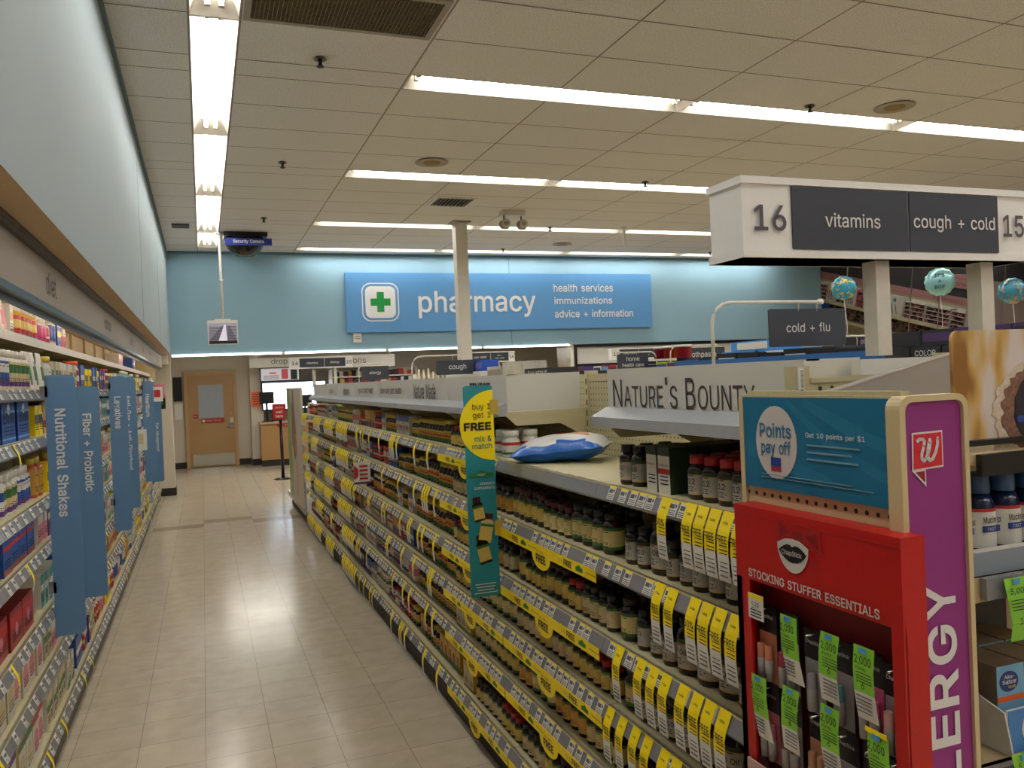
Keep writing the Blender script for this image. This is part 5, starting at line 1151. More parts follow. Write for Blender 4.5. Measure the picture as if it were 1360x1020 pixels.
# ---------------------------------------------------------------- stock on the far side of the gondola and neighbouring gondolas
def back_stock():
    g = 'top stock on the next aisle'
    def bx(x, y, z, w, d, h, mats, label, name='stock_carton', word=None):
        t = thing(name, label, 'box', (x, y, z), g)
        part('carton', MB().box(x, x + d, y, y + w, z, z + h, 0), [mats[0]], t)
        f = MB().box(x - .002, x, y + .01, y + w - .01, z + h * .25, z + h * .8, 0)
        if word: f.text(word, (x - .003, y + w / 2, z + h * .55), NY, Z3, w * .7, None, 1)
        part('front_print', f, [mats[1], TXW if word else TXK], t)
        return t
    bl = M('stock_blue', (40, 84, 190), .4); lil = M('stock_lilac', (120, 120, 200), .4); gr = M('stock_grey', (150, 146, 136), .5); dk = M('stock_black', (34, 34, 40), .45); mg = M('stock_marble', (196, 192, 182), .5, noise=.15, scale=14)
    for i in range(5): bx(1.78, 5.30 + i * .16, 1.80, .15, .12, .075, (bl, lil), f'blue stock carton on the white tray beside the cough sign, {od(4 - i)} from the left')
    solo('stock_tray', MB().box(1.76, 1.92, 5.28, 6.14, 1.72, 1.80), [PAPER], 'white tray carrying the blue cartons next to the cough sign', 'tray', (1.84, 5.7, 1.72))
    bx(1.78, 4.56, 1.72, .34, .16, .125, (mg, mg), 'grey patterned stock carton right of the cough sign'); bx(1.78, 4.92, 1.72, .28, .16, .105, (mg, gr), 'smaller grey patterned carton touching the cough sign')
    bx(1.78, 4.12, 1.72, .40, .16, .075, (dk, dk), 'long black stock carton above the folded header end', 'stock_carton', 'DAY NIGHT'); 
    solo('stock_bin', MB().lathe([(.075, 0), (.085, .30)], (4.15, 9.2, 1.78), 18), [M('bin_grey', (176, 172, 164), .35)], 'tall pale round bin standing on the next gondola', 'bin', (4.15, 9.2, 1.78))
    for i, (y, h, m) in enumerate(((3.3, .03, gr), (3.62, .045, dk), (3.9, .025, PAPER))): bx(1.66, y, 1.72, .26, .2, h, (m, m), f'flat stock carton behind the open pegboard bay, {od(i)} from the near end')
    # neighbouring gondolas
    for gx, nm, ya, yb in ((4.15, 'second', 2.3, 12.0), (6.75, 'third', 3.6, 12.0)):
        t = thing('background_gondola', f'{nm} gondola to the right, mostly hidden, topped with stock', 'shelving', (gx, (ya + yb) / 2, 0))
        b = MB().box(gx - .02, gx + .02, ya, yb, 0, 1.74); part('back_panel', b, [CREAM], t)
        for z in (.15, .5, .85, 1.2, 1.5, 1.71): part('shelf', MB().box(gx - .44, gx + .44, ya, yb, z, z + .03), [CREAM], t)
        part('end_panel', MB().box(gx - .46, gx + .46, ya - .03, ya, 0, 1.76), [WHITE], t); part('kick_plate', MB().box(gx - .4, gx + .4, ya, yb, 0, .12), [DARK], t)
    random.seed(21)
    pal = [M('st_red', (190, 40, 42), .45), M('st_wine', (110, 30, 40), .45), PAPER, M('st_blue', (44, 80, 150), .45), M('st_purple', (84, 60, 130), .45), M('st_lime', (170, 190, 40), .45), M('st_navy', (34, 44, 90), .45), M('st_ltblue', (120, 160, 210), .45), WHITE]
    y = 2.6; k = 0
    def stock(y, w, h, m, lab, x=3.72, z=1.742, m2=None, d=.22):
        bx(x, y, z, w, d, h, (m, m2 or random.choice(pal)), lab)
    y = 5.0
    while y < 9.0:
        w = random.uniform(.14, .3); h = random.uniform(.04, .10)
        stock(y, w, h, pal[k % 9], f'stock carton on top of the second gondola, {od(k)} from the near end'); y += w + .01; k += 1
    for i in range(3): solo('red_tub', MB().lathe([(.075, 0), (.075, .09), (.08, .09, 1), (.08, .11, 1)], (3.9, 6.15 + i * .17, 1.86), 14), [pal[0], PAPER], f'red round tub on top of the second gondola, {od(i)} from the near end', 'tub', (3.9, 6.15 + i * .17, 1.78), 'red tubs')
    # blue wrapped packages
    for i, (y, z, w) in enumerate(((4.50, 1.80, .38), (4.92, 1.80, .40), (4.7, 1.87, .5))):
        p = MB().box(3.72, 3.95, y, y + w, z, z + .07); p.box(3.715, 3.72, y + .08, y + w - .08, z + .01, z + .06, 1)
        solo('wrapped_package', p, [M('wrap_blue', (70, 150, 226), .3), PAPER], f'light blue plastic wrapped package left of the cold and flu flag, {od(i)} laid', 'package', (3.8, y + w / 2, z), 'blue wrapped packages')
    # black hair colour boxes right of the sign post
    lilp = M('st_plum', (70, 44, 96), .45)
    k = 0
    for r, z in enumerate((1.742, 1.828)):
        y = 2.5
        while y < (4.3 if r == 0 else 3.95):
            w = random.choice((.12, .2, .28)); m = dk if not (r == 1 and y < 3.25) else lilp
            bx(3.72, y, z, w, .2, .084, (m, random.choice((dk, dk, dk, lilp))), f'black boxed hair colour carton near the foil balloons, {od(k)} counted from the lowest layer up', 'stock_carton', 'COLOR' if random.random() < .3 else None); y += w + .008; k += 1
    solo('blue_header_strip', MB().box(1.83, 1.85, 1.85, 2.95, 1.72, 1.785), [M('strip_blue', (36, 98, 170), .4)], 'flat blue strip on the gondola top below the cold and flu flag', 'strip', (1.84, 2.4, 1.72))
    for i in range(7): bx(1.88, 1.95 + i * .13, 1.72, .12, .14, .075 + .006 * (i % 3), (dk, (gr, dk, PAPER)[i % 3]), f'dark bottle carton under the cold and flu flag, {od(i)} from the near end')
    # foil balloons
    def balloon(x, y, z, r, m1, m2, label, txt=None, squash=.45):
        t = thing('foil_balloon', label, 'balloon', (x, y, z))
        d = Vector((x, y, 0)).normalized(); side = Vector((d.y, -d.x, 0))
        b = MB(); N = 28; R = 8; vs = []; fs = []
        for s in (-1, 1):
            for i in range(R + 1):
                q = i / R
                for k in range(N):
                    a = 2 * pi * k / N; rr = r * q * (1 + (.03 * cos(14 * a) if q > .8 else 0)); th = s * r * squash * math.sqrt(max(0, 1 - q ** 2.4))
                    p = Vector((x, y, z)) + side * (rr * cos(a)) + Vector((0, 0, rr * sin(a))) + d * th; b.v.append(tuple(p))
            o = 0 if s < 0 else (R + 1) * N
            for i in range(R):
                for k in range(N):
                    k2 = (k + 1) % N; b.f.append((o + i * N + k, o + i * N + k2, o + (i + 1) * N + k2, o + (i + 1) * N + k)); b.sm.append(True); b.m.append(1 if (m2 and random.random() < .3 and i > 2) else 0)
        part('foil_body', b, [m1, m2 or m1], t)
        if txt:
            tx = MB()
            for i, s_ in enumerate(txt): tx.text(s_, Vector((x, y, z + r * (.42 - .40 * i))) - d * (r * squash * 1.02), side, Z3, None, r * .26, 0, .03)
            part('lettering', tx, [M('balloon_ink', (24, 80, 104), .5)], t)
        part('ribbon', MB().tube([(x, y, z - r), (x + .02, y, z - r - .2), (x - .01, y, 1.782)], .003, 6), [WHITE], t)
    foil = M('foil_aqua', (150, 206, 210), .25, .5, noise=.12, scale=9)
    balloon(6.72, 6.0, 2.50, .135, foil, None, "round pale aqua foil balloon with it's a boy lettering", ["IT'S", 'A', 'BOY'])
    balloon(6.92, 5.4, 2.344, .117, M('foil_patch', (70, 150, 180), .25, .5, noise=.2, scale=12), M('foil_multi', (190, 150, 110), .3, .4), 'multicoloured foil balloon beside the right sign post', None)
    balloon(4.25, 4.6, 2.28, .084, M('foil_bird', (60, 160, 190), .3, .3, noise=.2, scale=14), M('foil_yellow', (220, 190, 80), .3, .3), 'blue and yellow foil balloon near the edge of the blue wall', None)
back_stock()
# ---------------------------------------------------------------- endcap and side wing nearest the viewer
def side_wing():
    X = 1.07; ya, yb = 1.03, 1.46
    t = thing('side_wing_fixture', 'cream steel side wing with a pegboard back at the near gondola end', 'fixture', (1.14, 1.25, 0))
    part('back_panel', MB().box(X + .01, X + .03, ya + .02, yb, .05, 1.70), [MATS['pegboard']], t)
    f = MB()
    f.plate(rrect(ya, yb + .012, .05, 1.697, .03, 5, (1, 1, 0, 0)), (X + .012, 0, 0), Y3, Z3, .01)
    part('frame_plate', MB().box(X - .004, X + .035, yb - .002, yb + .012, .05, 1.685).box(X + .0, X + .03, ya + .029, yb + .01, 1.684, 1.692).box(X + .003, X + .0095, ya + .02, yb - .003, 1.44, 1.502), [M('frame_beige', (206, 188, 146), .4, noise=.02)], t)
    p = MB()
    for i in range(17): y = 1.05 + i * .0254; p.lathe([(.0045, 0), (.0045, .0005)], (0, 0, 0), 6) if 0 else p.plate(disc(0, 0, .0045, n=8), (X + .0025, y, 1.488), NY, Z3, .0005)
    part('peg_holes', p, [BLACK], t)
    tx = MB(); tx.text('9B', (X - .0045, yb - .0, 1.47), Z3, Y3, .03, .016, 0)
    # purple end post
    Yp = 1.03
    fr = MB(); xa, xb = 1.056, 1.206
    outer = rrect(xa, xb, .05, 1.692, .022, 5, (1, 1, 0, 0)); inner = rrect(xa + .012, xb - .010, .05, 1.682, .016, 5, (1, 1, 0, 0))
    n = len(outer)
    fr.add([(x, Yp, z) for x, z in outer] + [(x, Yp, z) for x, z in inner] + [(x, Yp + .03, z) for x, z in outer] + [(x, Yp + .008, z) for x, z in inner],
           [(i, (i + 1) % n, n + (i + 1) % n, n + i) for i in range(n)] + [((i + 1) % n, i, 2 * n + i, 2 * n + (i + 1) % n) for i in range(n)] + [(n + i, n + (i + 1) % n, 3 * n + (i + 1) % n, 3 * n + i) for i in range(n)])
    fr.v = fr.v
    part('post_frame', fr, [M('frame_beige')], t)
    g = thing('allergy_post_sign', 'tall purple post sign reading allergy with a red speech flag logo', 'sign', (1.13, Yp, .05))
    y = Yp + .006
    part('insert', MB().plate(rrect(xa + .013, xb - .011, .05, 1.681, .015, 5, (1, 1, 0, 0)), (0, y, 0), X3, Z3, .006, 0), [M('purple_insert', (146, 44, 130), .5, noise=.02, scale=4)], g)
    L = MB(); yy = y - .001
    z = 1.372
    cx = 1.1335
    # letters run upwards
    xs = 'ALLERGY'
    wd = [.062, .050, .050, .056, .062, .066, .058]; zc = 1.372 - .058 / 2
    x0, x1 = 1.098, 1.166
    pos = 1.376
    gap = .010
    for ch, w in reversed(list(zip(xs, wd))):
        L.text(ch, (cx, yy - .001, pos - w / 2), Z3, NX, w, .066, 0, .02); pos -= w + gap
    part('lettering', L, [TXW], g)
    q = MB()
    a = .004
    q.plate([(1.083, 1.568), (1.151, 1.571), (1.151, 1.632), (1.085, 1.631)], (0, yy - .001, 0), X3, Z3, .001, 0)
    q.plate([(1.086, 1.571), (1.148, 1.574), (1.148, 1.629), (1.088, 1.628)], (0, yy - .002, 0), X3, Z3, .001, 1)
    q.plate([(1.083, 1.568), (1.112, 1.569), (1.112, 1.541)], (0, yy - .001, 0), X3, Z3, .001, 0); q.plate([(1.090, 1.566), (1.109, 1.567), (1.109, 1.548)], (0, yy - .002, 0), X3, Z3, .001, 2)
    # swash letter W from tapered strokes
    def stroke(pts, r):
        nonlocal yy
        for i in range(len(pts) - 1):
            yy -= 2e-5
            (ax, az), (bx, bz) = pts[i], pts[i + 1]; dx, dz = bx - ax, bz - az; l = math.hypot(dx, dz) or 1; nx, nz = -dz / l * r, dx / l * r
            q.plate([(ax + nx, az + nz), (ax - nx, az - nz), (bx - nx, bz - nz), (bx + nx, bz + nz)], (0, yy - .003, 0), X3, Z3, .0006, 0)
            q.plate(disc(bx, bz, r, n=10), (0, yy - .003, 0), X3, Z3, .0006, 0)
    ox, oz = 1.093, 1.582
    S_ = .0009
    def k(l): return [(ox + x * S_, oz + z_ * S_) for x, z_ in l]
    stroke(k([(0, 38), (6, 42), (14, 42), (18, 38), (16, 28), (11, 16), (10, 7), (15, 2), (21, 6), (28, 20), (32, 34), (31, 40), (28, 34), (25, 20), (25, 8), (29, 2), (36, 4), (44, 16), (49, 30), (50, 42)]), .0028)
    part('logo', q, [TXW, M('logo_red', (210, 34, 54), .5, noise=0), M('logo_shade', (150, 20, 44), .5, noise=0)], g)
    # Points board on the aisle face
    t2 = thing('points_board', 'teal promotional board reading points pay off with a pale disc', 'sign', (X, 1.245, 1.50))
    x = X - .002
    part('board', MB().box(x - .003, X + .0, 1.036, 1.455, 1.503, 1.688), [M('points_blue', (24, 112, 152), .25, noise=.04, scale=9)], t2)
    d = MB(); xx = x - .0045
    d.plate(disc(0, 0, .062, .073), (xx, 1.352, 1.598), NY, Z3, .001, 0)
    part('pale_disc', d, [M('disc_pale', (206, 200, 198), .5, noise=.01)], t2)
    w = MB()
    w.text('Points', (xx - .001, 1.352, 1.622), NY, Z3, .096, .030, 0, .015); w.text('pay off', (xx - .001, 1.352, 1.585), NY, Z3, .09, .034, 0, .015)
    w.box(xx - .001, xx, 1.338, 1.368, 1.551, 1.568, 1); w.box(xx - .001, xx, 1.338, 1.368, 1.540, 1.550, 2)
    w.text('Get 10 points per $1', (xx, 1.190, 1.617), NY, Z3, .150, .013, 3, .012)
    for i, (a, b_) in enumerate(((.135, .007), (.115, .007), (.130, .007))): w.box(xx - .0005, xx + .001, 1.262 - a, 1.262, 1.597 - i * .0135, 1.600 - i * .0135, 4)
    for i, a in enumerate((.25, .3)): w.box(xx - .0005, xx + .001, 1.40 - a, 1.40, 1.532 - i * .006, 1.5335 - i * .006, 4)
    part('lettering', w, [M('points_ink', (30, 116, 160), .5, noise=0), M('patch_blue', (30, 60, 150), .5, noise=0), M('patch_red', (150, 40, 70), .5, noise=0), M('points_white', (206, 220, 226), .5, noise=0), M('points_faint', (110, 160, 184), .5, noise=0)], t2)
    wv = MB()
    for k_, (ya, za, yb_, zb, hw) in enumerate(((1.32, 1.686, 1.20, 1.60, .012), (1.20, 1.60, 1.05, 1.545, .010), (1.27, 1.686, 1.12, 1.62, .016), (1.12, 1.62, 1.04, 1.60, .012), (1.44, 1.58, 1.20, 1.53, .012))):
        wv.plate([(-ya, za - hw), (-yb_, zb - hw), (-yb_, zb + min(hw, 1.687 - zb)), (-ya, min(1.687, za + hw))], (x - .0031 - 2e-5 * k_, 0, 0), NY, Z3, .00001, 0)
    part('wave_print', wv, [M('points_wave', (34, 122, 162), .25, noise=.04)], t2)
    # red display box
    t3 = thing('lip_balm_display', 'red cardboard lip balm display with a bow and a black lips logo', 'display', (1.04, 1.22, .30))
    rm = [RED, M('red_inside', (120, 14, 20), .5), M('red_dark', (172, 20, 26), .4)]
    xf = 1.02
    c = MB().box(xf, X, 1.003, 1.437, 1.322, 1.470)
    part('header_box', c, rm[:1], t3)
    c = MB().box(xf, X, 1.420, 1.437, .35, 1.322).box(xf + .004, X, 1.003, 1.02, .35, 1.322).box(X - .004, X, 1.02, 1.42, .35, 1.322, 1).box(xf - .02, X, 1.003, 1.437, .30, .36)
    c.box(xf, xf + .006, 1.395, 1.437, .35, 1.322).box(xf, xf + .006, 1.003, 1.028, .35, 1.322)
    part('side_walls', c, rm, t3)
    bow = MB(); xx = xf - .001
    bow.box(xx, xf, 1.003, 1.437, 1.452, 1.4545, 0)
    bk = [0]
    def bo(pts, m=0):
        bk[0] += 1; bow.plate(pts, (xx - 1e-4 * bk[0], 1.245, 1.436), NY, Z3, .00006, m)
    bo([(-.06, .022), (-.045, .024), (-.012, .004), (-.012, -.012), (-.046, -.022), (-.064, -.012), (-.056, .004)]); bo([(.065, .012), (.05, .020), (.014, .004), (.014, -.012), (.05, -.03), (.07, -.022), (.06, -.004)])
    bo([(-.012, .006), (.014, .006), (.014, -.014), (-.012, -.014)], 1); bo([(-.01, -.014), (-.03, -.05), (-.016, -.052), (.0, -.016)]); bo([(.006, -.014), (.045, -.056), (.056, -.05), (.016, -.014)])
    bo([(-.05, .016), (-.02, .002), (-.05, -.014)], 1); bo([(.055, .010), (.022, .0), (.055, -.020)], 1)
    part('bow_print', bow, [rm[2], M('bow_shade', (138, 14, 20), .4)], t3)
    lg = MB()
    lg.plate([(-.043, .024), (-.02, .034), (0, .036), (.02, .034), (.043, .024)] + [(.043 * cos(a), .024 + (.052) * sin(a)) for a in [-pi * i / 16 for i in range(1, 16)]], (xx - .0012, 1.258, 1.390), NY, Z3, .0008, 0)
    lg.plate([(-.038, .012), (-.030, .018), (-.022, .0225), (-.014, .025), (-.007, .025), (0, .0215), (.007, .025), (.014, .025), (.022, .0225), (.030, .018), (.038, .012), (.032, .005), (.024, -.001), (.013, -.006), (0, -.008), (-.013, -.006), (-.024, -.001), (-.032, .005)], (xx - .002, 1.258, 1.389), NY, Z3, .0008, 1)
    lg.text('ChapStick', (xx - .0035, 1.258, 1.398), NY, Z3, .056, .012, 0, .01)
    part('lips_logo', lg, [M('logo_pale', (206, 204, 200), .5, noise=.01), BLACK], t3)
    part('lettering', MB().text('STOCKING STUFFER ESSENTIALS', (xx - .001, 1.222, 1.337), NY, Z3, .345, .017, 0, .016), [M('logo_pale')], t3)
    # blister packs hanging inside, price label and green tags
    blk = M('pack_card_black', (30, 27, 30), .35); clr = M('blister_clear', (150, 146, 150), .1, noise=.05); 
    random.seed(4)
    packs = [(1.375, 1.235, (190, 120, 90), 0), (1.31, 1.235, (150, 40, 60), 0), (1.24, 1.22, (150, 148, 150), 1), (1.17, 1.22, (90, 150, 160), 1), (1.10, 1.22, (200, 90, 130), 0), (1.045, 1.215, (196, 150, 140), 0),
             (1.375, 1.075, (190, 110, 120), 0), (1.31, 1.075, (120, 70, 60), 0), (1.235, 1.07, (170, 120, 90), 0), (1.165, 1.06, (90, 60, 60), 0), (1.10, 1.06, (70, 60, 70), 0), (1.045, 1.06, (150, 110, 100), 0)]
    for i, (yy2, zt, col, w2) in enumerate(packs):
        tk = thing('lip_balm_pack', f'black-carded lip balm blister pack, {od(i % 6)} from the farther end of the {"upper" if i < 6 else "lower"} peg row', 'pack', (1.035, yy2, zt - .12), 'lip balm packs on the red display')
        cm = M(f'pack_tone_{i}', col, .4)
        part('card', MB().plate(rrect(-.028, .028, -.125, .035, .004), (1.045, yy2, zt), NY, Z3, .002, 0).plate([(-.026, -.12), (.026, -.12), (.026, -.02), (-.026, -.02)], (1.0445, yy2, zt), NY, Z3, .001, 1), [blk, M('pack_lower', (150, 140, 142), .4) if i % 2 else cm], tk)
        st_ = MB()
        for q2 in ((0,) if w2 else (-.012, .012)): st_.lathe([(.0085, 0), (.0085, .04), (.0078, .041, 1), (.0078, .068, 1), (.006, .07, 1)], (1.036, yy2 + q2, zt - .112), 10)
        part('lip_balm_stick', st_, [M('stick_silver', (170, 166, 168), .3), cm], tk)
        w = MB().text('ChapStick', (1.0425, yy2, zt + .012), NY, Z3, .042, None, 0); part('lettering', w, [TXW], tk)
        part('peg_hook', MB().tube([(X, yy2, zt + .028), (1.025, yy2, zt + .028)], .002, 6), [CHROME], tk)
    pl = MB().box(xf - .003, xf - .001, 1.352, 1.398, 1.245, 1.295, 0); pl.box(xf - .0035, xf - .003, 1.352, 1.398, 1.286, 1.295, 1); pl.text('5.99', (xf - .004, 1.375, 1.273), NY, Z3, .022, .014, 2)
    for i in range(3): pl.box(xf - .0036, xf - .003, 1.358, 1.392, 1.262 - i * .006, 1.264 - i * .006, 2)
    solo('price_ticket', pl, [PAPER, YEL, TXK], 'white price ticket with yellow top clipped to the red display', 'price tag', (xf, 1.375, 1.245))
    def green(y, z, w=.046, L=.125, tilt=.0, hdr=False):
        b = MB(); x = xf - .004
        zt = z + L / 2; zs = [zt, zt - L * .3, zt - L * .62, zt - L]
        xo = [0, -.004, -.003, .004]
        for i in range(3): b.quad((x + xo[i], y + w / 2 + tilt * i, zs[i]), (x + xo[i + 1], y + w / 2 + tilt * (i + 1), zs[i + 1]), (x + xo[i + 1], y - w / 2 + tilt * (i + 1), zs[i + 1]), (x + xo[i], y - w / 2 + tilt * i, zs[i]), 0 if i < 2 else 1)
        xf2 = x - .0048
        b.text('2,000', (xf2, y, zt - L * .19), NY, Z3, w * .80, .017, 2, .005); b.box(xf2, xf2 + .0005, y - .009, y + .008, zt - .010, zt - .001, 3)
        b.text('Points', (xf2, y + w * .1, zt - L * .29), NY, Z3, w * .5, .006, 2); b.text('6', (xf2, y + w * .02, zt - L * .52), NY, Z3, None, .011, 2)
        for i in range(4): b.box(xf2 + .0005, xf2 + .001, y - w * .4, y + w * .35, zt - L * (.36 + i * .04), zt - L * (.352 + i * .04), 2)
        for i in range(5): b.box(xf2 + .001, xf2 + .0018, y - w * .35, y + w * .38, zt - L * (.68 + i * .05), zt - L * (.668 + i * .05), 4)
        if hdr: b.box(xf2 + .0005, xf2 + .002, y - w / 2, y + w / 2, zt - .002, zt + .006, 5)
        return b
    gm = [GRNTAG, PAPER, TXK, M('tag_sky', (70, 150, 220), .5, noise=0), M('label_ink'), YEL]
    for i, (y, z, w) in enumerate(((1.275, 1.215, 'upper peg row, the one farthest back'), (1.165, 1.212, 'upper peg row, the middle one'), (1.085, 1.212, 'upper peg row, next to the purple post'), (1.372, 1.07, 'lower peg row, the one farthest back'), (1.275, 1.078, 'lower peg row, second from the far side'),
                                   (1.172, 1.080, 'lower peg row, second from the purple post'), (1.062, 1.075, 'lower peg row, next to the purple post'))):
        solo('points_tag', green(y, z, tilt=(-.004, .003, 0)[i % 3], hdr=i == 6), gm, f'green 2,000 points tag on the {w}', 'price tag', (xf, y, z), 'green points tags')
    for i, (y, lab) in enumerate(((1.36, 'upright'), (1.24, 'middle'), (1.11, 'last'))):
        solo('lip_balm_tray', MB().box(xf - .01, X - .01, y - .05, y + .05, .90, .905).box(xf - .01, xf - .006, y - .05, y + .05, .905, .955).box(xf - .01, X - .01, y - .052, y - .05, .9, .955).box(xf - .01, X - .01, y + .05, y + .052, .9, .955), [M('tray_pink', (190, 160, 156), .5)], f'pale lip balm tray at the bottom of the red display, {od(i)} from the farther side', 'tray', (xf, y, .9), 'pale trays in the red display')
side_wing()

def endcap():
    xa, xb, yf, yk = 1.215, 2.03, 1.06, 1.36
    t = thing('endcap_fixture', 'cream steel endcap shelving facing the front of the store beside the purple post', 'shelving', (1.6, 1.3, 0))
    part('back_panel', MB().box(xa, xb, yk, yk + .02, .1, 1.70), [CREAM], t)
    p = MB().box(1.13, 1.165, 1.365, 1.40, .1, 1.748).box(1.165, 1.56, 1.365, 1.395, 1.60, 1.722).box(1.165, 1.56, 1.362, 1.397, 1.712, 1.7225)
    for i in range(4): p.plate(disc(0, 0, .005, n=10), (1.19 + i * .0254 * 1.2, 1.3645, 1.70), X3, Z3, .0005, 1)
    p.box(1.142, 1.147, 1.3645, 1.365, 1.715, 1.735, 1).box(1.142, 1.147, 1.3645, 1.365, 1.69, 1.706, 1)
    part('end_frame', p, [CREAM, M('slot_shadow')], t)
    b = MB().box(1.133, 1.147, 1.361, 1.365, 1.70, 1.745)
    for i in range(9): b.box(1.139, 1.145, 1.3605, 1.361, 1.705 + i * .004, 1.7065 + i * .004, 1)
    part('barcode_strip', b, [PAPER, TXK], t)
    s = MB().plate([(1.10, 1.60), (1.50, 1.60), (1.50, 1.765), (1.46, 1.760), (1.14, 1.694)], (0, 1.30, 0), X3, Z3, .012, 0); s.plate([(1.14, 1.694), (1.14, 1.690), (1.46, 1.756), (1.50, 1.761), (1.50, 1.765), (1.46, 1.760)], (0, 1.2985, 0), X3, Z3, .003, 1)
    part('sloped_panel', s, [M('panel_grey', (168, 164, 160), .55, noise=.02), WHITE], t)
    for z in (1.592, 1.375, 1.04, .74):
        sh = MB().box(xa, xb, yf + .01, yk, z - .03, z - .012)
        if z < 1.5: sh.plate([(0, 0), (xb - xa, 0), (xb - xa, -.03), (.012, -.045)], (xa, yf + .01, z - .012), X3, Z3, .01)
        part('shelf', sh, [M('shelf_beige', (192, 172, 134), .45)], t)
        if z < 1.3 or 1: part('price_rail', MB().box(xa + .05, xb, yf - .004, yf + .008, z - .05, z - .012), [GREYP if z < 1.5 else BLACK], t)
    solo('white_stock_box', MB().box(1.30, 1.555, 1.366, 1.395, 1.7235, 1.757), [PAPER], 'long white carton strip lying on the gondola end behind the teal board', 'box', (1.43, 1.38, 1.7235))
    # header poster
    t = thing('winter_poster', 'header poster of golden autumn trees and a person in a dark fur-edged hood', 'poster', (1.6, 1.10, 1.58))
    pts = rrect(1.255, 1.95, 1.60, 1.80, .016, 5, (1, 1, 1, 1))
    part('board', MB().plate(pts, (0, 1.10, 0), X3, Z3, .006, 0), [mat_poster()], t)
    g = MB(); y = 1.0985
    hood = M('hood_dark', (34, 30, 44), .5, noise=.2, scale=40); fur = M('fur_brown', (128, 92, 76), .8, noise=.35, scale=160); furl = M('fur_light', (206, 190, 174), .8, noise=.2, scale=160)
    def blob(cx, cz, rx, rz, m, n=40, jag=.0, th=.0008, dy=0.):
        random.seed(int(cx * 1000) + m)
        g.plate([(cx + rx * cos(2 * pi * i / n) * (1 + random.uniform(-jag, jag)), cz + rz * sin(2 * pi * i / n) * (1 + random.uniform(-jag, jag))) for i in range(n)], (0, y - dy, 0), X3, Z3, th, m)
    blob(1.475, 1.645, .125, .098, 2, 60, .07); blob(1.478, 1.648, .108, .088, 1, 60, .08, dy=.001); blob(1.485, 1.65, .086, .073, 0, 40, .03, dy=.002)
    blob(1.372, 1.582, .028, .018, 2, 30, .08, dy=.0015)
    g.box(1.405, 1.50, y - .003, y - .0025, 1.628, 1.640, 3)
    part('hooded_figure', g, [hood, fur, furl, M('hood_blue', (40, 70, 150), .5)], t)
    part('foot_strip', MB().box(1.215, 1.95, 1.085, 1.10, 1.592, 1.602), [BLACK], t)
    # cough medicine bottles in a tray
    mb, mc = M('syrup_blue', (20, 34, 74), .15, noise=0), M('syrup_cap', (58, 92, 144), .35, noise=0)
    for i, x in enumerate((1.268, 1.332, 1.396, 1.46, 1.524)):
        t = thing('medicine_bottle', f'dark blue cough medicine bottle with blue cap, {od(i)} from the purple post', 'bottle', (x, 1.125, 1.383), 'cough medicine bottles on the endcap')
        c = (x, 1.125, 1.383)
        part('bottle_body', MB().lathe([(.027, 0), (.029, .004), (.029, .096), (.023, .112), (.017, .118)], c, 18), [mb], t)
        part('cap', MB().lathe([(.021, .118), (.021, .152), (.019, .155)], c, 16), [mc], t)
        l = MB().lathe([(.0294, .020, 0), (.0294, .086, 1), (.0294, .092, 1)], c, 18, 0, cap=False)
        for (bz0, bz1, a0, a1, m) in ((.046, .048, -.9, .9, 2),): pass
        l.text('Mucinex', (c[0], c[1] - .0302, c[2] + .072), X3, Z3, .044, .013, 2, .01); l.box(c[0] - .020, c[0] + .018, c[1] - .0302, c[1] - .026, c[2] + .050, c[2] + .061, 3)
        l.text('FAST', (c[0] - .002, c[1] - .0306, c[2] + .0555), X3, Z3, .02, .006, 0)
        part('label', l, [PAPER, LR, TXK, M('label_navy', (30, 60, 140), .4)], t)
    for r in range(4): 
        x = 1.268 + r * .064
        t = thing('medicine_bottle', f'dark blue cough medicine bottle in the shaded second row, {od(r)} from the purple post', 'bottle', (x, 1.195, 1.383), 'cough medicine bottles on the endcap'); c = (x, 1.195, 1.383)
        part('bottle_body', MB().lathe([(.023, 0), (.025, .004), (.025, .085), (.020, .098), (.015, .104)], c, 14), [mb], t); part('cap', MB().lathe([(.0185, .104), (.0185, .132), (.017, .134)], c, 14), [mc], t)
    t = thing('bottle_tray', 'white and grey cardboard tray holding the cough medicine bottles', 'tray', (1.4, 1.1, 1.35))
    part('tray_wall', MB().box(1.232, 1.70, 1.078, 1.082, 1.352, 1.410).box(1.230, 1.234, 1.082, 1.30, 1.352, 1.418), [M('tray_white', (206, 204, 200), .5)], t)
    part('grey_panel', MB().box(1.252, 1.70, 1.0765, 1.078, 1.358, 1.404), [M('tray_grey', (132, 142, 156), .5)], t)
    # green tags, effervescent boxes, lower tray
    def gt(x, z, L, label):
        b = MB(); w = .052; y = 1.045; zs = [z, z - L * .35, z - L * .7, z - L]; yo = [0, -.004, -.002, .006]; xo = [0, .006, .016, .02]
        for i in range(3): b.quad((x + xo[i], y + yo[i], zs[i]), (x + w + xo[i], y + yo[i], zs[i]), (x + w + xo[i + 1], y + yo[i + 1], zs[i + 1]), (x + xo[i + 1], y + yo[i + 1], zs[i + 1]), 0)
        b.text('5,000', (x + w / 2 + .004, y - .006, z - L * .2), X3, Z3, .042, .013, 1, .005); b.box(x + .018, x + .034, y - .005, y - .004, z - .011, z - .001, 2); b.text('12', (x + w * .55 + .01, y - .006, z - L * .66), X3, Z3, .018, .012, 1)
        for k in range(4): b.box(x + .008 + .002 * k, x + .05, y - .0062, y - .0056, z - L * (.34 + .05 * k), z - L * (.33 + .05 * k), 1)
        solo('points_tag', b, [GRNTAG, TXK, M('tag_sky')], label, 'price tag', (x + w / 2, y, z - L), 'green points tags')
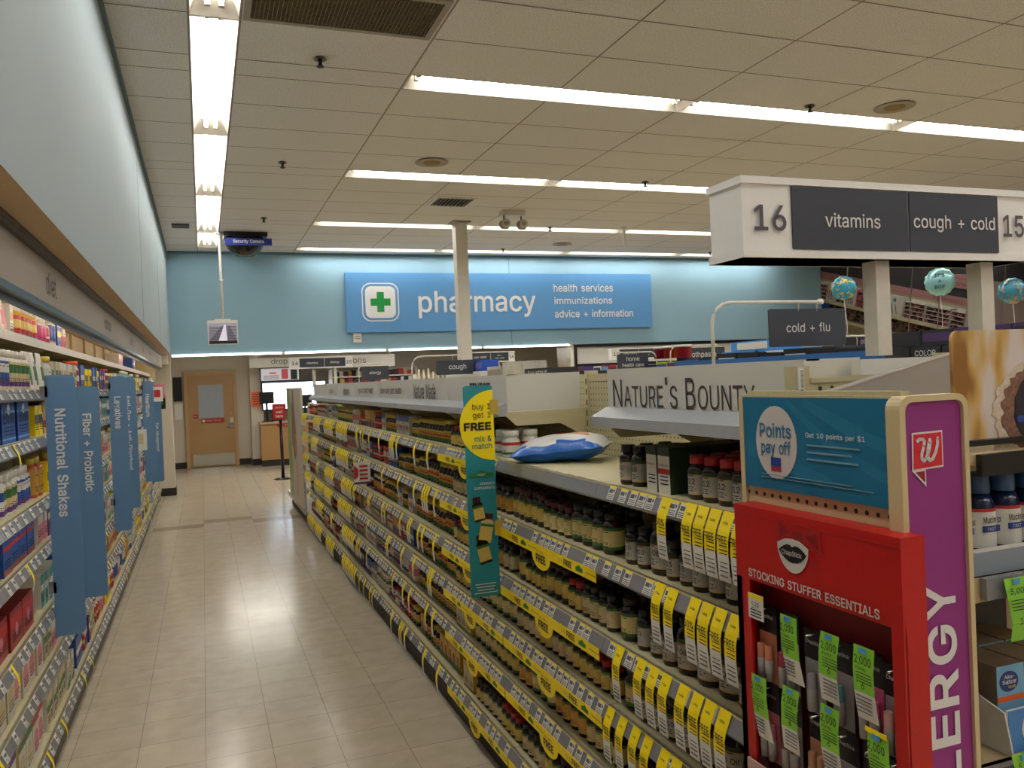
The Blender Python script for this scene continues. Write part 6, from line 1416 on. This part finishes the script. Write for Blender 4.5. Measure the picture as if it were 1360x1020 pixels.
    gt(1.292, 1.362, .115, 'green 5,000 points tag hanging below the cough medicine tray'); gt(1.296, 1.052, .10, 'green 5,000 points tag below the light blue box tray')
    for i in range(6):
        x = 1.346 + (i % 3) * .075; y = 1.11 + (i // 3) * .10
        t = thing('effervescent_box', f'cold tablet box with blue oval, {od(i % 3)} from purple post, {"front" if i < 3 else "back"} row', 'box', (x, y, 1.028), 'cold tablet boxes on the endcap')
        part('carton', MB().box(x, x + .07, y, y + .095, 1.029, 1.178, 0, [0, 1, 2, 0, 0, 0]), [M('alka_side', (120, 104, 90), .5), M('alka_top', (128, 112, 94), .5), LTBLUE], t)
        q = MB(); q.plate(disc(0, 0, .024, .019), (x + .030, y - .001, 1.148), X3, Z3, .0006, 0); q.box(x, x + .07, y - .001, y, 1.112, 1.121, 1); q.text('Alka-', (x + .030, y - .002, 1.157), X3, Z3, .026, .007, 2, .01); q.text('Seltzer', (x + .030, y - .002, 1.148), X3, Z3, .036, .008, 2, .01); q.text('PLUS', (x + .036, y - .002, 1.138), X3, Z3, .018, .005, 3, .01)
        part('front_print', q, [M('alka_blue', (24, 50, 120), .4), ORANGE, TXW, YEL], t)
    t = thing('box_tray', 'blue and white cardboard tray in front of the cold tablet boxes', 'tray', (1.4, 1.08, 1.02))
    part('tray_wall', MB().plate([(1.07, 1.03), (1.30, 1.03), (1.30, 1.17), (1.085, 1.105)], (1.335, 0, 0), Y3, Z3, .004).box(1.337, 1.75, 1.084, 1.088, 1.03, 1.108), [M('tray_white')], t)
    q = MB().box(1.339, 1.75, 1.0825, 1.084, 1.03, 1.107, 0); q.plate(disc(0, 0, .030, .030), (1.40, 1.0815, 1.07), X3, Z3, .0006, 1); q.text('5', (1.395, 1.0805, 1.07), X3, Z3, None, .03, 2)
    part('front_panel', q, [M('tray_blue', (70, 130, 200), .45), PAPER, TXG], t)
    for i in range(3):
        x = 1.236 + i * .15
        solo('dark_carton', MB().box(x, x + .095, 1.315, 1.355, 1.029, 1.25 + .012 * (i % 2)), [M('dark_box', (40, 36, 38), .5)], f'dark carton standing behind the cold tablet boxes, {od(i)} from the purple post', 'box', (x, 1.3, 1.029), 'dark cartons on the endcap')
def mat_poster():
    """out-of-focus golden trees: soft vertical trunks over pale sky"""
    m = bpy.data.materials.new('poster_trees'); m.use_nodes = True
    nt = m.node_tree; b = nt.nodes['Principled BSDF']
    tc = nt.nodes.new('ShaderNodeTexCoord'); mp = nt.nodes.new('ShaderNodeMapping'); mp.inputs['Scale'].default_value = (11, 1, 4)
    nt.links.new(tc.outputs['Object'], mp.inputs['Vector'])
    n = nt.nodes.new('ShaderNodeTexNoise'); n.inputs['Scale'].default_value = 1.3; n.inputs['Detail'].default_value = 2; nt.links.new(mp.outputs['Vector'], n.inputs['Vector'])
    r = nt.nodes.new('ShaderNodeValToRGB'); e = r.color_ramp.elements
    e[0].position = .36; e[0].color = (lin(150), lin(104), lin(50), 1); e[1].position = .58; e[1].color = (lin(214), lin(204), lin(200), 1)
    k = e.new(.46); k.color = (lin(206), lin(168), lin(96), 1)
    nt.links.new(n.outputs['Fac'], r.inputs['Fac']); nt.links.new(r.outputs['Color'], b.inputs['Base Color'])
    b.inputs['Roughness'].default_value = .35
    return m
endcap()
# ---------------------------------------------------------------- left wall fixture
LX = -.68
LZ = [2.045, 1.785, 1.57, 1.285, 1.075, .775, .535, .21]
LSH = ['lit top', 'second', 'third', 'fourth', 'fifth', 'sixth', 'seventh', 'bottom']
def left_run():
    y0, y1 = 2.47, 14.35
    nb = 13
    t = thing('product_fixture', 'long cream wall fixture of health products along the left of the aisle', 'shelving', (-1.15, 8.4, 0))
    part('back_panel', MB().box(-1.2, -1.17, y0, y1, .1, 2.34), [M('fixture_back', (206, 194, 160), .6, noise=.02)], t)
    for k in range(nb + 1):
        y = y0 + BW * k; part('upright', MB().box(-1.17, -1.15, y - .015, y + .015, 0, 2.34), [CREAM], t)
    part('kick_plate', MB().box(-.76, -.73, y0, y1, 0, .13), [M('kick_brown', (88, 78, 64), .6)], t)
    part('base_deck', MB().box(-1.17, -.70, y0, y1, .13, .17), [CREAM], t)
    part('end_panel', MB().box(-1.17, -.70, y1, y1 + .02, 0, 2.34), [CREAM], t)
    # header band with its metal track and the lamp behind it
    t = thing('category_header', 'grey-white header band over the left shelves with dark lettering', 'sign', (-.6, 8.4, 2.13))
    part('band', MB().box(-.615, -.60, y0, y1, 2.135, 2.335), [M('header_grey', (176, 166, 154), .6, noise=.015, scale=4)], t)
    part('top_track', MB().box(-.61, -.575, y0, y1, 2.325, 2.348).box(-.60, -.565, y0, y1, 2.338, 2.349), [M('track_brown', (74, 62, 52), .3, .6)], t)
    part('bottom_rim', MB().box(-.64, -.592, y0, y1, 2.115, 2.14).box(-.64, -.63, y0, y1, 2.09, 2.14), [M('rim_teal', (62, 76, 80), .3, .4)], t)
    x = MB()
    for y, w, s in ((4.06, .26, 'diet'), (6.35, .44, 'nutrition'), (8.4, .4, 'laxatives'), (9.9, .3, 'fiber'), (11.3, .5, 'digestive'), (13.0, .4, 'antacids')):
        x.text(s, (-.5985, y, 2.235), Y3, Z3, w, .085 if s != 'diet' else .10, 0)
    part('lettering', x, [M('header_letters', (86, 76, 70), .6, noise=0)], t)
    for i in range(5):
        ya = y0 + .05 + i * 2.37
        t = thing('under_header_light', f'fluorescent tube hidden behind the left header band, {od(i)} from the near end', 'light', (-.67, ya + 1.15, 2.12), 'tubes behind the header band')
        part('fluorescent_tube', MB().tube([(-.675, ya, 2.165), (-.675, ya + 2.28, 2.165)], .012, 6), [M('shelf_tube_glow', (255, 240, 224), emit=SHELF_LIGHT)], t)
        part('lamp_socket', MB().box(-.69, -.65, ya - .02, ya, 2.14, 2.2).box(-.69, -.65, ya + 2.28, ya + 2.3, 2.14, 2.2), [WHITE], t)
    # shelves
    D, Rl = shelf_meshes(.47, BW, -1); D0, _ = shelf_meshes(.37, BW, -1); lm = label_mesh(-1, .045, 0); lw = MB().box(-.008, 0, -BW / 2 + .001, BW / 2 - .001, -.042, 0).mesh('white_lip', [WHITE])
    tfar = tag_mesh(-1, .026, .05, near=False)
    def bp(k): return ('nearest bay', 'shakes sign bay', 'fiber sign bay', 'bay past fiber sign', 'bay before laxatives sign')[k] if k < 5 else f'{od(k - 5)} bay past laxatives'
    for k in range(nb):
        yc = y0 + BW * (k + .5)
        for j, z in enumerate(LZ):
            x0 = LX if j else -.78
            s = thing('fixture_shelf', f'{LSH[j]} shelf of the left wall fixture, {bp(k)}', 'shelf', (x0, yc, z), 'left wall shelves')
            link('shelf_deck', D if j else D0, s)
            if j == 0: link('white_lip', lw, s)
            else:
                link('price_rail', Rl, s)
                if k < 9:
                    y = -BW / 2 + .06
                    while y < BW / 2 - .04:
                        link('price_label', lm, s, (0, y, 0)); y += random.choice((.1, .13, .16)) if k < 4 else .12
            if j > 1:
                for i in range(random.choice((0, 1, 1, 2)) if k < 6 else random.choice((1, 2, 3))):
                    y = yc + random.uniform(-.42, .42)
                    tag(link('price_flag', tfar, None, (x0, y, z)), f'curled yellow price flag on the {LSH[j]} left rail, {bp(k)}, {od(i)}', 'price tag', 'yellow flags on the left rails')
    # blades
    def blade(y, s1, s2, label, top, bot, s2_=.155):
        t = thing('blade_sign', label, 'sign', (LX, y, bot))
        part('board', MB().plate(rrect(LX, LX + .127, bot, top, .03, 5, (1, 0, 0, 1)), (0, y, 0), X3, Z3, .006), [BLADE], t)
        x = MB()
        if s2 is None: x.text(s1[0], (LX + .060, y - .004, top - s2_ - s1[1] / 2), NZ, X3, s1[1], .047, 0, .022)
        else:
            x.text(s1[0], (LX + .088, y - .004, top - .16 - s1[1] / 2), NZ, X3, s1[1], .042, 0, .03)
            x.text(s2[0], (LX + .040, y - .004, top - .16 - s2[1] / 2), NZ, X3, s2[1], .040, 0, .03)
        part('lettering', x, [M('blade_white', (214, 218, 222), .5, noise=0)], t)
        for z in (top - .1, bot + .2): part('clip', MB().box(LX - .02, LX + .012, y, y + .02, z, z + .05), [GREYP], t)
    blade(4.29, ('Nutritional Shakes', .50), None, 'tall blue blade sign reading nutritional shakes, the largest of its row', 1.848, .645)
    blade(5.21, ('Fiber + Probiotic', .44), None, 'tall blue blade sign reading fiber and probiotic, next behind the shakes sign', 1.80, .605)
    blade(7.03, ('Laxatives', .25), None, 'blue blade sign reading laxatives', 1.885, .69)
    blade(7.95, ('Anti-Gas + Anti-Diarrheal', .66), None, 'blue blade sign reading anti-gas and anti-diarrheal, just behind the laxatives sign', 1.89, .74)
    blade(10.69, ('Heartburn', .27), None, 'blue blade sign reading heartburn', 1.885, .69)
    blade(12.5, ('Pain Management', .40), None, 'farthest small blue blade sign, next to the pier', 1.70, .50, .38)
    # shelf talkers
    for i, (y, z, c1, c2, lab) in enumerate(((8.6, 1.20, PAPER, LC, 'cream card with a portrait print sticking out below the anti-gas sign'), (12.3, 1.62, PAPER, LR, 'white card with a red mark beside the farthest blade sign'), (12.9, 1.66, LPK, PAPER, 'pink edged card near the pier'), (13.1, 1.5, BLACK, LGR, 'black and green card leaning out next to the pier'))):
        s = MB().box(LX, LX + .16, y, y + .006, z, z + .2, 0).box(LX + .05, LX + .13, y - .002, y, z + .06, z + .16, 1)
        solo('shelf_talker', s, [c1, c2], lab, 'card', (LX + .08, y, z))
    # ---- products
    random.seed(31)
    def sbox(w, d, h, face, side, bands, desc, name='remedy_carton', circ=None, word=None):
        p = P(carton(w, d, h, face, side, bands, word, None, circ), w + .006, d, name, desc, 'carton'); return p
    def mir(p): return p
    K = {}
    white6 = lambda i: P(bottle(.033, .165, BODYW, CAPW, (LB, LW, LC)[i], .7, .03, ((.55, .9, (LW, LB, LGR)[i]), (0, .2, LPU)), lz=(.08, .7)), .07, .07, 'shake_bottle', ('white shake bottle, blue label', 'white shake bottle, blue-banded label', 'white shake bottle, cream label')[i], 'bottle')
    SH = [white6(i) for i in range(3)]
    ENS = sbox(.24, .16, .17, BLUE, M('pack_navy', (24, 50, 120), .4), ((.72, .76, LTBLUE), (.08, .12, LTBLUE)), 'bright blue shake multipack', 'shake_multipack', (.10, .80, PAPER), 'Enlive')
    BLU = sbox(.15, .14, .15, BLUE, BLUE, ((.0, .15, M('pack_rust', (140, 70, 60), .5)), (.62, .74, LR)), 'blue shake carton, red stripe', 'shake_multipack')
    REDP = sbox(.22, .16, .15, M('pack_red', (150, 34, 36), .4), M('pack_wine', (116, 24, 30), .4), ((.55, .85, LR),), 'dark red shake multipack', 'shake_multipack', (.12, .45, LPK))
    CER = [sbox(.13, .17, .18, LW, LC, ((.84, 1, b),), d, 'food_carton', (.36, .42, c)) for b, c, d in ((BLUE, LPK, 'white food carton, blue top, pink oval'), (LR, LPK, 'white food carton, red top, pink oval'), (LGR, LC, 'white food carton, green top'), (LPU, LPK, 'white food carton, purple top'))]
    FL = [sbox(w, .12, h, f, s, b, d, 'remedy_carton', c) for w, h, f, s, b, c, d in ((.07, .15, LW, LW, ((.0, .2, LGR),), (.3, .6, LO), 'white carton, green foot'), (.08, .16, LB, LB, ((.4, .6, LW),), None, 'blue carton, white stripe'), (.065, .14, LPK, LW, ((.6, .9, LW),), None, 'pink and white carton'),
          (.075, .16, LO, LO, ((.2, .4, LR),), None, 'orange carton, red band'), (.07, .15, LC, LW, ((.5, .7, LGR),), None, 'cream carton, green band'), (.07, .155, LPU, LPU, ((.5, .7, LW),), None, 'purple carton, white band'), (.075, .15, M('carton_teal', (40, 140, 140), .5), LW, ((.5, .7, LW),), None, 'teal carton, white band'), (.08, .14, YEL, YEL, ((.4, .7, BLACK),), None, 'yellow carton, black panel'))]
    FB_ = [P(bottle(r, h, b, c, l, .6, .03, bb, n=10, lz=(.08, .7)), 2 * r + .008, 2 * r, 'remedy_bottle', d, 'bottle') for r, h, b, c, l, bb, d in ((.036, .19, BODYW, CAPW, LB, ((0, .2, LW),), 'white bottle, blue label'), (.034, .18, BODYW, CAPW, LPK, ((.7, 1, LW),), 'white bottle, pink label'), (.038, .18, M('jug_green', (70, 150, 80), .3), CAPW, LW, (), 'green bottle, white label'),
           (.036, .19, M('jug_teal', (60, 160, 160), .3), CAPW, LW, ((0, .3, LB),), 'teal bottle, white label'), (.035, .17, BODYW, CAPR, LR, ((.4, .6, LY),), 'white bottle, red label'), (.035, .18, M('jug_amber', (190, 90, 40), .3), CAPY, LO, (), 'orange bottle, yellow cap'))]
    TUB = P(bottle(.055, .17, BODYW, CAPY, LW, .95, .03, ((.2, .6, LY),), lz=(.05, .8)), .118, .11, 'fiber_tub', 'large white tub, yellow lid', 'tub'); TUBO = P(bottle(.05, .18, BODYW, M('cap_orange', (226, 90, 30), .4), LR, .9, .03, ((.4, .7, LW),), lz=(.05, .8)), .108, .1, 'fiber_tub', 'tub with orange lid, red label', 'tub')
    NUTR = P(bottle(.042, .165, M('jug_yellow', (226, 190, 60), .35), CAPW, LR, .55, .025, ((.4, .8, LY), (0, .15, LTBLUE)), lz=(.06, .75)), .09, .085, 'remedy_bottle', 'yellow bottle, red label', 'bottle')
    MAG = P(bottle(.048, .17, BODYW, CAPW, M('label_magenta', (190, 40, 120), .45), .6, .03, (), lz=(.03, .62)), .1, .095, 'remedy_bottle', 'white bottle, magenta label', 'bottle'); REDL = P(bottle(.048, .165, BODYW, CAPW, LR, .6, .03, ((.4, .5, LW),), lz=(.03, .72)), .1, .095, 'remedy_bottle', 'white bottle, red label', 'bottle')
    POU = [P([('pouch_body', pouch(a, b))], .13, .07, 'snack_pouch', d, 'pouch') for a, b, d in ((PAPER, LPK, 'white pouch, pink oval print'), (PAPER, LGR, 'white pouch, green print'), (LC, LPU, 'cream pouch, purple print'))]
    BLUP = P(carton(.13, .09, .17, BLUE, BLUE, ((.45, .65, YEL), (.8, 1, LW))), .136, .09, 'remedy_carton', 'blue box with yellow patch', 'carton')
    cnt_all = {}
    def place(k, j, p, y, parts, x0=None):
        xf = (LX if j else -.78) - .045
        key = (k, j); i = cnt_all.get(key, 0); cnt_all[key] = i + 1
        o = put_product(p['n'], p, (xf - p['d'] / 2 - random.uniform(0, .012), y + p['w'] / 2, LZ[j] + .0005), f"{p['desc']}, {od(i)} on the {LSH[j]} left shelf, {bp(k)}", p['c'], f"{p['n'].replace('_', ' ')}s on the left fixture", parts, pi)
    def row(k, j, protos, parts=True, lo=0., hi=BW, run=(1, 3), gap=.004):
        y = y0 + BW * k + lo + .01; ye = y0 + BW * k + hi - .01
        while y < ye - .04:
            p = random.choice(protos)
            for _ in range(random.randint(*run)):
                if y + p['w'] > ye: y = ye; break
                place(k, j, p, y, parts); y += p['w'] + gap
    for k in range(nb):
        near = k < 3; fc = 0
        hi = BW
        if k == 0: plan = None
        for j in range(8):
            if k <= 1:
                if j == 0: row(k, j, [POU[0], POU[1], POU[2]], True)
                elif j == 1: row(k, j, SH, True, run=(3, 4))
                elif j == 2: row(k, j, [ENS], True, gap=.02)
                elif j == 3: row(k, j, SH, True, run=(4, 5), gap=.0)
                elif j == 4: row(k, j, [BLU], True)
                elif j == 5: row(k, j, [REDP], True)
                elif j == 6: row(k, j, CER, True, lo=.0 if k else .5)
                else: row(k, j, CER + [FL[5]], True)
            elif k == 2:
                if j == 0: row(k, j, [POU[0], FL[0]], lo=.0, hi=.35); row(k, j, [NUTR], lo=.36, run=(4, 5))
                elif j == 1: row(k, j, [POU[1], POU[0]], hi=.42); row(k, j, [TUB], lo=.42, hi=.56, run=(1, 1)); row(k, j, [FL[0], FL[4]], lo=.57)
                elif j in (2, 5): row(k, j, FL + FB_[:2])
                else: row(k, j, CER + FL if j > 5 else FL + FB_)
            elif k == 3:
                if j == 0: row(k, j, [MAG], hi=.23, run=(1, 1)); row(k, j, [REDL], lo=.24, hi=.36, run=(1, 1)); row(k, j, [FB_[0]], lo=.36, hi=.55); row(k, j, [BLUP], lo=.55, hi=.8, run=(1, 1)); row(k, j, [FB_[1]], lo=.8)
                elif j == 1: row(k, j, [FL[4], FL[0]], hi=.55); row(k, j, [TUBO], lo=.55, hi=.7, run=(1, 1)); row(k, j, FL[:3], lo=.7)
                else: row(k, j, FL + FB_ if j != 6 else FL[6:] + FB_, True)
            else:
                if j == 0:
                    if k in (8, 10): row(k, j, FL[:3], False, hi=.5)
                    continue
                row(k, j, random.sample(FL, 3) + random.sample(FB_, 3 if j in (7, 3) else 1), k < 5, run=(2, 4), gap=.006 if k < 8 else .03)
def pouch(a, b):
    m = MB(); N, R = 10, 8; w, h, d = .125, .18, .06
    vs = []
    for s in (-1, 1):
        for i in range(R + 1):
            for j in range(N + 1):
                v = i / R; u = -1 + 2 * j / N
                th = d / 2 * (1 - v ** 1.6) ** .8 * (1 - abs(u) ** 3) + .002
                m.v.append((s * th, u * w / 2 * (1 - .06 * sin(pi * v)), v * h))
    for s in (0, 1):
        o = s * (R + 1) * (N + 1)
        for i in range(R):
            for j in range(N):
                q = (o + i * (N + 1) + j, o + i * (N + 1) + j + 1, o + (i + 1) * (N + 1) + j + 1, o + (i + 1) * (N + 1) + j)
                m.f.append(q if s else q[::-1]); m.sm.append(True)
                u = -1 + 2 * (j + .5) / N; v = (i + .5) / R
                m.m.append(1 if (u / .6) ** 2 + ((v - .42) / .3) ** 2 < 1 else 0)
    return m.mesh('pouch_body', [a, b])
left_run()
def rest():
    for name, (V, F, mi, mats, sm) in REST.items():
        me = bpy.data.meshes.new(name + '_rest'); me.from_pydata(V, [], F)
        for x in mats: me.materials.append(x)
        me.polygons.foreach_set('material_index', mi); me.polygons.foreach_set('use_smooth', sm); me.update()
        w = name.replace('_', ' ')
        tag(link('distant_' + name + '_row', me), f'mass of small {w}s at the far end of the shelves', 'products', None, 'stuff')
rest()
